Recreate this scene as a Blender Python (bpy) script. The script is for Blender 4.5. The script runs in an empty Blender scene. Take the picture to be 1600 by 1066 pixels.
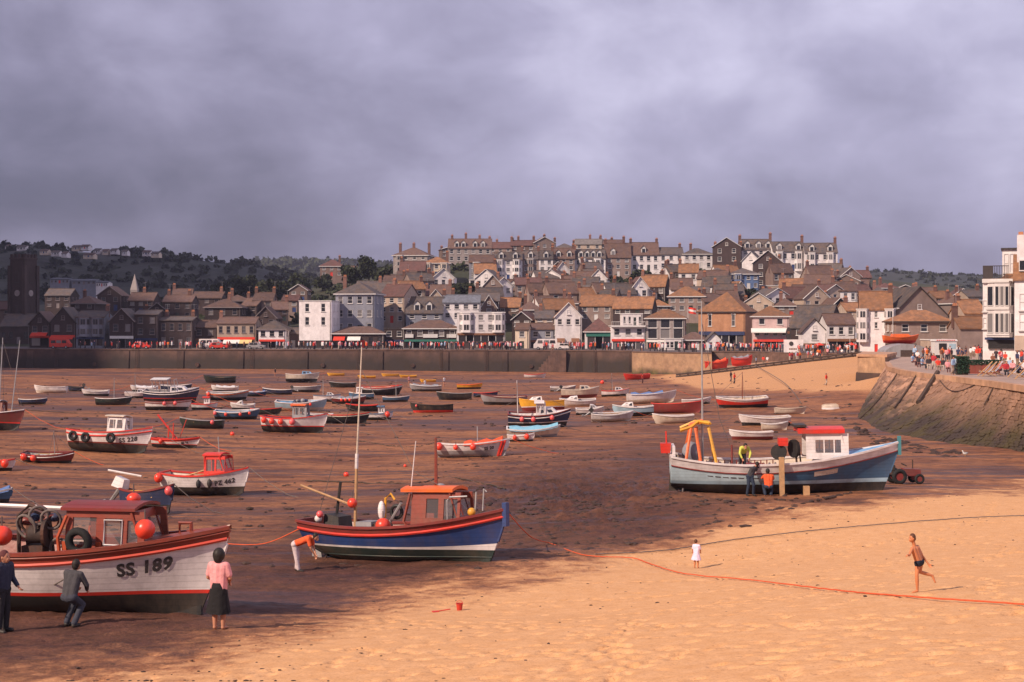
import bpy, bmesh, math, random
import numpy as np
from mathutils import Vector, Matrix
R = math.radians; PI = math.pi
rnd = random.Random(7); nrs = np.random.RandomState(5)
SC = bpy.context.scene
COL = SC.collection

# ---------------------------------------------------------------- camera, sky, sun, exposure
F, UC, VH, CZ = 2222.22, 800.0, 510.0, 10.0      # 50 mm lens; photo pixels (1600 wide); eye height above the harbour bed
cam = bpy.data.cameras.new('camera'); cam.lens = 50; cam.sensor_width = 36
cam.shift_y = -23 / 1600; cam.clip_start = 0.5; cam.clip_end = 20000
co = bpy.data.objects.new('camera', cam); COL.objects.link(co)
co.location = (0, 0, CZ); co.rotation_euler = (R(90), 0, 0); SC.camera = co
SUN_EL, SUN_AZ = R(36), R(219)                    # direction the light comes from: left and a little behind the camera
SDIR = Vector((math.cos(SUN_AZ) * math.cos(SUN_EL), math.sin(SUN_AZ) * math.cos(SUN_EL), math.sin(SUN_EL)))
sun = bpy.data.lights.new('sun', 'SUN'); sun.energy = 5.0; sun.angle = R(0.53); sun.color = (1.0, 0.82, 0.66)
so = bpy.data.objects.new('sun', sun); COL.objects.link(so); so.location = (-60, -30, 90)
so.rotation_euler = SDIR.to_track_quat('Z', 'Y').to_euler()
SC.view_settings.view_transform = 'Standard'; SC.view_settings.look = 'None'
SC.view_settings.exposure = 0.22; SC.view_settings.gamma = 1.0
SC.cycles.max_bounces = 6; SC.cycles.transparent_max_bounces = 8
SC.cycles.volume_bounces = 0

W = bpy.data.worlds.new('World'); SC.world = W; W.use_nodes = True
AZK, O1, O2, OFFS = 0.30, 13.1, 2.3, -0.085
def world():
    nt = W.node_tree; nt.nodes.clear(); N = nt.nodes.new; L = nt.links.new
    out = N('ShaderNodeOutputWorld'); bg = N('ShaderNodeBackground'); bg.inputs[1].default_value = 0.1
    sky = N('ShaderNodeTexSky'); sky.sky_type = 'NISHITA'; sky.sun_disc = False
    sky.sun_elevation = SUN_EL; sky.sun_rotation = R(90) - SUN_AZ; sky.dust_density = 2.0
    tc = N('ShaderNodeTexCoord'); sep = N('ShaderNodeSeparateXYZ'); L(tc.outputs['Generated'], sep.inputs[0])
    def m(op, a, b=None, clamp=False):
        n = N('ShaderNodeMath'); n.operation = op; n.use_clamp = clamp
        for i, q in enumerate((a, b)):
            if q is None: continue
            if isinstance(q, (int, float)): n.inputs[i].default_value = q
            else: L(q, n.inputs[i])
        return n.outputs[0]
    cmb = N('ShaderNodeCombineXYZ'); L(m('MULTIPLY', sep.outputs[0], 1.0), cmb.inputs[0]); L(m('MULTIPLY', sep.outputs[2], 1.55), cmb.inputs[1]); L(m('MULTIPLY', sep.outputs[1], 0.6), cmb.inputs[2])
    def noise(scale, det, rough, dist=0.0, off=0.0):
        n = N('ShaderNodeTexNoise'); n.inputs['Scale'].default_value = scale; n.inputs['Detail'].default_value = det
        n.inputs['Roughness'].default_value = rough; n.inputs['Distortion'].default_value = dist
        mp = N('ShaderNodeMapping'); mp.inputs['Location'].default_value = (off, off * 0.7, off * 0.3)
        L(cmb.outputs[0], mp.inputs[0]); L(mp.outputs[0], n.inputs['Vector']); return n.outputs[0]
    n1 = noise(4.6, 2, 0.4, 0.2, O1); n2 = noise(11.0, 6, 0.52, 0.2, O2)
    base = m('ADD', m('MULTIPLY', n1, 0.40), m('MULTIPLY', n2, 0.36))
    # the cloud deck thins towards the right (west wind clearing): a broad slope over azimuth and height
    az = m('MULTIPLY', sep.outputs[0], AZK); el = m('MULTIPLY', m('MINIMUM', sep.outputs[2], 0.17), 1.0)
    t = m('ADD', m('ADD', base, az), m('SUBTRACT', el, OFFS))
    cr = N('ShaderNodeValToRGB'); L(t, cr.inputs[0]); e = cr.color_ramp.elements
    e[0].position = 0.30; e[0].color = (0.08, 0.082, 0.125, 1)
    e[1].position = 0.82; e[1].color = (0.68, 0.65, 0.84, 1)
    for p_, c_ in ((0.42, (0.14, 0.133, 0.20, 1)), (0.53, (0.245, 0.228, 0.335, 1)), (0.66, (0.40, 0.375, 0.53, 1))):
        q = e.new(p_); q.color = c_
    sc_ = N('ShaderNodeVectorMath'); sc_.operation = 'SCALE'; sc_.inputs['Scale'].default_value = 10.0; L(cr.outputs[0], sc_.inputs[0])
    mx = N('ShaderNodeMix'); mx.data_type = 'RGBA'; mx.inputs[0].default_value = 0.93
    L(sky.outputs[0], mx.inputs[6]); L(sc_.outputs[0], mx.inputs[7])
    L(mx.outputs[2], bg.inputs[0]); L(bg.outputs[0], out.inputs[0])
world()

# ---------------------------------------------------------------- helpers
def P(u, v, d): return Vector(((u - UC) / F * d, d, CZ + (VH - v) / F * d))
def tag(o, label=None, cat=None, group=None, kind=None):
    if label: o['label'] = label
    if cat: o['category'] = cat
    if group: o['group'] = group
    if kind: o['kind'] = kind
    return o
def empty(name, loc=(0, 0, 0), rz=0, label=None, cat=None, group=None):
    o = bpy.data.objects.new(name, None); COL.objects.link(o); o.location = loc; o.rotation_euler = (0, 0, rz)
    o.empty_display_size = 0.2
    return tag(o, label, cat, group)
def link(name, me, mat=None, parent=None, loc=None):
    o = bpy.data.objects.new(name, me); COL.objects.link(o)
    if mat is not None and not me.materials: me.materials.append(mat)
    if parent: o.parent = parent
    if loc is not None: o.location = loc
    return o
KIDS = {}      # children of the things that get copied, looked up once
def kids(o):
    if o.name not in KIDS: KIDS[o.name] = list(o.children)
    return KIDS[o.name]
def copy_tree(o):
    c = o.copy(); COL.objects.link(c); k = []
    for ch in kids(o): d = ch.copy(); COL.objects.link(d); d.parent = c; k.append(d)
    KIDS[c.name] = k; return c

TMP = bpy.data.scenes.new('scratch')
def baked(o):
    """evaluated mesh of a loose object, worked out in an empty scratch scene (quick)"""
    TMP.collection.objects.link(o); vl = TMP.view_layers[0]; vl.update(); me = bpy.data.meshes.new_from_object(o.evaluated_get(vl.depsgraph)); TMP.collection.objects.unlink(o); bpy.data.objects.remove(o); return me

class MB:
    def __init__(s): s.v = []; s.f = []
    def add(s, vs, fs):
        o = len(s.v); s.v += [tuple(p) for p in vs]; s.f += [tuple(i + o for i in f) for f in fs]; return s
    def box(s, x0, x1, y0, y1, z0, z1):
        return s.add([(x0,y0,z0),(x1,y0,z0),(x1,y1,z0),(x0,y1,z0),(x0,y0,z1),(x1,y0,z1),(x1,y1,z1),(x0,y1,z1)],
              [(0,3,2,1),(4,5,6,7),(0,1,5,4),(1,2,6,5),(2,3,7,6),(3,0,4,7)])
    def hexa(s, b, t):   # 4 bottom, 4 top points
        return s.add(list(b) + list(t), [(0,3,2,1),(4,5,6,7),(0,1,5,4),(1,2,6,5),(2,3,7,6),(3,0,4,7)])
    def prism(s, pts, vec):
        n = len(pts); vec = Vector(vec); a = [Vector(p) for p in pts]; b = [p + vec for p in a]
        return s.add(a + b, [tuple(range(n))[::-1], tuple(range(n, 2 * n))] + [(i, (i + 1) % n, n + (i + 1) % n, n + i) for i in range(n)])
    def tube(s, pts, r, n=6, cap=True):
        pts = [Vector(p) for p in pts]; rr = r if isinstance(r, (list, tuple)) else [r] * len(pts)
        vs = []; fs = []
        for i, p in enumerate(pts):
            d = (pts[min(i + 1, len(pts) - 1)] - pts[max(i - 1, 0)]).normalized()
            a = d.cross(Vector((0, 0, 1)) if abs(d.z) < 0.9 else Vector((1, 0, 0))).normalized(); b = d.cross(a)
            for k in range(n):
                t = 2 * PI * k / n; vs.append(p + (a * math.cos(t) + b * math.sin(t)) * rr[i])
        for i in range(len(pts) - 1):
            for k in range(n):
                fs.append((i*n+k, i*n+(k+1)%n, (i+1)*n+(k+1)%n, (i+1)*n+k))
        if cap: fs += [tuple(range(n))[::-1], tuple(range((len(pts)-1)*n, len(pts)*n))]
        return s.add(vs, fs)
    def ball(s, c, r, nu=10, nv=7, rz=None):
        c = Vector(c); rx, ry, rzz = (r if isinstance(r, (list, tuple)) else (r, r, r))
        vs = []; fs = []
        for j in range(nv + 1):
            ph = PI * j / nv
            for i in range(nu):
                t = 2 * PI * i / nu; vs.append(c + Vector((rx * math.sin(ph) * math.cos(t), ry * math.sin(ph) * math.sin(t), -rzz * math.cos(ph))))
        for j in range(nv):
            for i in range(nu): fs.append((j*nu+i, j*nu+(i+1)%nu, (j+1)*nu+(i+1)%nu, (j+1)*nu+i))
        return s.add(vs, fs)
    def cyl(s, c, ax, r, h, n=12, r2=None):
        c = Vector(c); ax = Vector(ax).normalized() * h / 2
        return s.tube([c - ax, c + ax], [r, r if r2 is None else r2], n)
    def torus(s, c, ax, R_, r, n=16, m=8):
        c = Vector(c); ax = Vector(ax).normalized(); a = ax.cross(Vector((0, 0, 1)) if abs(ax.z) < .9 else Vector((1, 0, 0))).normalized(); b = ax.cross(a)
        vs = []; fs = []
        for i in range(n):
            t = 2*PI*i/n; e = a*math.cos(t) + b*math.sin(t)
            for j in range(m):
                q = 2*PI*j/m; vs.append(c + e*(R_ + r*math.cos(q)) + ax*r*math.sin(q))
        for i in range(n):
            for j in range(m): fs.append((i*m+j, ((i+1)%n)*m+j, ((i+1)%n)*m+(j+1)%m, i*m+(j+1)%m))
        return s.add(vs, fs)
    def xf(s, M):
        s.v = [tuple(M @ Vector(p)) for p in s.v]; return s
    def mesh(s, name, smooth=False):
        me = bpy.data.meshes.new(name); me.from_pydata(s.v, [], s.f)
        bm = bmesh.new(); bm.from_mesh(me); bmesh.ops.remove_doubles(bm, verts=bm.verts, dist=1e-5)
        bmesh.ops.recalc_face_normals(bm, faces=bm.faces); bm.to_mesh(me); bm.free()
        if smooth:
            me.polygons.foreach_set('use_smooth', [True] * len(me.polygons))
            if smooth != 'all': me.set_sharp_from_angle(angle=R(40))
        me.update(); return me
    def build(s, name, mat, parent=None, smooth=False):
        return link(name, s.mesh(name, smooth), mat, parent)

# ---------------------------------------------------------------- materials
MATS = {}
def mat(name, col, rough=0.8, var=0.15, scale=1.5, bump=0.0, bscale=None, metal=0.0, spec=0.3, stain=None, stain_amt=0.0, objvar=0.0, coord='Object', objcol=False, seams=0):
    """base colour broken up by two noises, optional stain colour, optional per-object variation and fine relief"""
    if name in MATS: return MATS[name]
    M_ = bpy.data.materials.new(name); M_.use_nodes = True; nt = M_.node_tree; N = nt.nodes.new; L = nt.links.new
    b = nt.nodes['Principled BSDF']; b.inputs['Roughness'].default_value = rough; b.inputs['Metallic'].default_value = metal
    b.inputs['Specular IOR Level'].default_value = spec
    tc = N('ShaderNodeTexCoord'); src = tc.outputs['Object']
    if coord == 'World':
        g = N('ShaderNodeNewGeometry'); src = g.outputs['Position']
    oi = N('ShaderNodeObjectInfo')
    ad = N('ShaderNodeVectorMath'); ad.operation = 'ADD'; L(src, ad.inputs[0])
    sc_ = N('ShaderNodeVectorMath'); sc_.operation = 'SCALE'; sc_.inputs['Scale'].default_value = 37.0
    cb = N('ShaderNodeCombineXYZ'); L(oi.outputs['Random'], cb.inputs[0]); L(oi.outputs['Random'], cb.inputs[2]); L(cb.outputs[0], sc_.inputs[0]); L(sc_.outputs[0], ad.inputs[1])
    vec = ad.outputs[0]
    n1 = N('ShaderNodeTexNoise'); n1.inputs['Scale'].default_value = scale; n1.inputs['Detail'].default_value = 6; n1.inputs['Roughness'].default_value = 0.65; L(vec, n1.inputs['Vector'])
    hs = N('ShaderNodeMapRange'); L(n1.outputs[0], hs.inputs[0]); hs.inputs[1].default_value = 0.25; hs.inputs[2].default_value = 0.75
    hs.inputs[3].default_value = 1 - var; hs.inputs[4].default_value = 1 + var
    val = hs.outputs[0]
    if objvar:
        mr = N('ShaderNodeMapRange'); L(oi.outputs['Random'], mr.inputs[0]); mr.inputs[3].default_value = 1 - objvar; mr.inputs[4].default_value = 1 + objvar
        mu = N('ShaderNodeMath'); mu.operation = 'MULTIPLY'; L(val, mu.inputs[0]); L(mr.outputs[0], mu.inputs[1]); val = mu.outputs[0]
    v = N('ShaderNodeVectorMath'); v.operation = 'SCALE'; L(val, v.inputs['Scale'])
    if objcol: L(oi.outputs['Color'], v.inputs[0])
    else: v.inputs[0].default_value = col[:3]
    cout = v.outputs[0]
    if stain is not None:
        n2 = N('ShaderNodeTexNoise'); n2.inputs['Scale'].default_value = scale * 0.45; n2.inputs['Detail'].default_value = 8; n2.inputs['Roughness'].default_value = 0.7
        mp = N('ShaderNodeMapping'); mp.inputs['Scale'].default_value = (1, 1, 0.35); L(vec, mp.inputs[0]); L(mp.outputs[0], n2.inputs['Vector'])
        m2 = N('ShaderNodeMapRange'); L(n2.outputs[0], m2.inputs[0]); m2.inputs[1].default_value = 0.45; m2.inputs[2].default_value = 0.72; m2.inputs[3].default_value = 0; m2.inputs[4].default_value = stain_amt
        mx = N('ShaderNodeMix'); mx.data_type = 'RGBA'; L(m2.outputs[0], mx.inputs[0]); L(cout, mx.inputs[6]); mx.inputs[7].default_value = (*stain, 1); cout = mx.outputs[2]
    L(cout, b.inputs['Base Color'])
    if seams:            # plank seams run fore and aft
        wv = N('ShaderNodeTexWave'); wv.wave_type = 'BANDS'; wv.bands_direction = 'Z'; wv.inputs['Scale'].default_value = seams; wv.inputs['Distortion'].default_value = .35; wv.inputs['Detail'].default_value = 2; L(src, wv.inputs['Vector'])
        mr2 = N('ShaderNodeMapRange'); L(wv.outputs[1], mr2.inputs[0]); mr2.inputs[1].default_value = 0; mr2.inputs[2].default_value = .10; mr2.inputs[3].default_value = .80; mr2.inputs[4].default_value = 1
        vs_ = N('ShaderNodeVectorMath'); vs_.operation = 'SCALE'; L(cout, vs_.inputs[0]); L(mr2.outputs[0], vs_.inputs['Scale']); L(vs_.outputs[0], b.inputs['Base Color'])
    if bump:
        n3 = N('ShaderNodeTexNoise'); n3.inputs['Scale'].default_value = bscale or scale * 8; n3.inputs['Detail'].default_value = 5; L(vec, n3.inputs['Vector'])
        bp = N('ShaderNodeBump'); bp.inputs['Strength'].default_value = 0.6; bp.inputs['Distance'].default_value = bump; L(n3.outputs[0], bp.inputs['Height']); L(bp.outputs[0], b.inputs['Normal'])
    MATS[name] = M_; return M_
def glass(name, col, rough=0.08, alpha=1.0):
    if name in MATS: return MATS[name]
    M_ = bpy.data.materials.new(name); M_.use_nodes = True; b = M_.node_tree.nodes['Principled BSDF']
    b.inputs['Base Color'].default_value = (*col, 1); b.inputs['Roughness'].default_value = rough; b.inputs['Specular IOR Level'].default_value = 0.6
    b.inputs['Alpha'].default_value = alpha
    if alpha == 1.0:      # some windows show pale curtains, others a dark room
        nt = M_.node_tree; oi = nt.nodes.new('ShaderNodeObjectInfo'); cr_ = nt.nodes.new('ShaderNodeValToRGB'); e = cr_.color_ramp.elements; e[0].position = .55; e[0].color = (*col, 1); e[1].position = 1; e[1].color = (.20, .18, .18, 1); nt.links.new(oi.outputs['Random'], cr_.inputs[0]); nt.links.new(cr_.outputs[0], b.inputs['Base Color'])
    MATS[name] = M_; return M_
def paint(name, col, rough=0.42, wear=(0.12, 0.08, 0.055), amt=0.35, scale=2.2):
    return mat(name, col, rough=rough, var=0.16, scale=scale, spec=0.4, stain=wear, stain_amt=min(.8, amt*1.9), bump=0.006, bscale=9, seams=2.1)
WHITE = paint('paint_white', (0.70, 0.62, 0.60), amt=0.22)
CREAM = paint('paint_cream', (0.62, 0.50, 0.40), amt=0.25)
RED = paint('paint_red', (0.62, 0.035, 0.022), amt=0.22)
ORANGE = paint('paint_orange', (0.72, 0.13, 0.025), amt=0.2)
YELLOW = paint('paint_yellow', (0.72, 0.34, 0.03), amt=0.2)
NAVY = paint('paint_navy', (0.022, 0.035, 0.085), amt=0.25)
BLUE = paint('paint_blue', (0.023, 0.05, 0.165), amt=0.2)
DBLUE = paint('paint_dull_blue', (0.055, 0.125, 0.22), amt=0.2)
LBLUE = paint('paint_light_blue', (0.34, 0.47, 0.55), amt=0.2)
SKYB = paint('paint_sky_blue', (0.16, 0.34, 0.55), amt=0.2)
BLACK = paint('paint_black', (0.018, 0.016, 0.016), amt=0.3, rough=0.6)
GREEN = paint('paint_dark_green', (0.02, 0.032, 0.029), amt=0.3)
MAROON = paint('paint_maroon', (0.20, 0.03, 0.026), amt=0.3)
VARN = paint('varnished_wood', (0.235, 0.045, 0.028), amt=0.35, rough=0.38)
GREYP = paint('paint_grey', (0.30, 0.28, 0.29), amt=0.3)
DECK = mat('deck_boards', (0.30, 0.20, 0.14), var=0.3, scale=4, bump=0.006)
TIMBER = mat('bare_timber', (0.42, 0.24, 0.12), var=0.3, scale=5, bump=0.008, rough=0.75)
DTIMB = mat('dark_timber', (0.07, 0.045, 0.035), var=0.4, scale=4, bump=0.02)
RUBBER = mat('tyre_rubber', (0.016, 0.015, 0.015), var=0.3, scale=8, rough=0.8)
BUOYR = mat('buoy_red', (0.80, 0.055, 0.025), var=0.08, rough=0.35, spec=0.5, stain=(0.2, .04, .03), stain_amt=0.4, scale=4)
BUOYP = mat('buoy_pink', (0.78, 0.11, 0.11), var=0.08, rough=0.35, spec=0.5, stain=(0.25, .06, .05), stain_amt=0.4, scale=4)
STEEL = mat('galvanised_steel', (0.38, 0.36, 0.36), rough=0.45, metal=0.5, var=0.2, scale=5)
IRON = mat('rusty_iron', (0.055, 0.035, 0.03), rough=0.75, var=0.4, scale=6, bump=0.01, stain=(.16, .05, .02), stain_amt=0.6)
ROPE = mat('orange_rope', (0.58, 0.095, 0.035), var=0.25, scale=9, rough=0.9)
ROPEG = mat('grey_rope', (0.14, 0.11, 0.10), var=0.3, scale=9, rough=0.9)
PANE = glass('window_glass', (0.022, 0.022, 0.028))
PANEL = glass('clear_glass', (0.25, 0.24, 0.25), 0.05, 0.28)
# ---------------------------------------------------------------- terrain functions
def vnoise(x, y, seed=0):
    xi = np.floor(x).astype(np.int64); yi = np.floor(y).astype(np.int64); fx = x - xi; fy = y - yi
    fx = fx*fx*(3-2*fx); fy = fy*fy*(3-2*fy)
    def h(a, b):
        n = (a*374761393 + b*668265263 + seed*982451653) & 0x7fffffff
        n = ((n ^ (n >> 13)) * 1274126177) & 0x7fffffff
        return ((n ^ (n >> 16)) & 0xffff) / 65535.0
    return (h(xi, yi)*(1-fx) + h(xi+1, yi)*fx)*(1-fy) + (h(xi, yi+1)*(1-fx) + h(xi+1, yi+1)*fx)*fy
def fbm(x, y, seed=0, octv=4, g=0.5):
    s = 0; a = 1; t = 0
    for i in range(octv):
        s = s + a*vnoise(x, y, seed+i); t += a; a *= g; x = x*2.03+11.3; y = y*2.03+5.7
    return s/t
class TPS:
    def __init__(s, pts, lam=0.0):
        A = np.array(pts, float); s.c = A[:, :2]; n = len(A)
        K = s.k(np.linalg.norm(s.c[:, None]-s.c[None], axis=2)) + lam*np.eye(n)
        Pm = np.hstack([np.ones((n, 1)), s.c]); M = np.zeros((n+3, n+3)); M[:n, :n] = K; M[:n, n:] = Pm; M[n:, :n] = Pm.T
        s.w = np.linalg.solve(M, np.concatenate([A[:, 2], np.zeros(3)]))
    def k(s, r): return r        # linear kernel: no overshoot
    def __call__(s, x, y):
        x = np.asarray(x, float); y = np.asarray(y, float); o = s.w[-3] + s.w[-2]*x + s.w[-1]*y
        for (cx, cy), w in zip(s.c, s.w): o = o + w*s.k(np.hypot(x-cx, y-cy))
        return o
def pts3(L): return [tuple(P(u, v, d)) for u, v, d in L]
GC = pts3([(1432,925,28),(340,984,30.4),(1088,887,45),(478,880,47),(640,878,46.5),(800,868,47),(1190,774,64),(1385,762,66),(1060,770,64),
  (200,962,33),(0,985,31),(-250,962,33),(500,955,36),(900,960,33),(1600,1066,17),(1250,1066,19),(800,1066,21.6),(300,1066,23.5),(0,1066,24.5),(-300,1066,25),(2000,1066,17),
  (330,770,79),(215,800,66),(170,705,107),(0,770,78),(460,673,131),(740,712,106),(300,668,132),(80,720,100),(600,720,104),(600,800,64),(850,800,62),(1000,700,108),(900,740,88),
  (1160,636,153),(1180,664,132),(1250,690,115),(975,656,143),(850,668,133),(880,632,180),(700,640,165),(560,658,146),(200,640,165),(60,612,215),(350,596,255),(470,596,255),
  (640,590,275),(830,590,275),(800,583,296),(950,584,292),(200,576,312),(0,575,312),(450,578,305),(-300,578,305),(1060,590,266),(1200,573,262),(1340,557,256),
  (1150,600,222),(1100,612,195),(1250,615,180),(1290,600,190),(1335,604,168),(1300,575,220),(1390,585,172),(1340,652,143),(1500,722,94),(1600,708,100),(1420,690,112),(1800,740,86),(1560,765,71),(1500,790,58),(1600,860,38),(1750,800,52),(1300,850,48)])
GC += [(-200,60,3),(200,60,3.5),(0,0,5.2),(-60,0,5),(60,0,5.4),(0,-60,5.5),(-150,150,1.0),(-140,250,.6)]
GT = TPS(GC)
def ground0(x, y):
    z = GT(x, y); far = np.clip((np.asarray(y)-312)/25, 0, 1); return z*(1-far) + far*np.minimum(z, -1.0)
def gz(x, y): return float(ground0(np.array([x]), np.array([y]))[0])
def at(u, v):
    """the point of the beach seen at photo pixel (u, v)"""
    d = np.exp(np.linspace(math.log(14), math.log(330), 260)); x = (u-UC)/F*d; zr = CZ+(VH-v)/F*d
    g = ground0(x, d); i = np.argmax(zr <= g) if (zr <= g).any() else len(d)-1
    if i == 0: i = 1
    a = zr[i-1]-g[i-1]; b = zr[i]-g[i]; t = a/(a-b) if a != b else 0
    dd = d[i-1]+(d[i]-d[i-1])*t; return Vector(((u-UC)/F*dd, dd, gz((u-UC)/F*dd, dd)))
def sm(a, b, x): t = np.clip((x-a)/(b-a), 0, 1); return t*t*(3-2*t)

def make_ground():
    ys = np.concatenate([[-400, -150, -60, -20, 0, 8, 12], np.exp(np.linspace(math.log(15), math.log(78), 470)), np.exp(np.linspace(math.log(78.4), math.log(335), 260)), [345, 370, 450, 700, 1200, 2500, 6000]])
    s_in = np.linspace(-1, 1, 560)
    outer = np.array([1.06, 1.2, 1.5, 2, 3, 5, 9])
    s = np.concatenate([-outer[::-1], s_in, outer]); ny, nx = len(ys), len(s)
    hw = 5 + 0.40*np.maximum(ys, 0); X = s[None]*hw[:, None]; Y = np.repeat(ys[:, None], nx, 1)
    Z = ground0(X, Y)
    with np.errstate(divide='ignore', invalid='ignore'):
        Yc = np.maximum(Y, 1.0); U = UC + X/Yc*F; V = VH + (CZ-Z)/Yc*F
    # dry sand: everything nearer than the damp line, and the upper beach below the slipway
    lu = np.array([-2000, 0, 120, 250, 400, 560, 700, 860, 960, 1060, 1200, 1400, 1600, 3000]); lv = np.array([1140, 1078, 1062, 1042, 1004, 952, 917, 890, 872, 842, 806, 778, 757, 700])
    nz = fbm(X*0.35, Y*0.35, 3)-0.5; nz2 = fbm(X*1.3, Y*1.3, 9)-0.5
    dv = V - np.interp(U, lu, lv)
    nz3 = fbm(X*3.1, Y*3.1, 19, 3)-0.5; wd = np.interp(U, [0, 500, 900, 1200], [70, 46, 26, 18]); dry = sm(-1.0, 1.0, (dv + nz*46 + nz2*24)/wd + nz3*1.0)
    up = sm(-5, 5, np.interp(U, [900, 1010, 1060, 1100, 1340, 1400, 1600], [560, 590, 601, 610, 614, 616, 560]) - V + nz*9)*sm(985, 1050, U + nz*60)*sm(1700, 1600, U)
    dry = np.maximum(dry, up*0.82); dry = np.where(Y < 14, 1.0, dry)
    # drained sand bars between wet runnels: long in x, short in y
    bars = fbm(X*0.022+3, Y*0.11+X*0.02, 21, 5, 0.55); fine = fbm(X*0.06, Y*0.5+X*0.07, 31, 4)
    thin = fbm(X*0.035+7, Y*1.1+X*0.05, 37, 4, .6); run = np.clip(sm(0.50, 0.36, bars*0.6+fine*0.4)*.8 + sm(0.40, 0.30, thin)*.9, 0, 1)
    rough_zone = sm(85, 10, np.hypot((U-900)/3.4, (V-775)))           # churned mud in the middle of the harbour
    # the churned, darkest strip lies just below the dry sand
    rz0 = rough_zone; rough_zone = np.maximum(rough_zone, sm(-205, -120, dv + nz*70)*sm(1250, 1000, U + nz*80)*.85)
    # relief
    Z = Z + (1-dry)*((bars-0.5)*0.22 + (fine-0.5)*0.14 + (fbm(X*0.9, Y*1.6, 41)-0.5)*0.12)*sm(18, 70, Y)
    clod = fbm(X*1.9, Y*2.6, 51, 3); Z = Z + (1-dry)*(rz0*0.17*sm(30, 60, Y) + rough_zone*0.05)*sm(0.5, 0.8, clod)
    Z = Z + dry*((fbm(X*0.3, Y*0.35, 61)-0.5)*0.05 + (fbm(X*2.4, Y*3.5, 71, 3)-0.5)*0.016 + (fbm(X*6, Y*6, 73, 2)-0.5)*0.010)
    # footprints and scuffs trodden into the dry sand
    inr = (ys > 15) & (ys < 75)
    steps = []
    for k in range(48):          # trails of people walking, two rows of prints each
        d = math.exp(rnd.uniform(math.log(17), math.log(70))); x0 = rnd.uniform(-0.42, 0.42)*d; hd = rnd.choice((rnd.uniform(-.3, .8), rnd.uniform(0, 6.28)))
        for i in range(rnd.randrange(12, 46)):
            hd += rnd.gauss(0, .10); x0 += math.cos(hd)*.38; d += math.sin(hd)*.38; o_ = .11 if i % 2 else -.11
            if 16 < d < 76: steps.append((x0 - math.sin(hd)*o_, d + math.cos(hd)*o_, hd, rnd.uniform(.8, 1.1)))
    for k in range(900):
        d = math.exp(rnd.uniform(math.log(17), math.log(72))); steps.append((rnd.uniform(-0.42, 0.42)*d, d, rnd.uniform(-.9, .9), rnd.uniform(.5, 1.3)))
    for x0, d, a, w in steps:
        j0 = np.searchsorted(ys, d); i0 = np.searchsorted(s, x0/(5+0.40*d))
        js = slice(max(j0-4, 8), min(j0+5, ny-8)); is_ = slice(max(i0-7, 8), min(i0+8, nx-8))
        dx = X[js, is_]-x0; dy = Y[js, is_]-d
        p = dx*math.cos(a)+dy*math.sin(a); q = -dx*math.sin(a)+dy*math.cos(a)
        e = np.exp(-((p/(0.15*w))**4 + (q/(0.085*w))**4))
        rim = np.exp(-(((p-0.2*w)/(0.10*w))**2 + (q/(0.12*w))**2))
        Z[js, is_] += (-0.085*e + 0.015*rim)*(0.35+0.65*dry[js, is_])*rnd.uniform(0.5, 1.1)
    me = bpy.data.meshes.new('ground')
    vs = np.stack([X, Y, Z], 2).reshape(-1, 3); n = ny*nx
    idx = np.arange(n).reshape(ny, nx); q = np.stack([idx[:-1, :-1], idx[:-1, 1:], idx[1:, 1:], idx[1:, :-1]], 2).reshape(-1, 4)
    me.vertices.add(n); me.vertices.foreach_set('co', vs.ravel())
    me.loops.add(q.size); me.loops.foreach_set('vertex_index', q.ravel().astype(np.int32))
    me.polygons.add(len(q)); me.polygons.foreach_set('loop_start', np.arange(0, q.size, 4, dtype=np.int32)); me.polygons.foreach_set('loop_total', np.full(len(q), 4, dtype=np.int32))
    me.polygons.foreach_set('use_smooth', np.ones(len(q), bool)); me.update(); me.validate()
    for nm, arr in (('dry', dry), ('run', run), ('mud', rough_zone)):
        a = me.attributes.new(nm, 'FLOAT', 'POINT'); a.data.foreach_set('value', arr.ravel().astype(np.float32))
    M_ = bpy.data.materials.new('sand'); M_.use_nodes = True; nt = M_.node_tree; N = nt.nodes.new; L = nt.links.new; b = nt.nodes['Principled BSDF']
    def att(n_):
        a = N('ShaderNodeAttribute'); a.attribute_name = n_; return a.outputs['Fac']
    g = N('ShaderNodeNewGeometry').outputs['Position']
    def noise(sc, det=6, rg=0.65, mp=None):
        n_ = N('ShaderNodeTexNoise'); n_.inputs['Scale'].default_value = sc; n_.inputs['Detail'].default_value = det; n_.inputs['Roughness'].default_value = rg
        v = g
        if mp:
            m_ = N('ShaderNodeMapping'); m_.inputs['Scale'].default_value = mp; L(g, m_.inputs[0]); v = m_.outputs[0]
        L(v, n_.inputs['Vector']); return n_.outputs[0]
    def rng(x, a, b_, c, d):
        m_ = N('ShaderNodeMapRange'); L(x, m_.inputs[0]); m_.inputs[1].default_value = a; m_.inputs[2].default_value = b_; m_.inputs[3].default_value = c; m_.inputs[4].default_value = d; return m_.outputs[0]
    def mix(f, a, c):
        m_ = N('ShaderNodeMix'); m_.data_type = 'RGBA'; L(f, m_.inputs[0])
        for i, q_ in ((6, a), (7, c)):
            if isinstance(q_, tuple): m_.inputs[i].default_value = (*q_, 1)
            else: L(q_, m_.inputs[i])
        return m_.outputs[2]
    def mul(a, c):
        m_ = N('ShaderNodeMath'); m_.operation = 'MULTIPLY'
        L(a, m_.inputs[0])
        if isinstance(c, float): m_.inputs[1].default_value = c
        else: L(c, m_.inputs[1])
        return m_.outputs[0]
    dryA, runA, mudA = att('dry'), att('run'), att('mud')
    drysand = mix(rng(noise(2.6), 0.35, 0.7, 0, 1), (0.67, 0.375, 0.19), (0.59, 0.305, 0.135))
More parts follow.
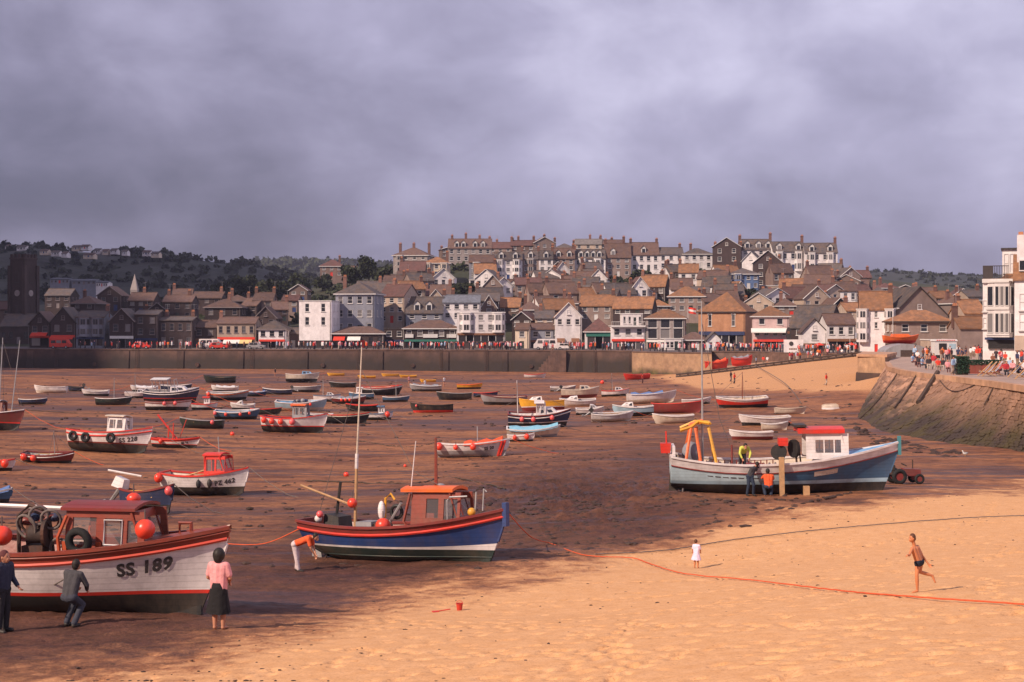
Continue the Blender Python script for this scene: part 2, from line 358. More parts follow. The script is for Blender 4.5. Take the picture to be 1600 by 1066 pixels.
    drysand = mix(rng(noise(13, 5, 0.75), 0.55, 0.70, 0, 0.65), drysand, (0.30, 0.12, 0.052))
    drysand = mix(rng(noise(34, 3, 0.7), 0.60, 0.70, 0, 0.8), drysand, (0.20, 0.075, 0.036))
    damp = mix(rng(noise(0.33, 7, 0.7, (0.35, 1, 1)), 0.38, 0.56, 0, 1), (0.135, 0.052, 0.033), (0.33, 0.14, 0.066))
    damp = mix(rng(noise(2.4, 6, 0.75, (0.5, 1, 1)), 0.46, 0.66, 0, 0.8), damp, (0.05, 0.022, 0.019))
    wet = mix(rng(noise(0.8, 6, .7, (0.4, 1, 1)), 0.4, 0.7, 0, 1), (0.06, 0.03, 0.029), (0.026, 0.015, 0.016))
    c = mix(mul(runA, 0.9), damp, wet)
    c = mix(mul(mudA, 0.92), c, mix(rng(noise(1.1, 7, 0.75), 0.4, 0.65, 0, 1), (0.085, 0.036, 0.03), (0.018, 0.011, 0.012)))
    gr = N('ShaderNodeMath'); gr.operation = 'MULTIPLY_ADD'; L(noise(15.0, 6, 0.85), gr.inputs[0]); gr.inputs[1].default_value = 1.3; gr.inputs[2].default_value = -0.65
    dg_ = N('ShaderNodeMath'); L(gr.outputs[0], dg_.inputs[0]); L(dryA, dg_.inputs[1]); half = rng(dg_.outputs[0], 0.5, 1.0, 0, 1); mid_ = rng(dg_.outputs[0], 0.0, 0.55, 0, 1)
    c = mix(mid_, c, mix(rng(noise(4.0, 6, .7), .4, .62, 0, 1), (0.40, 0.185, 0.09), (0.24, 0.095, 0.048)))
    c = mix(half, c, drysand)
    L(c, b.inputs['Base Color'])
    r_ = mix(dryA, mix(runA, (0.75,)*3, (0.42,)*3), (0.97,)*3); L(r_, b.inputs['Roughness']); b.inputs['Specular IOR Level'].default_value = 0.16
    bp = N('ShaderNodeBump'); bp.inputs['Strength'].default_value = 0.85; bp.inputs['Distance'].default_value = 0.075
    ad = N('ShaderNodeMath'); L(noise(5.5, 6, 0.65), ad.inputs[0]); L(noise(1.6, 5, 0.6, (0.5, 1, 1)), ad.inputs[1]); L(mul(ad.outputs[0], rng(dryA, 0, 1, 1, .38)), bp.inputs['Height']); L(bp.outputs[0], b.inputs['Normal'])
    return tag(link('ground', me, M_), 'harbour bed of damp brown mud with dry golden sand in front', kind='structure')
make_ground()

# ---------------------------------------------------------------- walls, quays, promenade
STONE_W = mat('harbour_wall_stone', (0.14, 0.08, 0.062), var=0.45, scale=0.9, bump=0.08, bscale=1.6, coord='World', stain=(0.045, 0.03, 0.028), stain_amt=0.8)
STONE_L = mat('quay_stone_warm', (0.46, 0.26, 0.16), var=0.35, scale=0.8, bump=0.06, bscale=1.8, coord='World', stain=(0.2, 0.11, 0.08), stain_amt=0.7)
PAVE = mat('quay_paving', (0.36, 0.25, 0.20), var=0.25, scale=0.6, bump=0.02, coord='World', stain=(0.2, 0.13, 0.11), stain_amt=0.5)
PROM = mat('promenade_asphalt', (0.11, 0.085, 0.08), var=0.25, scale=0.5, coord='World')
def algae(name, base, z0, z1, weed=(0.062, 0.058, 0.016)):
    """stone with the tide's weed and slime on its lower courses, by height above the bed"""
    M_ = mat(name, base, var=0.35, scale=0.9, bump=0.05, bscale=2.2, objvar=0.42, coord='World', stain=(0.16, 0.085, 0.06), stain_amt=0.6)
    nt = M_.node_tree; N = nt.nodes.new; L = nt.links.new; b = nt.nodes['Principled BSDF']
    src = b.inputs['Base Color'].links[0].from_socket; g = N('ShaderNodeNewGeometry'); s = N('ShaderNodeSeparateXYZ'); L(g.outputs['Position'], s.inputs[0])
    n_ = N('ShaderNodeTexNoise'); n_.inputs['Scale'].default_value = 0.28; n_.inputs['Detail'].default_value = 7; L(g.outputs['Position'], n_.inputs['Vector'])
    a = N('ShaderNodeMath'); a.operation = 'MULTIPLY_ADD'; L(n_.outputs[0], a.inputs[0]); a.inputs[1].default_value = 3.4; L(s.outputs[2], a.inputs[2])
    m_ = N('ShaderNodeMapRange'); L(a.outputs[0], m_.inputs[0]); m_.inputs[1].default_value = z1+1.7; m_.inputs[2].default_value = z0+1.7; m_.inputs[3].default_value = 0; m_.inputs[4].default_value = 0.93
    wd = N('ShaderNodeMix'); wd.data_type = 'RGBA'; n2 = N('ShaderNodeTexNoise'); n2.inputs['Scale'].default_value = 0.5; L(g.outputs['Position'], n2.inputs['Vector'])
    m3 = N('ShaderNodeMapRange'); L(n2.outputs[0], m3.inputs[0]); m3.inputs[1].default_value = .4; m3.inputs[2].default_value = .62; L(m3.outputs[0], wd.inputs[0]); wd.inputs[6].default_value = (0.03, 0.022, 0.02, 1); wd.inputs[7].default_value = (*weed, 1)
    mx = N('ShaderNodeMix'); mx.data_type = 'RGBA'; L(m_.outputs[0], mx.inputs[0]); L(src, mx.inputs[6]); L(wd.outputs[2], mx.inputs[7]); L(mx.outputs[2], b.inputs['Base Color'])
    return M_
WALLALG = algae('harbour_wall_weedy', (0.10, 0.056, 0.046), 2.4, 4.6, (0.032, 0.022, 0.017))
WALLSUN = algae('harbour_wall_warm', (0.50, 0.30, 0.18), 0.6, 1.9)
REVET = algae('revetment_stone', (0.37, 0.205, 0.135), 1.9, 4.7, (0.045, 0.036, 0.014))

def wall_strip(name, top, thick, zb, m, label, cap=0.22):
    """wall following a polyline of top points; battered face towards the camera, coping as its own part"""
    o = empty(name, top[0]*1.0, 0, label, 'wall'); o.location.z = zb; off = Vector(o.location)
    mb = MB(); n = len(top)
    vs = []
    for p in top:
        vs += [Vector((p.x, p.y-0.9, zb))-off, Vector((p.x, p.y, p.z-cap))-off, Vector((p.x, p.y+thick, p.z-cap))-off, Vector((p.x, p.y+thick, zb))-off]
    fs = []
    for i in range(n-1):
        for k in range(4): fs.append((i*4+k, i*4+(k+1) % 4, (i+1)*4+(k+1) % 4, (i+1)*4+k))
    fs += [(0, 1, 2, 3), tuple(range((n-1)*4, n*4))]
    mb.add(vs, fs).build('wall_face', m, o)
    cb = MB(); vs = []
    for p in top:
        for dy, z in ((-0.18, p.z-cap+.004), (-0.18, p.z), (thick+.1, p.z), (thick+.1, p.z-cap+.004)): vs.append(Vector((p.x, p.y+dy, z))-off)
    cb.add(vs, fs).build('coping', STONE_W, o)
    return o
def top(u, v, z=5.0): return P(u, v, (CZ-z)*F/(v-VH))
w1 = [top(-260, 544), top(60, 545), top(235, 545.5), top(470, 546), top(640, 546.3), top(800, 546.8), top(900, 547.2), top(987, 548)]
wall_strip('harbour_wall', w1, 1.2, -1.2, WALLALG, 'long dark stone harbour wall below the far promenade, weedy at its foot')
hw0 = [o_ for o_ in bpy.data.objects if o_.get('label', '').startswith('long dark stone harbour wall')][0]
def on_wall(u):
    us = [-260, 60, 235, 470, 640, 800, 900, 987]; x = [p.x for p in w1]; y = [p.y for p in w1]; return Vector((np.interp(u, us, x), np.interp(u, us, y), 0)) - hw0.location
for u in np.linspace(-20, 975, 11):
    p = on_wall(u + rnd.uniform(-38, 38)); ww = rnd.uniform(.4, .8); MB().hexa([p+Vector((-ww, -1.25, -1)), p+Vector((ww, -1.25, -1)), p+Vector((ww, -.3, -1)), p+Vector((-ww, -.3, -1))], [p+Vector((-ww, -.35, 4.6)), p+Vector((ww, -.35, 4.6)), p+Vector((ww, 0, 4.6)), p+Vector((-ww, 0, 4.6))]).build('buttress', WALLALG, hw0)
for u in (90, 215, 395, 560, 690, 760, 930):
    p = on_wall(u); ld = MB()
    for sx in (-.25, .25): ld.tube([p+Vector((sx, -1.1, .2)), p+Vector((sx, -.3, 5.3))], .05, 4)
    for k in range(12): ld.tube([p+Vector((-.25, -1.08+.065*k, .5+.38*k)), p+Vector((.25, -1.08+.065*k, .5+.38*k))], .035, 4)
    ld.build('ladder', IRON, hw0)
for u in (150, 310, 505, 645, 830): p = on_wall(u); MB().cyl(p+Vector((0, -.75, 1.6)), (0, 1, 0), .45, .3, 14).build('drain_outlet', IRON, hw0)
w2 = [top(988, 549), top(1040, 550), top(1112, 551)]
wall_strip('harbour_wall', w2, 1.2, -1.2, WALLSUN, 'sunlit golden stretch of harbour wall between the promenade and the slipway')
# buttress corner and stair recess of the wall
pb = top(872, 547); MB().box(-1.6, 1.6, -2.2, 0, -6.2, -0.1).build('stone_stair', STONE_W).location = pb
o = bpy.data.objects['stone_stair']; tag(o, 'dark stone landing steps built against the far harbour wall', 'steps')
for k in range(9): MB().box(-1.6-0.5*(k+1), -1.6-0.5*k, -2.2, -0.9, -6.2, -0.6-0.6*(k+1)).build('step', STONE_W, o)
# promenade sheet behind the wall and the road up to the houses
pr = MB(); line = w1 + [w2[0], w2[2]] + [Vector(((u-UC)/F*y, y-1.1, 5)) for u, y in ((1114, 287), (1180, 283), (1235, 270), (1345, 259))]
vs = [Vector((p.x, p.y+1.1, 4.99)) for p in line] + [Vector((p.x*1.22, 350.0, 5.0)) for p in line]
n = len(line); pr.add(vs, [(i, i+1, n+i+1, n+i) for i in range(n-1)])
tag(pr.build('promenade', PROM), 'road and promenade along the far side of the harbour', kind='structure')
# slipway ramp with dark timber rail
def rail_pt(u, lift=0.0):
    v = np.interp(u, [1050, 1060, 1340, 1350], [589, 588, 554, 553]); d = np.interp(u, [1060, 1340], [266, 257]); p = P(u, v, d); p.z += lift; return p
rp = [rail_pt(u) for u in np.linspace(1056, 1346, 16)]
def yb_(u): return float(np.interp(u, [1056, 1112, 1180, 1235, 1345], [288, 287.2, 283.2, 270.2, 259.2]))
sl = MB(); vs = [Vector((p.x, p.y, p.z-0.12)) for p in rp] + [Vector(((u-UC)/F*yb_(u), yb_(u), min(4.98, p.z+0.25))) for u, p in zip(np.linspace(1056, 1346, 16), rp)] + [Vector((p.x, p.y, p.z-1.6)) for p in rp]
n = len(rp); sl.add(vs, [(i, i+1, n+i+1, n+i) for i in range(n-1)] + [(i, i+1, 2*n+i+1, 2*n+i) for i in range(n-1)])
wall_strip('harbour_wall', [Vector(((u-UC)/F*y, y, 5.02)) for u, y in ((1113, 286.6), (1180, 282.6), (1235, 269.6), (1344, 258.6))], .9, -.5, STONE_W, 'dark retaining wall between the slipway and the promenade', .2)
tag(sl.build('slipway', STONE_L), 'stone slipway climbing from the sand to the promenade', kind='structure')
rail = empty('slipway_rail', rp[0], 0, 'low dark timber rail edging the far slipway above the beach', 'rail'); off = rp[0]
MB().tube([p - off + Vector((0, -0.15, 0.35)) for p in rp], 0.17, 5).build('rail_beam', DTIMB, rail)
MB().tube([p - off + Vector((0, -0.1, -0.1)) for p in rp], 0.24, 5).build('kerb_beam', DTIMB, rail)
for p in [rail_pt(u) for u in np.linspace(1062, 1342, 24)]:
    MB().box(-.12, .12, -.12, .12, -1.2, .5).build('post', DTIMB, rail).location = p - off + Vector((0, -.3, 0))
# far retaining wall at the head of the beach
wall_strip('beach_wall', [rail_pt(1345, 0.1), P(1372, 556.5, 236) + Vector((0, 0, .3)), P(1400, 556.5, 232) + Vector((0, 0, .3))], 1.0, 1.5, STONE_L, 'low stone wall at the head of the far beach beside the blunt pier end', 0.18)

# blunt pier end
QZ = 5.6
b0 = P(1340, 590, 188); d_ = 188; pa = Vector((P(1340, 0, 188).x, 188, 0)); pc = Vector((P(1383, 0, 184).x, 184, 0)); pd = Vector((P(1400, 0, 200).x, 200, 0)); pe = Vector((P(1352, 0, 206).x, 206, 0))
be = empty('pier_end', (pa.x, pa.y, 2.5), 0, 'blunt square stone pier end between the far beach and the quay', 'pier')
def rel(p, z, o): return Vector((p.x, p.y, z)) - o.location
MB().hexa([rel(p, 1.5, be) for p in (pa, pc, pd, pe)], [rel(p*1.0, 6.0, be) for p in (pa, pc, pd, pe)]).build('wall_face', WALLSUN, be)
MB().hexa([rel(p, 6.004, be) + e for p, e in zip((pa, pc, pd, pe), (Vector((-.2, -.2, 0)), Vector((.2, -.2, 0)), Vector((.2, .2, 0)), Vector((-.2, .2, 0))))],
          [rel(p, 6.35, be) + e for p, e in zip((pa, pc, pd, pe), (Vector((-.2, -.2, 0)), Vector((.2, -.2, 0)), Vector((.2, .2, 0)), Vector((-.2, .2, 0))))]).build('coping', STONE_L, be)
MB().hexa([rel(p, 1.5, be) + e for p, e in zip((pa, pc, pd, pe), (Vector((-.5, -.6, 0)), Vector((.4, -.6, 0)), Vector((.4, 0, 0)), Vector((-.5, 0, 0))))],
          [rel(p, 3.9, be) + e for p, e in zip((pa, pc, pd, pe), (Vector((-.3, -.35, 0)), Vector((.25, -.35, 0)), Vector((.25, 0, 0)), Vector((-.3, 0, 0))))]).build('footing', WALLALG, be)

# right-hand quay: paved top, kerb, sloping revetment of laid stones
def tq(u, v): return top(u, v, QZ)
QT = [tq(1387, 566), tq(1392, 573.5), tq(1412, 579), tq(1450, 584.5), tq(1500, 590), tq(1550, 596), tq(1600, 603), tq(1680, 615), tq(1800, 634), tq(1960, 660)]
QB = [at(1337, 640), at(1335, 652), at(1362, 670), at(1405, 683), at(1452, 690), at(1520, 698), at(1600, 707), at(1720, 719), at(1900, 738), at(2150, 770)]
q = MB(); back = [Vector(((1398-UC)/F*205, 205, QZ)), Vector(((1372-UC)/F*258, 258, 5.35)), Vector((110, 275, 5.35)), Vector((200, 275, 5.5)), Vector((200, 60, 5.5))]
poly = [Vector((p.x, p.y, QZ)) for p in QT] + back[::-1]
q.add(poly, [tuple(range(len(poly)))])
tag(q.build('quay', PAVE), 'paved top of the quay on the right', kind='structure')
rv = empty('quay_revetment', QB[1], 0, 'sloping stone revetment below the crowded quay, green with weed at its foot', 'revetment'); ro = Vector(rv.location)
def rpt(s, t):
    i = min(int(s), len(QT)-2); f = s-i; a = QT[i].lerp(QT[i+1], f); b = QB[i].lerp(QB[i+1], f); a = Vector((a.x, a.y, QZ-0.35)); b = Vector((b.x, b.y, b.z-0.5))
    p = b.lerp(a, t); p.z -= 0.55*math.sin(PI*t)*0.6; return p
NS, NT = 90, 14
bk = MB(); bk.add([rpt(i/NS*(len(QT)-1), j/NT) - ro + Vector((0.1, 0.25, -0.1)) for i in range(NS+1) for j in range(NT+1)],
   [(i*(NT+1)+j, (i+1)*(NT+1)+j, (i+1)*(NT+1)+j+1, i*(NT+1)+j+1) for i in range(NS) for j in range(NT)])
bk.build('bedding', mat('revetment_joint', (.05, .033, .025), var=.4, coord='World'), rv, smooth='all')  # dark sheet; mortar shadow between the stones is put into its colour
ub = bmesh.new(); bmesh.ops.create_cube(ub, size=1.0); bmesh.ops.bevel(ub, geom=ub.edges[:], offset=0.12, segments=1, affect='EDGES')
stone_me = []
for k in range(6):
    c = ub.copy()
    for v_ in c.verts: v_.co += Vector((rnd.uniform(-.05, .05), rnd.uniform(-.05, .05), rnd.uniform(-.08, .08)))
    m_ = bpy.data.meshes.new('stone'); c.to_mesh(m_); m_.materials.append(REVET); c.free(); stone_me.append(m_)
smax = 7.0; rows = 22; cnt = 0
slots = []
for j in range(rows):
    s = 0.0 + (0.06 if j % 2 else 0)
    while s < smax:
        ds = rnd.uniform(0.12, 0.26)*(1.2 if s < 3 else 0.5); slots.append((s, min(s+ds, smax+.05), j)); s += ds
slots.sort(key=lambda q_: q_[0])
far_mb = MB(); vis = []
for (s0, s1, j) in slots:
    a = rpt(s0, (j+.03)/rows); b = rpt(min(s1-.006, 8.9), (j+.03)/rows); c = rpt(s0, (j+.97)/rows); d2 = rpt(min(s1-.006, 8.9), (j+.97)/rows)
    ctr = (a+b+c+d2)/4; ex = ((b-a)+(d2-c))/2; ey = ((c-a)+(d2-b))/2; ez = ex.cross(ey).normalized(); lx, ly = ex.length, ey.length; ex.normalize(); ey = ez.cross(ex).normalized()
    vis.append((lx*ly/ctr.y**2, ctr, ex, ey, ez, lx, ly))
vis.sort(key=lambda q_: -q_[0])
for k, (_, ctr, ex, ey, ez, lx, ly) in enumerate(vis):
    Mx = Matrix((( ex.x, ey.x, ez.x), (ex.y, ey.y, ez.y), (ex.z, ey.z, ez.z))).to_4x4(); Mx.translation = ctr - ro + ez*rnd.uniform(-0.05, 0.05)
    Mx = Mx @ Matrix.Diagonal((lx*0.94, ly*0.88, 0.34, 1))
    if k < 300:
        o = link('stone', stone_me[k % 6], None, rv); o.matrix_local = Mx
    else:
        far_mb.add([Mx @ v_.co for v_ in stone_me[k % 6].vertices], [tuple(p.vertices) for p in stone_me[k % 6].polygons])
if far_mb.v: tag(far_mb.build('small_stones', REVET, rv), kind='stuff')
kb = MB()
for p0, p1 in zip(QT[:-1], QT[1:]):
    n_ = Vector((p1.y-p0.y, -(p1.x-p0.x), 0)).normalized()*(-1)
    if n_.y > 0: n_ = -n_
    kb.hexa([p0 + n_*0.25 + Vector((0, 0, -.42)) - ro, p1 + n_*0.25 + Vector((0, 0, -.42)) - ro, p1 - n_*.35 + Vector((0, 0, -.42)) - ro, p0 - n_*.35 + Vector((0, 0, -.42)) - ro],
            [p0 + n_*0.25 + Vector((0, 0, .06)) - ro, p1 + n_*0.25 + Vector((0, 0, .06)) - ro, p1 - n_*.35 + Vector((0, 0, .06)) - ro, p0 - n_*.35 + Vector((0, 0, .06)) - ro])
kb.build('kerb', STONE_L, rv)
for s, t0, t1, r in ((3.25, 0.6, 1.05, .24), (2.6, 0.45, 1.0, .10), (1.7, .05, 1.0, .08), (5.1, .7, 1., .05)):
    MB().tube([rpt(s-(1-t)*0.55, t) - ro + Vector((-.1, -.35, .3)) for t in np.linspace(t0, t1, 5)], r, 6).build('timber_fender', DTIMB, rv)
MB().tube([rpt(3.4 + k*0.09, 0.93-0.12*math.sin(PI*k/12)) - ro + Vector((0, -.4, .35)) for k in range(13)], .05, 5).build('hanging_chain', IRON, rv)
# ---------------------------------------------------------------- hills
HC = pts3([(-200,545,335),(0,545,335),(300,545,335),(800,546,335),(1100,547,330),(1345,553,268),(1500,556,250),(1700,560,235),
  (0,505,420),(200,498,430),(330,490,440),(430,484,460),(500,462,500),(560,452,480),(640,430,468),(720,412,480),(800,436,465),(900,432,475),(985,432,470),(1060,424,470),(1150,432,440),(1210,446,420),(1260,440,432),(1310,438,432),
  (700,470,385),(850,475,392),(1000,478,385),(1150,470,385),(1250,480,370),(1350,470,400),(1450,480,400),(1550,490,380),(1650,490,330),
  (750,400,540),(900,392,540),(1050,392,540),(1200,400,520),(1330,430,520),(1400,448,560),(1500,452,600),(600,425,560),(480,452,600),(300,478,620),(0,480,640),(-200,480,640),(1700,455,600)])
HT = TPS(HC)
def hz(x, y): return float(HT(np.array([x]), np.array([y]))[0])
GRASSH = mat('hillside_scrub', (0.035, 0.038, 0.018), var=0.5, scale=0.08, bump=0.5, bscale=0.3, coord='World', stain=(0.07, 0.05, 0.035), stain_amt=0.7)
def sheet(name, fn, ys, su, m, label):
    X = np.array(su)[None]*np.array(ys)[:, None]; Y = np.repeat(np.array(ys)[:, None], len(su), 1); Z = fn(X, Y); ny, nx = X.shape
    mb = MB(); mb.v = [tuple(p) for p in np.stack([X, Y, Z], 2).reshape(-1, 3)]
    mb.f = [(j*nx+i, j*nx+i+1, (j+1)*nx+i+1, (j+1)*nx+i) for j in range(ny-1) for i in range(nx-1)]
    return tag(mb.build(name, m, smooth='all'), label, kind='structure')
def hillfn(X, Y):
    z = HT(X, Y) - 1.0 + (fbm(X*.05, Y*.05, 5)-.5)*1.5; return np.where(Y > 640, np.minimum(z, 30), z)
sheet('hillside', hillfn, np.concatenate([[338, 341], np.linspace(346, 680, 60)]), np.linspace(-0.55, 0.25, 90), GRASSH, 'hillside under the town')
sheet('hillside', lambda X, Y: np.where(Y < 300, 5.2, HT(X, Y)-1.0), np.linspace(263, 640, 50), np.linspace(0.25, 0.62, 40), GRASSH, 'lower slope behind the quay houses on the right')
def ridge(name, prof, d0, d1, zlow, m, label, wob=6, spread=None):
    us = np.array([p_[0] for p_ in prof], float); vs_ = np.array([p_[1] for p_ in prof], float)
    def fn(X, Y):
        U = UC + X/Y*F; vr = np.interp(U, us, vs_); zr = CZ + (VH-vr)/F*d1
        t = sm(d0, d1, Y); b = 1-.15*(Y-d1)/(d1*.12); z = zlow + (zr-zlow)*np.where(Y <= d1, t**0.9, b)
        return z + (fbm(X*.02, Y*.02, 8, 5)-.5)*wob
    lo, hi = (us[0]-UC)/F, (us[-1]-UC)/F
    sheet(name, fn, np.concatenate([np.linspace(d0, d1, 30), np.linspace(d1*1.01, d1*1.12, 6)]), np.linspace(lo, hi, 120), m, label); return fn
WOODM = mat('far_hill_woods', (0.022, 0.026, 0.016), var=0.6, scale=0.03, bump=2.0, bscale=0.12, coord='World', stain=(0.05, 0.045, 0.03), stain_amt=0.6)
h1 = ridge('far_hill', [(-500,395),(-250,384),(-60,381),(0,385),(60,385),(110,394),(160,398),(215,396),(260,398),(300,405),(340,411),(390,414),(430,424),(470,434),(520,446),(600,470)], 640, 1000, 12, WOODM, 'dark wooded hill behind the left of town')
h2 = ridge('distant_hill', [(340,430),(400,418),(440,413),(500,413),(560,416),(620,422),(760,430)], 1250, 2100, 20, WOODM, 'hazy blue hill far behind the left of town', 10)
h3 = ridge('distant_hill', [(1240,446),(1310,436),(1370,431),(1420,430),(1480,433),(1540,435),(1620,436),(1800,440)], 700, 1700, 20, WOODM, 'long low hill behind the right of town', 8)

# ---------------------------------------------------------------- trees
LEAF = mat('tree_leaves', (0.026, 0.032, 0.013), var=0.4, scale=0.6, rough=0.75, objvar=0.25, coord='World')
BARK = mat('tree_bark', (0.06, 0.045, 0.035), var=0.3, scale=3, bump=0.02)
def tree(name, base, w, h, label, leaf=0.55, n=900, group=None, sink=0.0):
    o = empty(name, base, 0, label, 'tree', group)
    trunk_h = h*0.45
    tb = MB().tube([(0, 0, -1.5), (0.05*h, 0, trunk_h*.5), (0, .04*h, trunk_h), (0, 0, h*.75)], [h*.04, h*.032, h*.025, h*.008], 7)
    for k in range(5):
        a = k*1.26 + rnd.random(); tb.tube([(0, 0, trunk_h*(.7+.08*k)), (math.cos(a)*w*.2, math.sin(a)*w*.2, h*(.5+.05*k)), (math.cos(a)*w*.38, math.sin(a)*w*.38, h*(.6+.06*k))], [h*.016, h*.011, h*.004], 5)
    tb.build('trunk', BARK, o)
    lobes = [(rnd.uniform(-.3, .3)*w, rnd.uniform(-.3, .3)*w, h*rnd.uniform(.30, .78), rnd.uniform(.17, .30)) for _ in range(9)] + [(0, 0, h*.55, .36)]
    vs = []; fs = []
    for k in range(n):
        lx, ly, lz, lr = lobes[rnd.randrange(len(lobes))]
        th = rnd.uniform(0, 2*PI); ph = math.acos(rnd.uniform(-1, 1)); rr = (rnd.random()**0.4)
        c = Vector((lx + lr*w*rr*math.sin(ph)*math.cos(th), ly + lr*w*rr*math.sin(ph)*math.sin(th), min(h*1.02, max(h*.06, lz + lr*h*.85*rr*math.cos(ph)))))
        a = Vector((rnd.gauss(0, 1), rnd.gauss(0, 1), rnd.gauss(0, 1))).normalized(); b = a.cross(Vector((rnd.gauss(0, 1), rnd.gauss(0, 1), rnd.gauss(0, 1)))).normalized()
        s_ = leaf*rnd.uniform(.6, 1.5); i = len(vs); vs += [c + a*s_, c + b*s_*.8, c - a*s_, c - b*s_*.8]; fs.append((i, i+1, i+2, i+3))
    me = bpy.data.meshes.new('crown'); me.from_pydata([tuple(q_) for q_ in vs], [], fs); me.update(); link('crown', me, LEAF, o); return o
def tree_px(u0, u1, vt, vb, d, label, n=900, leaf=None, group='trees among the houses'):
    b = P((u0+u1)/2, vb, d); return tree('tree', b, (u1-u0)/F*d, (vb-vt)/F*d, label, leaf or max(.35, d/900), n, group)
for u0, u1, vt, vb, d, lab in [
  (330,372,434,474,470,'dark broad tree left in the wooded belt behind the town roofs'),(362,404,428,474,480,'tallest dark tree of the belt behind the hipped brown roof'),(395,432,432,476,475,'round dark tree in the belt above the white-trimmed gable'),
  (424,456,436,474,480,'small dark tree at the low middle of the belt'),(450,486,424,470,500,'dark rounded tree at the right end of the belt behind the town'),(484,522,428,458,520,'tree below the brown house on the left rise'),
  (528,566,412,448,500,'tree halfway up the wooded rise left of the grey villa'),(560,588,398,446,500,'tall dark tree standing against the sky left of the villa'),(582,622,412,448,490,'dark spreading tree just below the grey stone villa'),
  (636,672,424,450,455,'dark shrubby tree below the white bay-fronted house'),(698,746,440,464,410,'low dark tree right of the small white bungalow'),(752,784,430,478,415,'dark tree beside the striped white house'),
  (862,905,428,448,440,'dark hedge tree below the white terrace'),(900,945,426,446,440,'low tree under the white dormered terrace house'),(976,1034,420,458,425,'large dark tree in the middle of the hillside gardens'),
  (1046,1106,416,456,420,'large dark round tree below the white hotel row'),(1120,1160,444,474,380,'tree below the white and blue house'),(1150,1190,450,474,375,'low dark tree behind the pyramid-roofed stone hall'),
  (1262,1312,432,452,425,'dark bushes below the end terrace wall'),(96,140,468,498,430,'dark tree behind the twin stone gables'),(40,70,495,540,400,'dark tree between church tower and stone gable'),(150,196,470,494,440,'dark tree behind the bay-fronted shop'),(224,262,462,494,440,'dark tree behind the three-storey dark shop'),(590,618,478,500,400,'tree behind the red-gabled house')]:
    tree_px(u0, u1, vt, vb, d, lab, n=1500)
# far woods: clumps on the hill crests, nobody could count them
def wood(name, fn, prof_u, dlist, n, size, label, seed):
    r_ = random.Random(seed); vs = []; fs = []
    for k in range(n):
        u = r_.uniform(*prof_u); d = r_.uniform(*dlist); x = (u-UC)/F*d; z = float(fn(np.array([[x]]), np.array([[d]]))[0, 0]); R0 = size*r_.uniform(.5, 1.5)
        for q_ in range(26):
            th = r_.uniform(0, 2*PI); ph = math.acos(r_.uniform(-.3, 1)); c = Vector((x, d, z)) + Vector((math.sin(ph)*math.cos(th), math.sin(ph)*math.sin(th), math.cos(ph)*.9))*R0*r_.uniform(.5, 1)
            a = Vector((r_.gauss(0, 1), r_.gauss(0, 1), r_.gauss(0, 1))).normalized(); b = a.cross(Vector((r_.gauss(0, 1), r_.gauss(0, 1), r_.gauss(0, 1)))).normalized(); s_ = R0*.35
            i = len(vs); vs += [tuple(c+a*s_), tuple(c+b*s_), tuple(c-a*s_), tuple(c-b*s_)]; fs.append((i, i+1, i+2, i+3))
    me = bpy.data.meshes.new(name); me.from_pydata(vs, [], fs); me.update(); tag(link(name, me, LEAF), label, 'trees', kind='stuff')
wood('far_wood', h1, (-120, 560), (660, 1010), 380, 3.6, 'dark woods covering the far hill on the left', 3)
wood('far_wood', h2, (380, 640), (1700, 2110), 260, 8.0, 'faint trees along the distant blue hill', 4)
wood('far_wood', h3, (1300, 1700), (1000, 1710), 260, 3.2, 'hedges and trees along the low hill on the right', 5)
wood('hillside_shrubs', lambda X, Y: hillfn(X, Y), (300, 1320), (380, 520), 520, 1.7, 'garden shrubs between the houses on the hillside', 6)

# ---------------------------------------------------------------- houses
def wallmat(n_, c, **k): return mat('wall_'+n_, c, var=.22, scale=.9, rough=.9, stain=k.get('st', (c[0]*.55, c[1]*.5, c[2]*.5)), stain_amt=k.get('amt', .5), bump=.02, bscale=3, objvar=k.get('ov', .1))
WM = {'white': wallmat('white', (.66, .60, .60)), 'cream': wallmat('cream', (.58, .46, .36)), 'pink': wallmat('pink', (.60, .42, .40)), 'grey': wallmat('grey', (.30, .25, .24)), 'bluegrey': wallmat('bluegrey', (.22, .22, .26)),
      'stone': wallmat('stone', (.23, .165, .145), ov=.2), 'dark': wallmat('dark', (.055, .036, .035), ov=.3), 'brown': wallmat('brown', (.16, .108, .094), ov=.25), 'blue': wallmat('blue', (.10, .15, .28)), 'warm': wallmat('warm', (.42, .21, .12)), 'tan': wallmat('tan', (.40, .30, .24), ov=.2)}  # dark: granite, deepened further to carry the left shore's cloud shade
def roofmat(n_, c, l, amt): return mat('roof_'+n_, c, var=.4, scale=1.3, rough=.85, stain=l, stain_amt=amt, bump=.08, bscale=2.5, objvar=.25)
RM = {'slate': roofmat('slate', (.085, .07, .07), (.17, .10, .06), .7), 'orange': roofmat('orange', (.24, .112, .056), (.13, .08, .06), .9), 'brown': roofmat('brown', (.105, .064, .056), (.16, .085, .052), .8), 'red': roofmat('red', (.12, .057, .05), (.085, .056, .05), .8), 'blueslate': roofmat('blueslate', (.12, .125, .15), (.09, .08, .08), .6), 'flat': roofmat('flat', (.22, .19, .18), (.1, .09, .09), .6)}
TRIM = mat('house_trim', (.56, .52, .51), var=.1, rough=.7); TRIMM = mat('house_trim_shaded', (.20, .16, .16), var=.2); TRIMD = mat('house_trim_dark', (.05, .04, .04), var=.2)  # middle trim is darkened: the left shore's cloud shade put into the colour
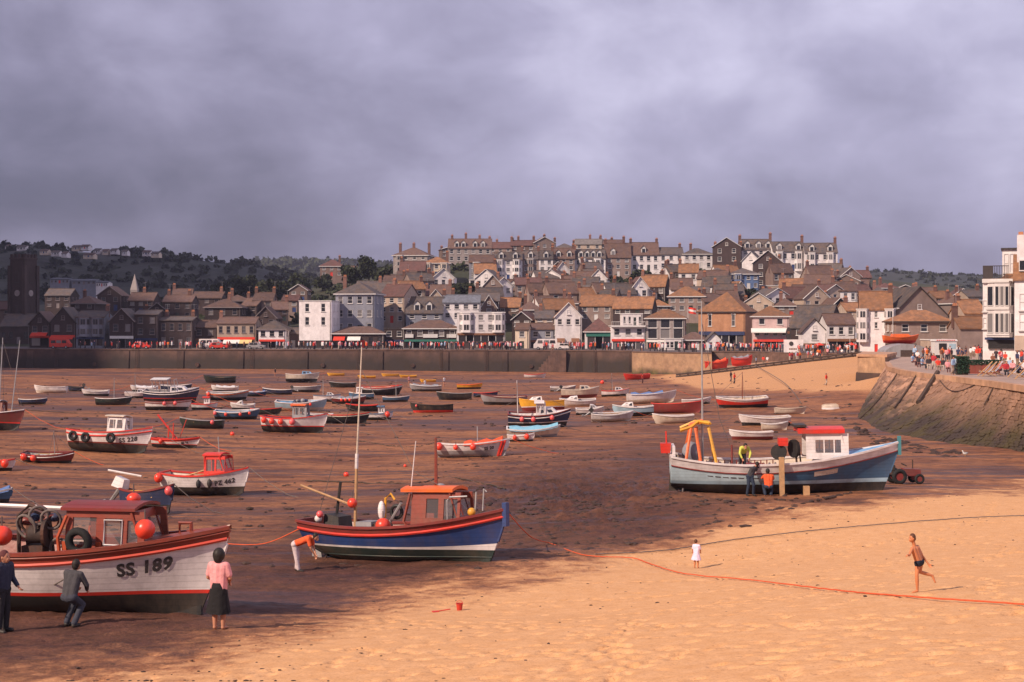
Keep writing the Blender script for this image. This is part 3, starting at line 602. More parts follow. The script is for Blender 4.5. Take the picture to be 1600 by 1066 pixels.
CHIM = mat('chimney_brick', (.15, .075, .06), var=.3, scale=2, objvar=.3, bump=.03); POT = mat('chimney_pot', (.42, .17, .09), var=.2)
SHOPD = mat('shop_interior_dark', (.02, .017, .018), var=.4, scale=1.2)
WC = {}
def win_mesh(w, h, style):
    k = (round(w, 1), round(h, 1), style)
    if k in WC: return WC[k]
    w, h = max(k[0], .4), max(k[1], .4); t = .09; fr = MB()
    fr.box(-w/2, -w/2+t, -.05, .05, -h/2, h/2).box(w/2-t, w/2, -.05, .05, -h/2, h/2).box(-w/2+t, w/2-t, -.05, .05, h/2-t, h/2).box(-w/2+t, w/2-t, -.05, .05, -h/2, -h/2+t)
    fr.box(-w/2-.1, w/2+.1, -.26, -.051, -h/2-.1, -h/2+.02)
    if style != 'plain':
        fr.box(-w/2+t, w/2-t, -.04, .04, -.035, .035)
        nb = max(1, int(round(w/.9)))
        for i in range(1, nb): x = -w/2 + w*i/nb; fr.box(x-.035, x+.035, -.045, .045, -h/2+t, h/2-t)
    pn = MB().box(-w/2+t*.5, w/2-t*.5, .052, .07, -h/2+t*.5, h/2-t*.5)
    me = fr.mesh('window'); me.materials.append({'dark': TRIMD, 'dim': TRIMM}.get(style, TRIM)); mp = pn.mesh('pane'); mp.materials.append(PANE); WC[k] = (me, mp); return WC[k]
def put_window(par, x, y, z, w, h, style='sash', rz=0):
    me, mp = win_mesh(w, h, style); o = link('window', me, None, par, (x, y, z)); o.rotation_euler.z = rz; link('pane', mp, None, o); return o
TRIM0 = TRIM
def house(u0, u1, vb, ve, vr, d, roof='gx', wall='white', rf='slate', fl=2, nw=3, yaw=0, label='', dp=8.0, chim=(), dorm=(), bays=(), shop=None, awn=None, wsize=None, style='sash', name='house', cat='house', group=None, side=1, ground_win=True, bal=None, fascia=None, deep=3.0, arch=False, par=None):
    cy = abs(math.cos(R(yaw))); w = (u1-u0)/F*d/cy; base = P((u0+u1)/2, vb, d); he = (vb-ve)/F*d; hr = max((vb-vr)/F*d, he+.05)
    o = empty(name, base, R(yaw), label, cat, group)
    m = WM[wall]; H0 = -deep; TRIM = TRIM0
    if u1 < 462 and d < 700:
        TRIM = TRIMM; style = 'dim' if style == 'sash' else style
    # windows
    holes = []; sh = he/fl
    for f_ in range(fl):
        if f_ == 0 and (shop or not ground_win): continue
        n_ = nw[f_] if isinstance(nw, (list, tuple)) else nw
        for i in range(n_):
            cw = w/n_; ww, wh = wsize or (min(1.25, cw*.52), min(1.75, sh*.56)); holes.append((-w/2 + cw*(i+.5) - ww/2, sh*f_ + sh*.53 - wh/2, ww, wh))
    if nw and ground_win and not shop and fl >= 1 and holes:
        # one ground-floor bay of openings becomes the door
        k = len([1 for q_ in holes if q_[1] < sh*.9])//2; x, z, ww, wh = holes[k]; dw = min(1.0, ww); holes[k] = (x+ww/2-dw/2, .05, dw, min(2.1, sh*.8)); door = k
    else: door = None
    xs = sorted({-w/2, w/2} | {q_[0] for q_ in holes} | {q_[0]+q_[2] for q_ in holes}); zs = sorted({H0, he} | {q_[1] for q_ in holes} | {q_[1]+q_[3] for q_ in holes})
    if shop: holes2 = holes + [(-w/2+.4, .1, w-.8, sh*.72)]; xs = sorted(set(xs) | {-w/2+.4, w/2-.4}); zs = sorted(set(zs) | {.1, .1+sh*.72})
    else: holes2 = holes
    mb = MB()
    for i in range(len(xs)-1):
        for j in range(len(zs)-1):
            cx, cz = (xs[i]+xs[i+1])/2, (zs[j]+zs[j+1])/2
            if any(q_[0] < cx < q_[0]+q_[2] and q_[1] < cz < q_[1]+q_[3] for q_ in holes2): continue
            mb.add([(xs[i], 0, zs[j]), (xs[i+1], 0, zs[j]), (xs[i+1], 0, zs[j+1]), (xs[i], 0, zs[j+1])], [(0, 1, 2, 3)])
    for (x, z, ww, wh) in holes2:
        dd = .2 if (x, z, ww, wh) in holes else 1.6
        a = [(x, 0, z), (x+ww, 0, z), (x+ww, 0, z+wh), (x, 0, z+wh)]; b = [(p_[0], dd, p_[2]) for p_ in a]
        mb.add(a + b, [(i, (i+1) % 4, 4+(i+1) % 4, 4+i) for i in range(4)])
    mb.add([(-w/2, 0, H0), (-w/2, dp, H0), (-w/2, dp, he), (-w/2, 0, he)], [(0, 1, 2, 3)]).add([(w/2, 0, H0), (w/2, dp, H0), (w/2, dp, he), (w/2, 0, he)], [(0, 1, 2, 3)]).add([(-w/2, dp, H0), (w/2, dp, H0), (w/2, dp, he), (-w/2, dp, he)], [(0, 1, 2, 3)])
    if roof == 'gx':
        for x in (-w/2, w/2): mb.add([(x, 0, he), (x, dp, he), (x, dp/2, hr-.05)], [(0, 1, 2)])
    if roof == 'gy':
        for y in (0, dp): mb.add([(-w/2, y, he), (w/2, y, he), (0, y, hr-.05)], [(0, 1, 2)])
    if roof == 'flat': mb.add([(-w/2, 0, he-.4), (w/2, 0, he-.4), (w/2, dp, he-.4), (-w/2, dp, he-.4)], [(0, 1, 2, 3)])
    me = bpy.data.meshes.new('wall'); me.from_pydata(mb.v, [], mb.f); bm = bmesh.new(); bm.from_mesh(me); bmesh.ops.remove_doubles(bm, verts=bm.verts, dist=1e-4); bmesh.ops.recalc_face_normals(bm, faces=bm.faces); bm.to_mesh(me); bm.free()
    link('wall', me, m, o)
    for k, (x, z, ww, wh) in enumerate(holes):
        if k == door:
            dm = MB().box(x+.003, x+ww-.003, .1, .17, z, z+wh-.003).build('door', (BLUE, RED, GREEN, TRIM)[rnd.randrange(4)], o); MB().ball((x+ww*.8, .09, z+1.0), .05, 6, 4).build('handle', STEEL, dm)
        else:
            put_window(o, x+ww/2, .1, z+wh/2, ww-.006, wh-.006, style)
            if arch: MB().tube([(x+ww/2+math.cos(t)*(ww/2+.08), -.04, z+wh+math.sin(t)*(ww*.35+.08)-.1) for t in np.linspace(0, PI, 9)], .12, 5).build('window_arch', TRIM, o)
    # side windows on the side the camera sees
    if side and fl > 1 and dp > 5:
        sx = 1 if base.x < 0 or yaw < 0 else -1
        if yaw > 3: sx = -1
        for f_ in range(1, fl):
            for q_ in ((.3, .7) if dp > 6.5 else (.5,)): put_window(o, sx*(w/2+.03), dp*q_, sh*f_+sh*.53, .95, min(1.6, sh*.5), style, R(90)*sx)
    R_ = RM[rf]; ov = .3
    if roof == 'gx':
        s_ = (hr-he)/(dp/2); p = [(0, -ov, he-ov*s_), (0, dp/2, hr), (0, dp+ov, he-ov*s_), (0, dp+ov, he-ov*s_+.24), (0, dp/2, hr+.24), (0, -ov, he-ov*s_+.24)]
        ro_ = MB().prism([(-w/2-.15, q_[1], q_[2]) for q_ in p], (w+.3, 0, 0)).build('roof', R_, o)
        MB().tube([(-w/2-.17, dp/2, hr+.26), (w/2+.17, dp/2, hr+.26)], .13, 6).build('ridge', R_, ro_)
    elif roof == 'gy':
        s_ = (hr-he)/(w/2); p = [(-w/2-ov, 0, he-ov*s_), (0, 0, hr), (w/2+ov, 0, he-ov*s_), (w/2+ov, 0, he-ov*s_+.24), (0, 0, hr+.24), (-w/2-ov, 0, he-ov*s_+.24)]
        ro_ = MB().prism([(q_[0], -.25, q_[2]) for q_ in p], (0, dp+.5, 0)).build('roof', R_, o)
        MB().tube([(-w/2-ov, -.3, he-ov*s_+.1), (0, -.3, hr+.12), (w/2+ov, -.3, he-ov*s_+.1)], .11, 4).build('bargeboard', TRIM if fascia != 'dark' else TRIMD, o)
        if hr-he > 2.2: put_window(o, 0, -.03, he+(hr-he)*.32, .8, 1.0, style)
    elif roof in ('hip', 'pyr'):
        e = .45; rl = max(0, (w-dp)/2) if roof == 'hip' else 0; rd = max(0, (dp-w)/2)
        a = [(-w/2-e, -e, he), (w/2+e, -e, he), (w/2+e, dp+e, he), (-w/2-e, dp+e, he)]
        if rl > .1: t_ = [(-rl, dp/2, hr), (rl, dp/2, hr)]; fs = [(0, 1, 5, 4), (1, 2, 5), (2, 3, 4, 5), (3, 0, 4), (3, 2, 1, 0)]
        elif rd > .1: t_ = [(0, dp/2-rd, hr), (0, dp/2+rd, hr)]; fs = [(0, 1, 4), (1, 2, 5, 4), (2, 3, 5), (3, 0, 4, 5), (3, 2, 1, 0)]
        else: t_ = [(0, dp/2, hr)]; fs = [(0, 1, 4), (1, 2, 4), (2, 3, 4), (3, 0, 4), (3, 2, 1, 0)]
        ro_ = MB().add(a + t_, fs).build('roof', R_, o)
        MB().box(-w/2-e-.02, w/2+e+.02, -e-.02, dp+e+.02, he-.22, he-.004).build('eaves', TRIM if fascia != 'dark' else TRIMD, o)
    elif roof == 'flat':
        ro_ = MB().box(-w/2-.12, w/2+.12, -.12, .18, he+.003, he+.2).box(-w/2-.12, -w/2+.18, .18, dp, he+.003, he+.2).box(w/2-.18, w/2+.12, .18, dp, he+.003, he+.2).build('parapet', TRIM if wall != 'dark' else TRIMD, o)
    if d < 420 and not par: MB().tube([(w/2-.25, -.07, H0+.2), (w/2-.25, -.07, he-.15)], .05, 5).build('drainpipe', TRIMD if wall != 'dark' else TRIM, o)
    for q_ in chim:
        q_ = q_ if isinstance(q_, tuple) else (q_, 1.7)
        x = -w/2 + w*q_[0]; y = dp/2 if roof != 'gy' else dp*.35
        zt = hr + q_[1] if roof != 'gy' or abs(q_[0]-.5) < .2 else he + (hr-he)*(1-abs(q_[0]-.5)*2)+q_[1]
        zb_ = he if roof != 'flat' else he-.5
        zt -= .45; c = MB().box(x-.42, x+.42, y-.3, y+.3, zb_, zt).box(x-.5, x+.5, y-.38, y+.38, zt+.002, zt+.15).build('chimney', CHIM, o)
        if rnd.random() < .45: MB().tube([(x+.2, y, zt), (x+.2, y, zt+1.9)], .025, 4).tube([(x-.4, y, zt+1.8), (x+.8, y, zt+1.8)], .02, 4).tube([(x-.2, y-.25, zt+1.8), (x-.2, y+.25, zt+1.8)], .02, 4).build('aerial', STEEL, c)
        for k in (-.3, .05, .38): MB().cyl((x+k*.7, y, zt+.36), (0, 0, 1), .11, .42, 7, .085).build('chimney_pot', POT, c)
    for q_ in dorm:
        x = -w/2 + w*q_; s_ = (hr-he)/(dp/2); y0 = .5; z0 = he + y0*s_ + .2; hh = 1.5; y1 = min(dp/2, y0 + (hh)/max(s_, .25)); wd = 1.5
        dm = MB().add([(x-wd/2, y0, z0-.4), (x+wd/2, y0, z0-.4), (x+wd/2, y0, z0+hh), (x, y0, z0+hh+.75), (x-wd/2, y0, z0+hh)], [(0, 1, 2, 3, 4)]).add([(x-wd/2, y0, z0-.4), (x-wd/2, y0, z0+hh), (x-wd/2, y1, z0+hh)], [(0, 1, 2)]).add([(x+wd/2, y0, z0-.4), (x+wd/2, y0, z0+hh), (x+wd/2, y1, z0+hh)], [(0, 1, 2)]).build('dormer', TRIM, o)
        MB().prism([(x-wd/2-.2, y0-.2, z0+hh-.12), (x, y0-.2, z0+hh+.78), (x+wd/2+.2, y0-.2, z0+hh-.12), (x+wd/2+.2, y0-.2, z0+hh+.03), (x, y0-.2, z0+hh+.95), (x-wd/2-.2, y0-.2, z0+hh+.03)], (0, y1-y0+1.0, 0)).build('dormer_roof', R_, dm)
        MB().box(x-.5, x+.5, y0-.05, y0-.01, z0, z0+1.25).build('pane', PANE, dm)
    for (q_, bw, f0, f1) in bays:
        x = -w/2 + w*q_; z0, z1 = sh*f0, sh*f1-.15; pr_ = .9
        pts_ = [(x-bw/2, -.002, 0), (x-bw*.3, -pr_, 0), (x+bw*.3, -pr_, 0), (x+bw/2, -.002, 0)]
        bb = MB().prism([(a[0], a[1], z0) for a in pts_], (0, 0, z1-z0)).build('bay', m, o)
        MB().prism([(x+(a[0]-x)*1.1, a[1]*1.1, z1+.002) for a in pts_], (0, 0, .22)).build('bay_roof', TRIM, bb)
        for f_ in range(int(f0), int(math.ceil(f1))):
            for (a, b_) in zip(pts_[:-1], pts_[1:]):
                A, B_ = Vector(a), Vector(b_); nrm = Vector((B_.y-A.y, -(B_.x-A.x), 0)).normalized(); 
                if nrm.y > 0: nrm = -nrm
                z_a, z_b = sh*f_+sh*.25, sh*f_+sh*.8
                p0, p1 = A.lerp(B_, .14), A.lerp(B_, .86)
                MB().hexa([p0+Vector((0,0,z_a)), p1+Vector((0,0,z_a)), p1+nrm*.03+Vector((0,0,z_a)), p0+nrm*.03+Vector((0,0,z_a))], [p0+Vector((0,0,z_b)), p1+Vector((0,0,z_b)), p1+nrm*.03+Vector((0,0,z_b)), p0+nrm*.03+Vector((0,0,z_b))]).build('pane', PANE, bb)
                for tq_ in (.14, .5, .86):
                    pm = A.lerp(B_, tq_)+nrm*.04; MB().tube([pm+Vector((0, 0, z_a)), pm+Vector((0, 0, z_b))], .05, 4).build('mullion', TRIM, bb)
    if shop:
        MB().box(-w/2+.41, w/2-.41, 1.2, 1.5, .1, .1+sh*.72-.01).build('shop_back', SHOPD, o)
        MB().box(-w/2+.1, w/2-.1, -.16, -.003, sh*.73, sh*.93).build('shop_fascia', shop, o)
        nmul = max(2, int(w/1.6))
        for i in range(1, nmul): x = -w/2+.4+(w-.8)*i/nmul; MB().box(x-.06, x+.06, .1, .22, .1, .1+sh*.72-.01).build('mullion', TRIM, o)
        for i in range(nmul):
            if i % 3 == 1: continue
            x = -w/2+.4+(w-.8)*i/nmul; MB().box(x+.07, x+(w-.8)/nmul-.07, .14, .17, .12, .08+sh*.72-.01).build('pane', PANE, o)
    for a in (awn if isinstance(awn, list) else [awn] if awn else []):
        x0, x1, m_ = -w/2 + w*a[0], -w/2 + w*a[1], a[2]; z0 = sh*.74 if len(a) < 4 else a[3]*he
        MB().prism([(x0, -.01, z0), (x0, -1.5, z0-.75), (x0, -1.5, z0-.95), (x0, -.01, z0-.1)], (x1-x0, 0, 0)).build('awning', m_, o)
    if bal:
        z0 = bal*he; MB().box(-w/2, w/2, -1.1, -.003, z0-.18, z0).build('balcony_floor', TRIM, o)
        rl_ = MB().box(-w/2, w/2, -1.12, -1.04, z0+.95, z0+1.05).build('balcony_rail', TRIM, o); nb = int(w/.45)
        bm_ = MB().box(-.03, .03, -1.1, -1.05, .001, .949).mesh('baluster'); bm_.materials.append(TRIM)
        for i in range(nb+1): link('baluster', bm_, None, rl_, (-w/2+.05+(w-.1)*i/nb, 0, z0))
    return o
H = house
AW = {'white': mat('awning_white', (.7, .66, .62), var=.1), 'red': mat('awning_red', (.62, .05, .03), var=.15), 'yellow': mat('awning_yellow', (.7, .5, .22), var=.1), 'green': mat('awning_green', (.03, .14, .11), var=.15), 'brown': mat('awning_brown', (.2, .09, .05), var=.2), 'navy': mat('awning_navy', (.03, .04, .1), var=.2)}
# ---- front row along the far promenade, left to right
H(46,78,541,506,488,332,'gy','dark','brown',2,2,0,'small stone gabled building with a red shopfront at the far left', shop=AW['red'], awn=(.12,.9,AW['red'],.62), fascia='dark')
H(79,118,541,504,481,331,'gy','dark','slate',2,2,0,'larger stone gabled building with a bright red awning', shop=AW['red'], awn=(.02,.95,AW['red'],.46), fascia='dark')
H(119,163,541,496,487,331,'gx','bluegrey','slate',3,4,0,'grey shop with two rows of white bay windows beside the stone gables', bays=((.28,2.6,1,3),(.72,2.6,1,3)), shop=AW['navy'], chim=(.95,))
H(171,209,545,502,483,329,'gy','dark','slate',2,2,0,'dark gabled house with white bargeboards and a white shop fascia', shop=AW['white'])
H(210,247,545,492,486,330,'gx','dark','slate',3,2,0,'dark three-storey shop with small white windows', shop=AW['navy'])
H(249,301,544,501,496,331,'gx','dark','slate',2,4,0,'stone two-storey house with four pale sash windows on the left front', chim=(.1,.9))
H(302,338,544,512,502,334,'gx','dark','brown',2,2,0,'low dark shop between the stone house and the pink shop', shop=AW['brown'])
H(339,399,545,506,497,331,'gx','tan','brown',2,5,0,'pink-banded shop with a white and yellow awning', shop=AW['red'], awn=[(.18,.6,AW['white']),(.6,.92,AW['yellow'])], chim=(.02,))
H(404,446,545,514,500,330,'hip','white','slate',2,3,0,'small white hip-roofed shop left of the tall pale block', shop=AW['red'])
H(446,470,546,522,514,336,'gx','brown','slate',1,1,0,'narrow brown lean-to beside the tall pale block')
H(467,518,534,471,470,330,'flat','white','flat',3,(0,2,2),-6,'tall pale pinkish flat-topped block with paired windows', dp=9, wsize=(1.0,1.9), ground_win=False, deep=1)
H(467,518,546,533.5,533,329.4,'flat','dark','flat',1,5,-6,'dark open ground storey under the pale pink block', dp=8.4, style='dark', side=0, deep=.3, ground_win=True)
H(524,585,522,459,440,338,'hip','bluegrey','slate',3,4,-6,'big blue-grey building with a slate hipped roof behind the pale block', dp=12, chim=(.1,))
H(519,600,546,521,510,330,'hip','dark','brown',1,6,0,'long low market building with a brown roof and dark openings', dp=7, style='dark', awn=[(.03,.25,AW['red'],.8),(.3,.55,AW['white'],.8)])
H(600,632,546,514,512,332,'flat','dark','flat',2,2,0,'narrow dark flat-roofed shop beside the black-fronted inn', shop=AW['navy'])
H(631,715,546,513,500,328,'hip','dark','brown',2,5,0,'long black-fronted inn with white panels below its windows', dp=8, shop=AW['green'], fascia='x')
H(714,789,535,489,488,326,'flat','white','flat',3,5,0,'white flat-roofed building with bay windows beside the inn', dp=8, bays=((.2,2.8,1,3),(.86,2.8,1,3)), shop=AW['brown'])
H(714,789,546.5,534.5,534,325.4,'flat','dark','flat',1,5,0,'dark shopfront base of the white flat-roofed building', dp=8, style='dark', side=0, deep=.3)
H(805,826,546,515,507,322,'gx','cream','brown',2,1,-8,'small cream house with a brown roof near the camper van', side=0, dp=5)
H(827,866,546,515,507,325,'gx','bluegrey','brown',2,2,0,'low blue-grey shop joined to the cream house', shop=AW['brown'])
H(868,909,546,495,474,321,'gy','white','orange',3,(2,0,3),0,'bright white gabled house with an orange-brown roof and porch awnings', awn=[(.05,.35,AW['brown'],.34),(.6,.9,AW['brown'],.34)], wsize=(1.0,1.3))
H(915,957,547,518,497,318,'hip','white','red',1,3,0,'single-storey white cafe with a red-orange roof and green fascia', dp=6.5, shop=AW['green'])
H(955,1008,547,510,488,316,'flat','white','flat',2,3,0,'white building with a long white balcony over the shopfronts', dp=8, shop=AW['red'], bal=1.0)
H(972,1004,511,491,483,319,'flat','white','flat',1,4,0,'set-back white upper storey behind the long balcony', dp=6, deep=.4, side=0)
H(1010,1069,547,497,483,315,'hip','grey','orange',3,3,-10,'grey three-storey building with big dark windows and an orange hipped roof', dp=7, wsize=(2.1,2.2), shop=AW['white'], style='plain', fascia='x')
H(1093,1162,545,487,455,312,'pyr','warm','orange',2,2,-22,'big brown stone hall with arched windows and a pyramid roof', dp=11, wsize=(.8,2.6), arch=True, shop=AW['navy'], fascia='dark', side=0)
H(1040,1067,549,530,526,300,'flat','white','flat',1,4,0,'white glazed kiosk in front of the grey building', dp=3, wsize=(.8,1.3), name='kiosk', cat='kiosk', deep=.2, side=0)
H(1067,1104,549,531,519,301,'hip','brown','brown',1,4,0,'brown-roofed open shelter beside the white kiosk', dp=4, name='shelter', cat='shelter', style='dark', deep=.2)
H(1105,1127,549,531,520,298,'gy','white','slate',1,2,0,'small white kiosk with a dark pointed roof before the stone hall', dp=3, name='kiosk', cat='kiosk', deep=.2, side=0, fascia='dark')
H(1177,1232,547,494,478,300,'hip','pink','orange',3,(0,4,2),-8,'pinkish guest house with an orange roof and white awning line', dp=7, awn=(-.05,1.02,AW['white'],.64), shop=AW['red'], style='plain')
H(1236,1290,545,512,478,318,'gx','dark','slate',2,2,-30,'dark house with a big grey slate roof behind the white gable', dp=12)
H(1254,1292,552,519,499,284,'gy','white','brown',2,1,-6,'small white gabled house beside the white painted sign wall', dp=8, shop=AW['brown'], fascia='dark')
H(1292,1337,549,507,492,283,'gx','white','brown',2,3,0,'low white terraced shop with brown roof right of the white gable', dp=8, shop=AW['brown'])
H(1345,1393,552,483,457,262,'gx','white','orange',4,(0,1,1,1),-12,'tall white house with an orange roof and stacked bay windows', dp=7, bays=((.08,2.2,1,4),(.92,2.0,1,4)), chim=(.97,), wsize=(.6,1.2))
H(1392,1482,545,494,449,262,'gy','stone','slate',3,(0,0,2),4,'broad stone gable with a slate roof behind the orange lifeboat', dp=14, side=0, fascia='dark')
H(1400,1488,546,502,484,240,'hip','stone','orange',2,(0,3),0,'low stone building with an orange-brown hipped roof behind the ice cream van', dp=7, fascia='dark', ground_win=False)
H(1452,1487,548,532,531,232,'flat','tan','flat',1,2,0,'tan flat-roofed annex behind the ice cream van', dp=5, style='dark', side=0, deep=.5)
H(1507,1540,548,490,470,232,'gx','tan','orange',2,2,0,'cottage with an orange tiled roof in the gap left of the bay-windowed house', chim=((.02,1.2),), deep=1)
H(1500,1542,552,513,497,215,'gx','stone','orange',1,1,0,'low stone cottage with an orange roof beside the bay-windowed house', chim=((.03,2.2),), dp=6, side=0, ground_win=False, deep=.5)
# ---- second rows
H(254,300,500,472,462,372,'gx','dark','brown',2,3,0,'dark house with brown roof behind the left front row', chim=(.1,.8))
H(300,346,486,466,457,398,'gx','dark','brown',2,3,0,'brown-roofed house below the left tree belt', chim=(.9,))
H(320,376,512,480,467,362,'hip','dark','brown',2,3,0,'dark house with a wide brown hipped roof', chim=(.6,))
H(395,426,500,470,458,372,'gx','stone','brown',2,2,0,'brown-roofed house with a pale balcony left of the pale block', chim=(.05,.95))
H(440,466,488,470,462,385,'gx','stone','red',2,2,0,'small red-roofed house up behind the narrow lean-to')
H(452,480,470,454,445,420,'gy','brown','red',2,2,0,'red gabled house on the slope left of the slate hipped roof')
H(398,432,520,497,480,350,'gy','dark','brown',2,2,0,'steep brown gable behind the small white shop')
H(152,190,486,462,448,392,'gy','dark','brown',2,2,0,'dark gabled house on the slope right of the church tower')
H(200,240,490,470,458,390,'gx','dark','brown',2,3,0,'dark house with a weathered brown roof behind the dark three-storey shop', chim=(.5,))
H(70,110,482,462,452,410,'gx','dark','slate',2,3,0,'dark slate-roofed row right of the church tower')
H(-10,16,500,484,472,372,'gx','brown','red',2,2,0,'pinkish red-roofed house left of the church tower', chim=())
H(592,632,505,463,445,352,'gx','tan','red',3,3,-24,'tan house with a red roof and a pale gable end on its right', dp=8, chim=(.3,))
H(634,692,513,489,465,350,'gx','bluegrey','slate',2,3,0,'slate-roofed house with two white dormers behind the inn', dorm=(.3,.62))
H(692,750,500,473,462,352,'gx','white','blueslate',2,4,0,'white house with a grey-blue roof behind the white flat-roofed building', chim=(.02,), dp=7)
H(752,776,498,480,462,358,'gy','brown','slate',2,1,0,'narrow brown gable right of the grey-blue roof')
H(645,676,462,444,434,412,'gx','white','red',1,2,0,'low white house with a dark red roof in the middle of the hillside')
H(683,707,450,435,434,425,'flat','white','flat',1,2,-10,'small white flat-roofed bungalow below the orange-roofed bay house', dp=6)
H(733,754,462,438,437,412,'flat','white','flat',2,2,0,'narrow white house with dark window columns on the mid hillside', dp=6, wsize=(1.3,2.0))
H(620,650,446,434,424,432,'gx','brown','brown',1,3,0,'brown-roofed outhouse under the grey villa')
H(768,892,472,454,437,402,'gx','brown','brown',1,9,0,'long brown mid-hill terrace with white dormers', dorm=(.12,.27,.52,.62,.78), dp=9, chim=(.3,.45,.9), ground_win=True)
H(556,600,470,452,440,425,'gx','dark','slate',2,2,0,'dark slate-roofed house behind the blue-grey building')
H(1045,1100,488,463,447,362,'hip','stone','orange',2,4,-8,'stone house with a broad orange-brown hipped roof above the grey building', dp=8)
H(905,957,500,478,462,350,'gx','stone','orange',2,3,-12,'stone house with a long orange roof above the white gabled house', chim=(.95,))
H(958,1018,492,482,465,345,'gx','dark','orange',1,4,-14,'orange-roofed house right above the balcony building', chim=(.35,))
H(853,900,505,484,468,345,'gx','brown','orange',2,3,10,'orange-brown roofed house behind the bright white gable', chim=(.9,))
H(958,1000,466,450,440,392,'hip','tan','brown',2,3,0,'tan house with a hipped roof below the big dark tree', chim=(.1,))
H(1110,1142,452,428,418,405,'hip','white','slate',2,3,8,'white house with round bay at the left of the blue-fronted house', bays=((.5,3.0,0,2),))
H(1142,1186,452,428,418,402,'hip','blue','slate',2,4,0,'blue-fronted house with white bay windows below the terraces', bays=((.25,2.4,0,2),))
H(1178,1222,448,410,392,420,'gy','dark','red',3,2,-8,'tall dark red-gabled stone house below the upper terrace', chim=(.9,), dp=9)
H(1160,1186,424,408,394,436,'gy','white','slate',2,0,-20,'blank white gable end in front of the upper terrace', side=0)
H(1188,1218,460,447,446,412,'flat','tan','flat',1,3,0,'pale terrace storey below the dark red-gabled house', dp=5)
H(1218,1262,470,450,436,392,'gx','brown','orange',2,3,-14,'brown house with an orange roof right of the blue-fronted house', chim=(.1,))
H(1246,1300,482,462,446,372,'gx','brown','brown',2,3,10,'brown-roofed house with a white gable sign on the right hillside', chim=(.8,))
H(1320,1362,448,434,423,470,'gx','brown','red',2,2,0,'red-roofed chimneyed house on the skyline right of the end terrace', chim=(.3,.95))
# ---- upper terraces
H(500,536,432,416,405,560,'hip','brown','red',2,3,0,'brown hip-roofed house on the skyline above the left trees', chim=(.8,))
H(536,556,436,424,416,560,'gx','tan','brown',1,2,0,'small tan house stepping down the left skyline')
H(614,668,426,399,386,468,'hip','grey','brown',3,4,-10,'grey stone villa with a hipped roof at the left end of the terraces', bays=((.2,3.0,0,3),), chim=(.1,.5,.95), dp=10)
H(662,702,434,411,400,452,'hip','cream','orange',2,3,0,'cream house with an orange roof and white bays left of the stone mansion', bays=((.15,2.6,0,2),(.8,2.8,0,2)), chim=(.9,))
H(700,768,410,388,373,500,'gx','grey','brown',2,6,0,'large stone mansion with a row of dormers on the left skyline', dorm=(.2,.35,.62,.8), chim=(.08,(.4,2.4),.72,(.95,1.2)), dp=11)
H(733,772,436,410,399,455,'gx','bluegrey','brown',2,3,0,'house with a pale blue bay left of the twin-gabled white house', bays=((.3,2.6,0,2),))
H(772,816,438,406,394,458,'gx','white','slate',3,3,0,'white terrace house with twin white dormer gables', dorm=(.25,.75), bays=((.2,2.6,0,3),(.8,2.6,0,3)))
H(816,842,436,405,392,460,'gx','stone','slate',3,2,0,'narrow stone terrace house with one white bay', bays=((.5,2.6,0,3),), chim=(.0,.98), dorm=(.5,))
H(842,864,436,405,392,460,'gx','white','slate',3,2,0,'narrow white terrace house right of the stone one', chim=(.98,), dorm=(.5,))
H(864,898,434,404,388,464,'gx','stone','brown',3,3,0,'stone terrace house with a brown roof and white gable dormers', dorm=(.25,.75), chim=(.0,.95))
H(898,946,430,404,390,466,'gx','white','slate',2,4,0,'wide white terrace house with a long dormer band', dorm=(.2,.4,.6,.8), bays=((.25,2.8,0,2),(.75,2.8,0,2)), chim=(.02,))
H(946,986,432,402,380,468,'gx','stone','brown',3,3,0,'stone terrace house with one white dormer and a cafe terrace in front', dorm=(.3,), chim=(.03,(.75,2.6)))
H(986,1030,424,398,379,470,'gx','white','brown',2,4,0,'white terrace house under a brown roof with one dormer', dorm=(.45,), chim=(.02,.95))
H(1030,1068,421,398,387,470,'gx','white','slate',2,3,0,'plain white slate-roofed hotel house', chim=(.9,))
H(1068,1113,420,397,387,469,'hip','white','slate',2,4,0,'white hip-roofed hotel house ending the middle terrace', chim=(.3,))
H(1114,1157,424,386,372,450,'gy','dark','slate',3,2,-14,'tall dark stone gabled house rising at the gap in the terraces', chim=(.05,.95), dp=12)
H(1158,1208,422,390,374,452,'gx','white','slate',3,4,0,'white terrace with pointed dormers right of the dark stone gable', dorm=(.2,.55,.85), chim=(.02,(.98,2.4)))
H(1208,1258,424,393,378,448,'gx','white','slate',2,4,0,'white terrace house with paired gable dormers near the right end', dorm=(.2,.8), bays=((.2,2.6,0,2),(.8,2.6,0,2)), chim=((.98,2.4),))
H(1258,1308,424,395,380,444,'gx','white','slate',2,4,-6,'white end house of the upper terrace with two white gable dormers', dorm=(.22,.78), bays=((.22,2.6,0,2),(.78,2.6,0,2)), chim=((.97,2.2),))
H(1270,1318,436,421,420.5,438,'flat','tan','flat',1,3,0,'pale terrace wall with dark openings under the end house', dp=4, style='dark')
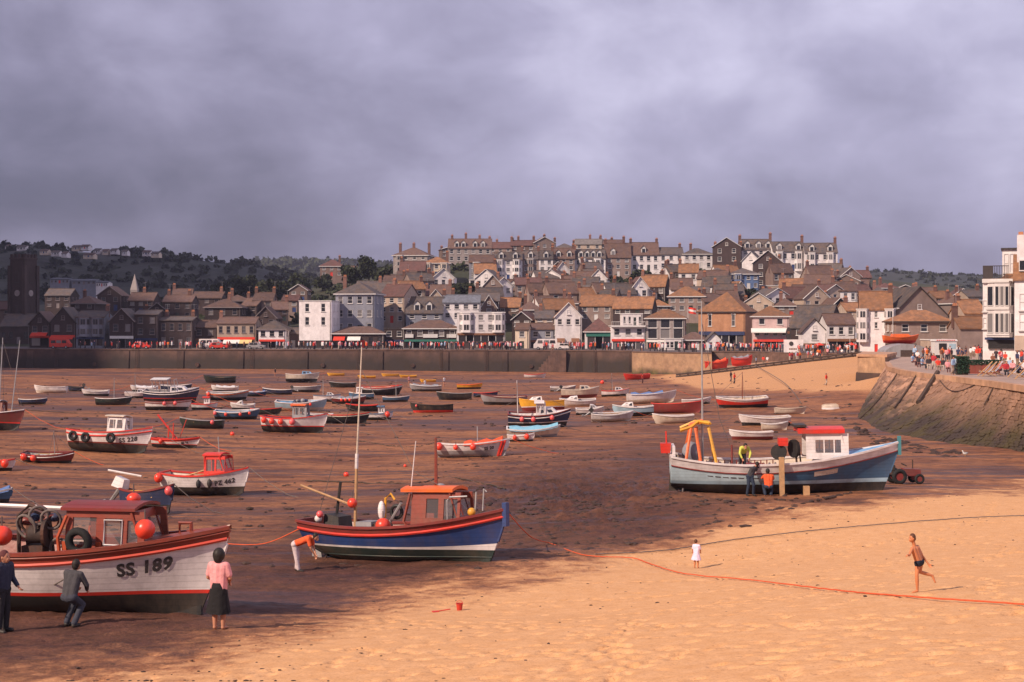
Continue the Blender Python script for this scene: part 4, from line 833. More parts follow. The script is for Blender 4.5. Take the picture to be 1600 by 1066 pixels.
# ---- roofs massed behind (second skyline)
for k, (u0, u1, vb, ve, vr, w_, r_, lab) in enumerate([
  (764,800,402,388,378,'stone','red','first red roof behind the white twin-gabled house'),(798,836,400,384,374,'brown','red','red roof with many chimneys left of the skyline peak'),(834,868,398,380,370,'stone','brown','highest brown roof on the middle skyline'),
  (866,900,402,388,380,'tan','slate','pale house back row behind the stone terrace'),(898,940,398,382,374,'tan','flat','pale flat-topped house behind the dormer band'),(938,975,396,382,374,'brown','brown','brown roof behind the cafe terrace house'),(690,716,402,390,384,'brown','red','small red roof left of the mansion')]):
    H(u0, u1, vb, ve, vr-rnd.uniform(-3, 2), 525, ('gx', 'gx', 'gy', 'hip')[k % 4], w_, r_, 2, 3, rnd.uniform(-12, 12), lab, chim=tuple((c_, rnd.uniform(1.2, 2.6)) for c_ in rnd.sample((.06, .3, .55, .94), 2)), side=0)
# ---- small houses packed between the named ones
FILL = [(776,812,498,480,466,368),(812,846,502,484,470,358),(800,830,512,500,488,340),(836,866,510,498,486,338),(1100,1130,488,472,460,360),(1018,1046,492,478,468,362),(1016,1048,470,456,448,395),(1128,1160,480,466,456,372),
  (1186,1214,484,470,458,366),(1214,1244,492,478,466,352),(1290,1316,470,456,446,390),(1312,1340,476,460,448,378),(1336,1362,470,456,446,384),(1360,1388,474,458,448,372),(1300,1326,494,478,466,345),(1322,1348,500,486,474,325),
  (1330,1356,462,448,438,420),(1376,1404,462,450,442,420),(1400,1430,462,452,446,430),(1430,1462,470,458,450,410),(1462,1492,482,466,456,370),(1486,1512,492,474,464,335),(1490,1520,480,462,452,372),(1512,1540,478,464,454,360),(1276,1300,462,448,438,405),
  (700,730,484,470,460,378),(740,768,478,466,456,388),(660,700,476,462,452,388),(606,640,484,468,458,385),(870,905,490,474,462,372),(905,935,470,456,446,395),(1060,1090,470,458,450,392),(270,300,478,462,452,400),(110,150,494,474,462,375),(228,262,506,488,474,358),(376,402,498,478,466,370),(426,450,502,484,472,362),(350,392,484,470,460,392)]
for k, (u0, u1, vb, ve, vr, d) in enumerate(FILL):
    wl = ('brown', 'stone', 'dark', 'tan')[k % 4]; rf = ('orange', 'brown', 'red', 'slate', 'brown')[k % 5]; rt = ('gx', 'gx', 'gy', 'hip')[(k*7) % 4]
    left = u0 < 460  # left side takes dark walls and brown roofs, cloud shade put into colours
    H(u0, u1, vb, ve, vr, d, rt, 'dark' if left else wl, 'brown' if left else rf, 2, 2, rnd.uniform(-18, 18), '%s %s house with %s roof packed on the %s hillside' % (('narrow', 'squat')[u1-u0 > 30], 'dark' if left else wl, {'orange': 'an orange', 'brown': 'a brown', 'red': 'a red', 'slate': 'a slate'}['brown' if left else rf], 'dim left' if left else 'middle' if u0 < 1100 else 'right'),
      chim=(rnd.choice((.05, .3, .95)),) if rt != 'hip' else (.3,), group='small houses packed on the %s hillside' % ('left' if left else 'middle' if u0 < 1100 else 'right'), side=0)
# ---- more small houses set on the slope wherever it shows between the rows
def hill_at(u, v):
    d = np.linspace(342, 560, 400); x = (u-UC)/F*d; g = HT(x, d)-.8; zr = CZ+(VH-v)/F*d; k = np.argmax(zr <= g) if (zr <= g).any() else 399; return float(d[k])
hr_ = random.Random(23)
for k in range(64):
    u = hr_.uniform(600, 1330) if k % 3 else hr_.uniform(760, 1330); v = hr_.uniform(446, 506); d = hill_at(u, v); wpx = hr_.uniform(4.5, 8)/d*F; hpx = hr_.uniform(4.2, 6)/d*F; rpx = hr_.uniform(1.8, 3)/d*F
    rn = hr_.choice(('orange', 'brown', 'brown', 'slate', 'slate', 'red')); wl = hr_.choice(('white', 'brown', 'stone', 'tan', 'white', 'white', 'dark')); reg = 'centre-left' if u < 850 else 'middle' if u < 1100 else 'right'
    H(u-wpx/2, u+wpx/2, v, v-hpx, v-hpx-rpx, d, hr_.choice(('gx', 'gx', 'gy')), wl, rn, 2, hr_.choice((2, 3)), hr_.uniform(-25, 25), 'small %s house with %s roof crowded on the %s of the hillside' % ({'white': 'white', 'brown': 'brown', 'stone': 'stone', 'tan': 'tan', 'dark': 'dark'}[wl], {'orange': 'an orange', 'brown': 'a brown', 'slate': 'a slate', 'red': 'a red'}[rn], reg), chim=(hr_.choice((.05, .95)),), group='small houses crowded on the hillside', side=0, dp=hr_.uniform(5, 8), deep=4)
# ---- far villas on the left hill
for k, (u0, u1, v, d) in enumerate([(62,74,397,900),(80,92,399,900),(96,104,401,890),(112,124,391,960),(126,138,390,960),(146,156,396,930),(160,168,397,930),(172,182,396,930),(222,234,399,920),(236,248,401,910),(8,22,390,960),(26,40,391,950),(130,146,403,880),(190,198,398,925)]):
    H(u0, u1, v-1, v-4.6, v-7.5, d-40, 'gx', 'white' if k % 3 else 'cream', 'slate' if k % 2 else 'brown', 1, 3, 0, 'tiny pale villa among the trees on the far left hill', dp=8, side=0, group='villas on the far left hill', deep=1.0)
H(1414,1436,432,428,424,1650,'hip','tan','brown',1,4,0,'pale house alone on the crest of the low hill on the right', dp=12, side=0, deep=8)
for k, (u0, u1, v) in enumerate([(78,108,441),(112,150,443),(150,168,446)]):
    H(u0, u1, v+2, v-4, v-6, 560, 'gx', ('bluegrey', 'bluegrey', 'white')[k], 'blueslate', 1, 5, 0, ('long low blue-roofed shed right of the church tower', 'second long low shed on the left slope', 'small white house at the end of the long sheds')[k], side=0, dp=7, deep=8)

# ---- church tower and spire
tw = empty('church_tower', P(27, 545, 362), R(-22), 'tall dark stone church tower with battlements and belfry windows', 'tower')
twz = (545-405)/F*362; tww = 4.6
MB().box(-tww/2, tww/2, 0, tww, -4, twz).build('wall', WM['dark'], tw)
MB().box(-tww/2-.15, tww/2+.15, -.15, tww+.15, twz+.003, twz+.4).build('string_course', WM['dark'], tw)
mer = MB().box(-.35, .35, -.14, .2, 0, .9).mesh('merlon'); mer.materials.append(WM['dark'])
for i in range(4):
    for sx, sy, rz in ((-tww/2+.5+i*1.2, 0, 0), (-tww/2+.5+i*1.2, tww, PI)): link('merlon', mer, None, tw, (sx, sy, twz+.403)).rotation_euler.z = rz
    link('merlon', mer, None, tw, (tww/2, .5+i*1.2, twz+.403)).rotation_euler.z = R(90)
for x in (-tww/2, tww/2):
    for y in (0, tww): MB().box(x-.45, x+.45, y-.45, y+.45, -4, twz*.93).build('buttress', WM['dark'], tw)
for x, y, rz in ((0, -.02, 0), (tww/2+.02, tww/2, R(90))):
    for z in (twz*.80, twz*.42): put_window(tw, x, y, z, 1.1, 2.8, 'dark', rz)
    MB().cyl((x+(.05 if rz else 0), y-(0.05 if not rz else 0), twz*.62), (1, 0, 0) if rz else (0, 1, 0), .8, .12, 16).build('clock_face', WM['grey'], tw)
H(0,46,540,510,492,356,'gx','dark','slate',1,4,0,'dark slate-roofed church nave beside the tall tower', dp=10, name='church', cat='church', style='dark')
sp = empty('church_spire', P(209, 470, 420), 0, 'slim pale stone spire rising behind the left roofs', 'spire')
MB().box(-1, 1, 0, 2, -6, 3).build('wall', WM['grey'], sp)
MB().add([(-1.1, -.1, 3.003), (1.1, -.1, 3.003), (1.1, 2.1, 3.003), (-1.1, 2.1, 3.003), (0, 1, 8)], [(0, 1, 4), (1, 2, 4), (2, 3, 4), (3, 0, 4), (3, 2, 1, 0)]).build('spire', WM['grey'], sp)

# ---- inn panels, signs
inn = P(673, 546, 328)
for u0, u1 in ((633, 646), (661, 684), (698, 713)):
    p = P((u0+u1)/2, 525, 327.8); w = (u1-u0)/F*327
    MB().box(-w/2, w/2, -.1, .02, -.42, .42).build('white_panel', TRIM, [o for o in bpy.data.objects if o.get('label', '').startswith('long black-fronted inn')][0]).location = p - inn
sg = empty('sign_wall', P(1240, 552, 272), R(-4), 'white painted wall with a round black emblem and brown lettering', 'sign')
sw = 30/F*272; shh = 2.6
MB().box(-sw/2, sw/2, 0, .4, -.6, shh).build('wall', WM['white'], sg)
MB().cyl((-.45, -.03, shh*.70), (0, 1, 0), .42, .05, 16).build('emblem', TRIMD, sg)
def text(body, size, m, par, loc, rz=0, rx=R(90), name='lettering', ext=.01):
    c = bpy.data.curves.new(name, 'FONT'); c.body = body; c.size = size; c.extrude = ext; c.align_x = 'CENTER'; c.align_y = 'CENTER'; c.materials.append(m)
    o = bpy.data.objects.new(name, c); COL.objects.link(o); o.parent = par; o.location = loc; o.rotation_euler = (rx, 0, rz); return o
for i in range(5): MB().box(-.85+i*.3, -.62+i*.3, -.035, -.003, shh*.26, shh*.36).build('letter_mark', AW['brown'], sg)
for i in range(2): MB().box(.7, 1.7, -.035, -.003, shh*(.5-.12*i), shh*(.55-.12*i)).build('letter_mark', AW['navy'], sg)
MB().cyl((1.1, -.2, shh*1.75), (0, 1, 0), .01, .01, 3)
hs = empty('hanging_sign', P(1232, 522, 282), 0, 'tall dark oval pub sign hanging beside the pink guest house', 'sign')
MB().cyl((0, 0, 0), (0, 1, 0), 1.0, .12, 18).xf(Matrix.Diagonal((.55, 1, 1.35, 1))).build('board', TRIMD, hs); MB().cyl((0, -.08, .3), (0, 1, 0), .28, .05, 12).build('emblem', AW['brown'], hs)
MB().tube([(0, 0, 1.3), (-1.2, 0, 1.5)], .05).build('bracket', IRON, hs)
os_ = empty('oval_sign', P(1030, 540, 303), 0, 'white oval sign board with a dark red mark beside the kiosk', 'sign')
MB().cyl((0, 0, 0), (0, 1, 0), 1.0, .1, 18).xf(Matrix.Diagonal((.5, 1, .95, 1))).build('board', TRIM, os_); MB().cyl((0, -.08, 0), (0, 1, 0), .5, .05, 14).xf(Matrix.Diagonal((.5, 1, .9, 1))).build('emblem', AW['red'], os_); MB().box(-.06, .06, -.02, .05, -1.6, -.9).build('post', IRON, os_)

# ---- white bay-fronted building at the right edge
rb = empty('seafront_building', P(1562, 560, 172), R(-20), 'white bay-fronted seafront building with a black roof-terrace railing', 'building')
sx = 172/F
def X(u): return (u-1562)*sx
def Z(v): return (560-v)*sx
MB().box(X(1537), X(1586), 0, 9, -1.5, Z(442)).build('wall', WM['white'], rb)
MB().box(X(1536), X(1588), -.35, 9.2, Z(442)+.003, Z(436)).build('cornice', TRIM, rb)
for nm, v0, v1, vb2 in (('upper', 448, 478, 482), ('lower', 490, 520, 527)):
    x0, x1 = X(1543), X(1583); pr_ = 1.25; pts_ = [(x0, -.002), (x0+.9, -pr_), (x1-.5, -pr_), (x1, -.002)]
    bb = MB().prism([(a, b, Z(vb2)) for a, b in pts_], (0, 0, Z(v0)-Z(vb2)+.45)).build('bay', WM['white'], rb)
    MB().prism([(x0-.15+(a-x0)*1.04, b*1.1, Z(v0)+.453) for a, b in pts_], (0, 0, .2)).build('bay_cornice', TRIM, bb)
    MB().prism([(x0-.1+(a-x0)*1.03, b*1.08, Z(v1)-.3) for a, b in pts_], (0, 0, .18)).build('bay_sill', TRIM, bb)
    segs = [(pts_[0], pts_[1], 1), (pts_[1], pts_[2], 3), (pts_[2], pts_[3], 1)]
    for a, b, n_ in segs:
        A, B_ = Vector((*a, 0)), Vector((*b, 0)); nr = Vector((B_.y-A.y, -(B_.x-A.x), 0)).normalized(); nr = nr if nr.y < 0 else -nr
        for i in range(n_):
            p0, p1 = A.lerp(B_, (i+.14)/n_), A.lerp(B_, (i+.86)/n_)
            za, zb_ = Vector((0, 0, Z(v1))), Vector((0, 0, Z(v0)))
            f_ = MB().hexa([p0+za, p1+za, p1+za+nr*.04, p0+za+nr*.04], [p0+zb_, p1+zb_, p1+zb_+nr*.04, p0+zb_+nr*.04]).build('window', PANE, bb)
            for q0 in (p0, p1): MB().tube([q0+za+nr*.06, q0+zb_+nr*.06], .045, 4).build('frame', TRIM, f_)
            for zz in (za, zb_): MB().tube([p0+zz+nr*.06, p1+zz+nr*.06], .05, 4).build('frame', TRIM, f_)
for v0 in (478, 505): put_window(rb, X(1540), -.03, Z(v0), .5, 1.4)
MB().box(X(1545), X(1586), -.3, -.003, Z(545), Z(531)).build('shop_front', SHOPD, rb)
MB().box(X(1540), X(1588), -.55, -.31, Z(531), Z(527.5)).build('shop_fascia', AW['navy'], rb)
# pantile lean-to roof above the bays, terrace railing, penthouse
MB().add([(X(1556), -.4, Z(441.5)), (X(1590), -.4, Z(441.5)), (X(1590), 3.2, Z(426)), (X(1572), 3.2, Z(426))], [(0, 1, 2, 3)]).add([(X(1556), -.38, Z(442.5)), (X(1590), -.38, Z(442.5)), (X(1590), 3.2, Z(427)), (X(1572), 3.2, Z(427))], [(0, 1, 2, 3)]).build('pantile_roof', RM['orange'], rb)
ter = MB().box(X(1536), X(1574), 1.0, 8.8, Z(436)+.004, Z(435)).build('roof_terrace', PAVE, rb)
bm_ = MB().tube([(0, 0, 0), (0, 0, 1.55)], .035, 5).mesh('baluster'); bm_.materials.append(TRIMD)
for i in range(16): link('baluster', bm_, None, rb, (X(1537)+i*.19, 1.05, Z(435)))
MB().tube([(X(1536.5), 1.05, Z(435)+1.55), (X(1575), 1.05, Z(435)+1.55)], .05, 5).build('railing', TRIMD, rb)
MB().box(X(1537), X(1552), 1.02, 1.04, Z(435)+.05, Z(435)+1.5).build('railing_screen', TRIMD, rb)
MB().box(X(1565), X(1590), 3.4, 8.6, Z(435), Z(388)).build('penthouse', WM['white'], rb); MB().box(X(1563), X(1591), 3.1, 8.8, Z(388)+.003, Z(385.5)).build('penthouse_roof', TRIMD, rb)
for x in (1571, 1580): put_window(rb, X(x), 3.37, Z(410), 0.62, 2.4)
wb = empty('white_building', P(1610, 560, 166), R(-20), 'plain white building cut by the right edge, with orange roof and chimney', 'building')
def X2(u): return (u-1610)*166/F
MB().box(X2(1586.5), X2(1680), 0, 9, -1.5, Z(443)).build('wall', WM['white'], wb)
MB().add([(X2(1584), -.3, Z(443)+.004), (X2(1682), -.3, Z(443)+.004), (X2(1682), 4.5, Z(400)), (X2(1584), 4.5, Z(400)), (X2(1584), 9.3, Z(443)+.004), (X2(1682), 9.3, Z(443)+.004)], [(0, 1, 2, 3), (3, 2, 5, 4), (0, 3, 4), (1, 5, 2), (0, 4, 5, 1)]).build('roof', RM['orange'], wb)
MB().box(X2(1590), X2(1601), 3, 6, Z(430), Z(371)).build('chimney', WM['white'], wb); MB().box(X2(1592), X2(1599.5), 3.5, 5.5, Z(371)+.003, Z(366)).build('chimney_pot', POT, wb)
MB().box(X2(1593), X2(1608), 1.0, 3, Z(428), Z(410)).build('dormer', WM['white'], wb); MB().box(X2(1594), X2(1606), .96, .99, Z(426), Z(412)).build('dormer_window', PANE, wb)
for v in (475, 505): put_window(wb, X2(1600), -.03, Z(v), 1.0, 2.0)
MB().box(X2(1587), X2(1680), -.3, -.003, Z(548), Z(526)).build('plinth', WM['tan'], wb)
# ---------------------------------------------------------------- boats
class Hull:
    def __init__(s, L, B, D, sb=.35, ss=.12, ws=.72, rake=.5, kr=.25, ks=.15, pe=2.3, a0=.36):
        s.L, s.B, s.D, s.sb, s.ss, s.ws, s.rake, s.kr, s.ks, s.pe, s.a0 = L, B, D, sb, ss, ws, rake, kr, ks, pe, a0
    def sheer(s, t): return s.D*(1 + s.sb*max(0, (t-.35)/.65)**2 + s.ss*max(0, (.35-t)/.35)**2)
    def keel(s, t): return s.D*(s.kr*max(0, (t-.82)/.18)**2 + s.ks*max(0, (.22-t)/.22)**1.5)
    def plan(s, t): return s.ws + (1-s.ws)*math.sin(PI/2*t/.45) if t < .45 else max(0.0, 1-((t-.45)/.55)**s.pe)
    def pt(s, t, h, side, out=0.0):
        h = min(max(h, 0), 1); m_ = float(sm(.42, 1.0, t)); a = s.a0 + (.95-s.a0)*m_ + .12*max(0, (.25-t)/.25)
        w = s.B/2*s.plan(t)*(h**a) + .035
        x = -s.L/2 + s.L*t - s.rake*(1-h)**1.2*float(sm(.55, 1, t)); k = s.keel(t)
        return Vector((x, side*(w+out), k + h*(s.sheer(t)-k)))
    def hz(s, t, z): return (z-s.keel(t))/(s.sheer(t)-s.keel(t))
    def half(s, t, z): p = s.pt(t, s.hz(t, z), 1); return p.y
TS = [0, .03, .08, .15, .23, .32, .41, .5, .58, .66, .73, .79, .85, .90, .94, .97, .99, 1.0]
def band(hl, z0, z1, nh, out=0.0, TS=TS):
    """skin strip between two height curves, both sides and across the transom"""
    mb = MB(); g = {}
    for sd in (-1, 1):
        vs = [hl.pt(t, hl.hz(t, z0(t) + (z1(t)-z0(t))*j/nh), sd, out) for t in TS for j in range(nh+1)]
        n = nh+1; fs = [(i*n+j, (i+1)*n+j, (i+1)*n+j+1, i*n+j+1) for i in range(len(TS)-1) for j in range(nh)]
        mb.add(vs, fs); g[sd] = vs
    for j in range(nh):
        if TS[0] == 0: mb.add([g[-1][j], g[1][j], g[1][j+1], g[-1][j+1]], [(0, 1, 2, 3)])
    e = len(TS)-1; n = nh+1
    for j in range(nh if TS[-1] == 1 else 0): mb.add([g[-1][e*n+j], g[1][e*n+j], g[1][e*n+j+1], g[-1][e*n+j+1]], [(0, 1, 2, 3)])
    return mb
def hull_parts(o, hl, bands, gun, inside, deck_d, foredeck=None, fd_mat=None, keelm=None):
    zprev = lambda t: hl.keel(t); k_ = 0
    for nm, m_, zf, nh in bands:
        if isinstance(m_, tuple):      # two paints meeting at a station
            ma, mb_, tc = m_; ta = [t for t in TS if t < tc-.01] + [tc]; tb = [tc] + [t for t in TS if t > tc+.01]
            band(hl, zprev, zf, nh, 0.0, ta).build(nm, ma, o, smooth=True); band(hl, zprev, zf, nh, 0.0, tb).build(nm, mb_, o, smooth=True)
        else: band(hl, zprev, zf, nh, 0.0).build(nm, m_, o, smooth=True)
        zprev = zf
    mb = MB()
    for sd in (-1, 1):
        vs = []
        for t in TS:
            p = hl.pt(t, 1, sd); q_ = Vector((p.x - (.06 if t > .97 else 0), sd*max(abs(p.y)-.11, 0.0), p.z)); vs += [p + Vector((0, sd*.03, -.05)), p + Vector((0, sd*.03, .035)), q_ + Vector((0, 0, .035)), q_ + Vector((0, 0, -.05))]
        mb.add(vs, [(i*4+k, i*4+(k+1) % 4, (i+1)*4+(k+1) % 4, (i+1)*4+k) for i in range(len(TS)-1) for k in range(4)])
    p, q_ = hl.pt(0, 1, -1), hl.pt(0, 1, 1); mb.box(p.x-.03, p.x+.08, p.y, q_.y, p.z-.05, p.z+.036)
    mb.build('gunwale', gun, o)
    mb = MB(); tt = [t for t in TS if .01 < t < .985]
    for sd in (-1, 1):
        vs = []
        for t in tt:
            p = hl.pt(t, 1, sd); zd = max(hl.keel(t)+.08, hl.sheer(t)-deck_d); p2 = hl.pt(t, hl.hz(t, zd), sd); vs += [Vector((p.x, sd*max(abs(p.y)-.05, 0), p.z-.04)), Vector((p2.x, sd*max(abs(p2.y)-.06, 0), zd))]
        mb.add(vs, [(i*2, i*2+1, i*2+3, i*2+2) for i in range(len(tt)-1)])
    zb_ = [hl.pt(t, hl.hz(t, max(hl.keel(t)+.08, hl.sheer(t)-deck_d)), 1) for t in tt]
    vs = []
    for p in zb_: vs += [Vector((p.x, -max(p.y-.06, 0), p.z)), Vector((p.x, max(p.y-.06, 0), p.z))]
    mb.add([vs[0], vs[1], Vector((vs[1].x, vs[1].y, hl.sheer(0)-.04)), Vector((vs[0].x, vs[0].y, hl.sheer(0)-.04))], [(0, 1, 2, 3)])
    mb.build('inner_lining', inside, o)
    MB().add(vs, [(i*2, i*2+1, i*2+3, i*2+2) for i in range(len(tt)-1)]).build('deck', DECK, o)
    if foredeck:
        tf = [foredeck] + [t for t in TS if t > foredeck]; vs = []
        for t in tf:
            p = hl.pt(t, 1, 1); vs += [Vector((p.x, -max(p.y-.05, 0), p.z-.02)), Vector((p.x, 0, p.z+.06)), Vector((p.x, max(p.y-.05, 0), p.z-.02))]
        f_ = MB().add(vs, [(i*3+k, i*3+k+1, (i+1)*3+k+1, (i+1)*3+k) for i in range(len(tf)-1) for k in (0, 1)])
        p = hl.pt(foredeck, 1, 1); zd = hl.sheer(foredeck)-deck_d; yd = hl.half(foredeck, zd)-.09; f_.add([(p.x, -yd, zd), (p.x, yd, zd), (p.x, p.y-.05, p.z-.02), (p.x, 0, p.z+.06), (p.x, -p.y+.05, p.z-.02)], [(0, 1, 2, 3, 4)])
        f_.build('foredeck', fd_mat or inside, o)
    # keel and stem
    km = keelm or bands[0][1]
    k = MB(); ks_ = [(hl.pt(t, 0, 1), t) for t in TS]
    vs = []
    for p, t in ks_: vs += [Vector((p.x, -.05, p.z-.10)), Vector((p.x, .05, p.z-.10)), Vector((p.x, .05, p.z+.12)), Vector((p.x, -.05, p.z+.12))]
    k.add(vs, [(i*4+a, i*4+(a+1) % 4, (i+1)*4+(a+1) % 4, (i+1)*4+a) for i in range(len(ks_)-1) for a in range(4)] + [(0, 1, 2, 3), (len(vs)-4, len(vs)-3, len(vs)-2, len(vs)-1)])
    k.build('keel', km, o)
    MB().tube([hl.pt(1, h, 0.0001) * 1.0 + Vector((.005, 0, 0)) for h in np.linspace(.38, .80, 8)], .05, 5).build('stem', (lambda q_: q_[1] if isinstance(q_, tuple) else q_)(bands[-2 if len(bands) > 2 and bands[-1][0] in ('bulwark', 'sheer_strake') else -1][1]), o)
def strake(o, hl, zf, r, m_, name='rubbing_strake'):
    mb = MB()
    for sd in (-1, 1): mb.tube([hl.pt(t, hl.hz(t, zf(t)), sd, r*.4) for t in TS], r, 5)
    return mb.build(name, m_, o, smooth=True)
def panel(P0, ex, ez, w, h, holes, th, nrm):
    """flat panel with real window openings"""
    ex, ez, nrm = Vector(ex).normalized(), Vector(ez).normalized(), Vector(nrm).normalized(); P0 = Vector(P0); mb = MB()
    xs = sorted({0, w} | {a for q_ in holes for a in (q_[0], q_[0]+q_[2])}); zs = sorted({0, h} | {a for q_ in holes for a in (q_[1], q_[1]+q_[3])})
    for i in range(len(xs)-1):
        for j in range(len(zs)-1):
            cx, cz = (xs[i]+xs[i+1])/2, (zs[j]+zs[j+1])/2
            if any(q_[0] < cx < q_[0]+q_[2] and q_[1] < cz < q_[1]+q_[3] for q_ in holes): continue
            c = [P0+ex*a+ez*b for a, b in ((xs[i], zs[j]), (xs[i+1], zs[j]), (xs[i+1], zs[j+1]), (xs[i], zs[j+1]))]
            mb.hexa([p - nrm*th for p in c], c)
    return mb
def wheelhouse(o, x0, x1, w0, z0, h, wall, roofm, taper=.12, slope=.25, holes_s=None, holes_f=None, back=True, frame=None, over=.18, rback=0.0, glassm=None, roof_t=.07, xtop=None):
    """cabin with side, front and optional back walls cut by window openings"""
    wh = empty('wheelhouse', (0, 0, 0)); wh.parent = o
    L_ = x1-x0; glassm = glassm or PANEL
    for sd in (-1, 1):
        ez = Vector((0, -sd*taper, h)); n_ = Vector((0, sd, taper/h)); hs_ = holes_s if holes_s is not None else [(L_*.12, h*.32, L_*.32, h*.52), (L_*.54, h*.32, L_*.32, h*.52)]
        panel((x0, sd*w0/2, z0), (1, 0, 0), ez, L_, ez.length, hs_, .05, n_).build('side_wall', wall, wh)
        for (a, b, c, d_) in hs_:
            P0 = Vector((x0+a, sd*w0/2, z0)) + ez.normalized()*b - n_.normalized()*.03; q_ = [P0, P0+Vector((c, 0, 0)), P0+Vector((c, 0, 0))+ez.normalized()*d_, P0+ez.normalized()*d_]
            pn = MB().add(q_, [(0, 1, 2, 3)]).build('window_pane', glassm, wh)
            if frame: MB().tube(q_+[q_[0]], .025, 4).build('frame', frame, pn)
    ez = Vector((-slope, 0, h)); hf = holes_f if holes_f is not None else [(w0*.10, h*.32, w0*.36, h*.52), (w0*.54, h*.32, w0*.36, h*.52)]
    n_ = Vector((h, 0, slope)).normalized()
    # front wall narrows with the taper: built in full width, edges meet the sides inside the roof line
    panel((x1+.0, -w0/2+taper*.5, z0), (0, 1, 0), ez, w0-taper, ez.length, [(max(.03, a-taper*.5), b, c, d_) for a, b, c, d_ in hf], .05, n_).build('front_wall', wall, wh)
    for (a, b, c, d_) in hf:
        P0 = Vector((x1, -w0/2+max(.03+taper*.5, a), z0)) + ez.normalized()*b - n_*.03; q_ = [P0, P0+Vector((0, c, 0)), P0+Vector((0, c, 0))+ez.normalized()*d_, P0+ez.normalized()*d_]
        pn = MB().add(q_, [(0, 1, 2, 3)]).build('window_pane', glassm, wh)
        if frame: MB().tube(q_+[q_[0]], .025, 4).build('frame', frame, pn)
    if slope > 0:   # fill the wedge between upright side wall and raked front: trim the side by a dark post
        pass
    if back: panel((x0, -w0/2+.05, z0), (0, 1, 0), (0, 0, 1), w0-.1, h, [(w0*.3, 0.02, w0*.4, h*.85)], .05, (-1, 0, 0)).build('back_wall', wall, wh)
    wr = w0/2-taper+over; xa, xb = x0-over-rback, x1-slope+over
    mb = MB(); nn = 6; vs = []
    for i in range(nn+1):
        y = -wr+2*wr*i/nn; z = z0+h+.015+.10*(1-(y/wr)**2)
        vs += [(xa, y, z), (xb, y, z), (xb, y, z+roof_t), (xa, y, z+roof_t)]
    mb.add(vs, [(i*4+k, i*4+(k+1) % 4, (i+1)*4+(k+1) % 4, (i+1)*4+k) for i in range(nn) for k in range(4)] + [(0, 1, 2, 3), (nn*4, nn*4+1, nn*4+2, nn*4+3)])
    mb.build('roof', roofm, wh); return wh
def text_mesh(body, size, bold=.0):
    c = bpy.data.curves.new('t', 'FONT'); c.body = body; c.size = size; c.offset = bold; c.space_character = 1.12; c.resolution_u = 3
    return baked(bpy.data.objects.new('t', c))
def hull_text(o, hl, body, size, t0, z0, side, m_, bold=.02, name='registration_number'):
    """lettering laid onto the curved plating"""
    me = text_mesh(body, size, bold); me.materials.clear(); bm = bmesh.new(); bm.from_mesh(me); bmesh.ops.subdivide_edges(bm, edges=[e for e in bm.edges if e.calc_length() > size*.25], cuts=1); bm.to_mesh(me); bm.free()
    for v_ in me.vertices:
        xx, zz = v_.co.x, v_.co.y; t = t0 + (xx if side < 0 else -xx)/hl.L; z = z0(t)+zz
        v_.co = hl.pt(t, hl.hz(t, z), side, .014)
    me.update(); return link(name, me, m_, o)
def place(o, loc, yaw, roll=0, pitch=0, sink=.05):
    o.location = loc - Vector((0, 0, sink)); o.rotation_euler = (Matrix.Rotation(yaw, 3, 'Z') @ Matrix.Rotation(pitch, 3, 'Y') @ Matrix.Rotation(roll, 3, 'X')).to_euler()
def tilt(loc, yaw, L):
    c, s_ = math.cos(yaw), math.sin(yaw); a = gz(loc.x+c*L*.35, loc.y+s_*L*.35); b = gz(loc.x-c*L*.35, loc.y-s_*L*.35); return -math.atan2(a-b, L*.7)
def fender(o, p, r, m_, stretch=1.0):
    f_ = MB().ball((0, 0, 0), (r, r, r*stretch), 12, 8).build('fender', m_, o, smooth='all'); f_.location = p
    MB().tube([(0, 0, r*stretch*.9), (0, 0, r*stretch+.22)], .02, 4).build('fender_line', ROPEG, f_); return f_
def outboard(o, x, y, z, m_, up=True):
    e = empty('outboard_motor', (x, y, z)); e.parent = o
    MB().hexa([(-.36, -.15, .05), (.08, -.17, .05), (.08, .17, .05), (-.36, .15, .05)], [(-.3, -.12, .46), (.05, -.14, .42), (.05, .14, .42), (-.3, .12, .46)]).build('cowling', m_, e)
    MB().tube([(-.1, 0, .05), (-.3 if up else -.12, 0, -.5)], [.08, .06], 6).tube([(-.3 if up else -.12, 0, -.5), (-.5 if up else -.14, 0, -.75)], .05, 6).build('leg', GREYP, e)
    MB().cyl((-.55 if up else -.3, 0, -.72), (1, 0, 0), .15, .06, 8).build('propeller', GREYP, e); e.rotation_euler.y = R(35) if up else 0
    return e
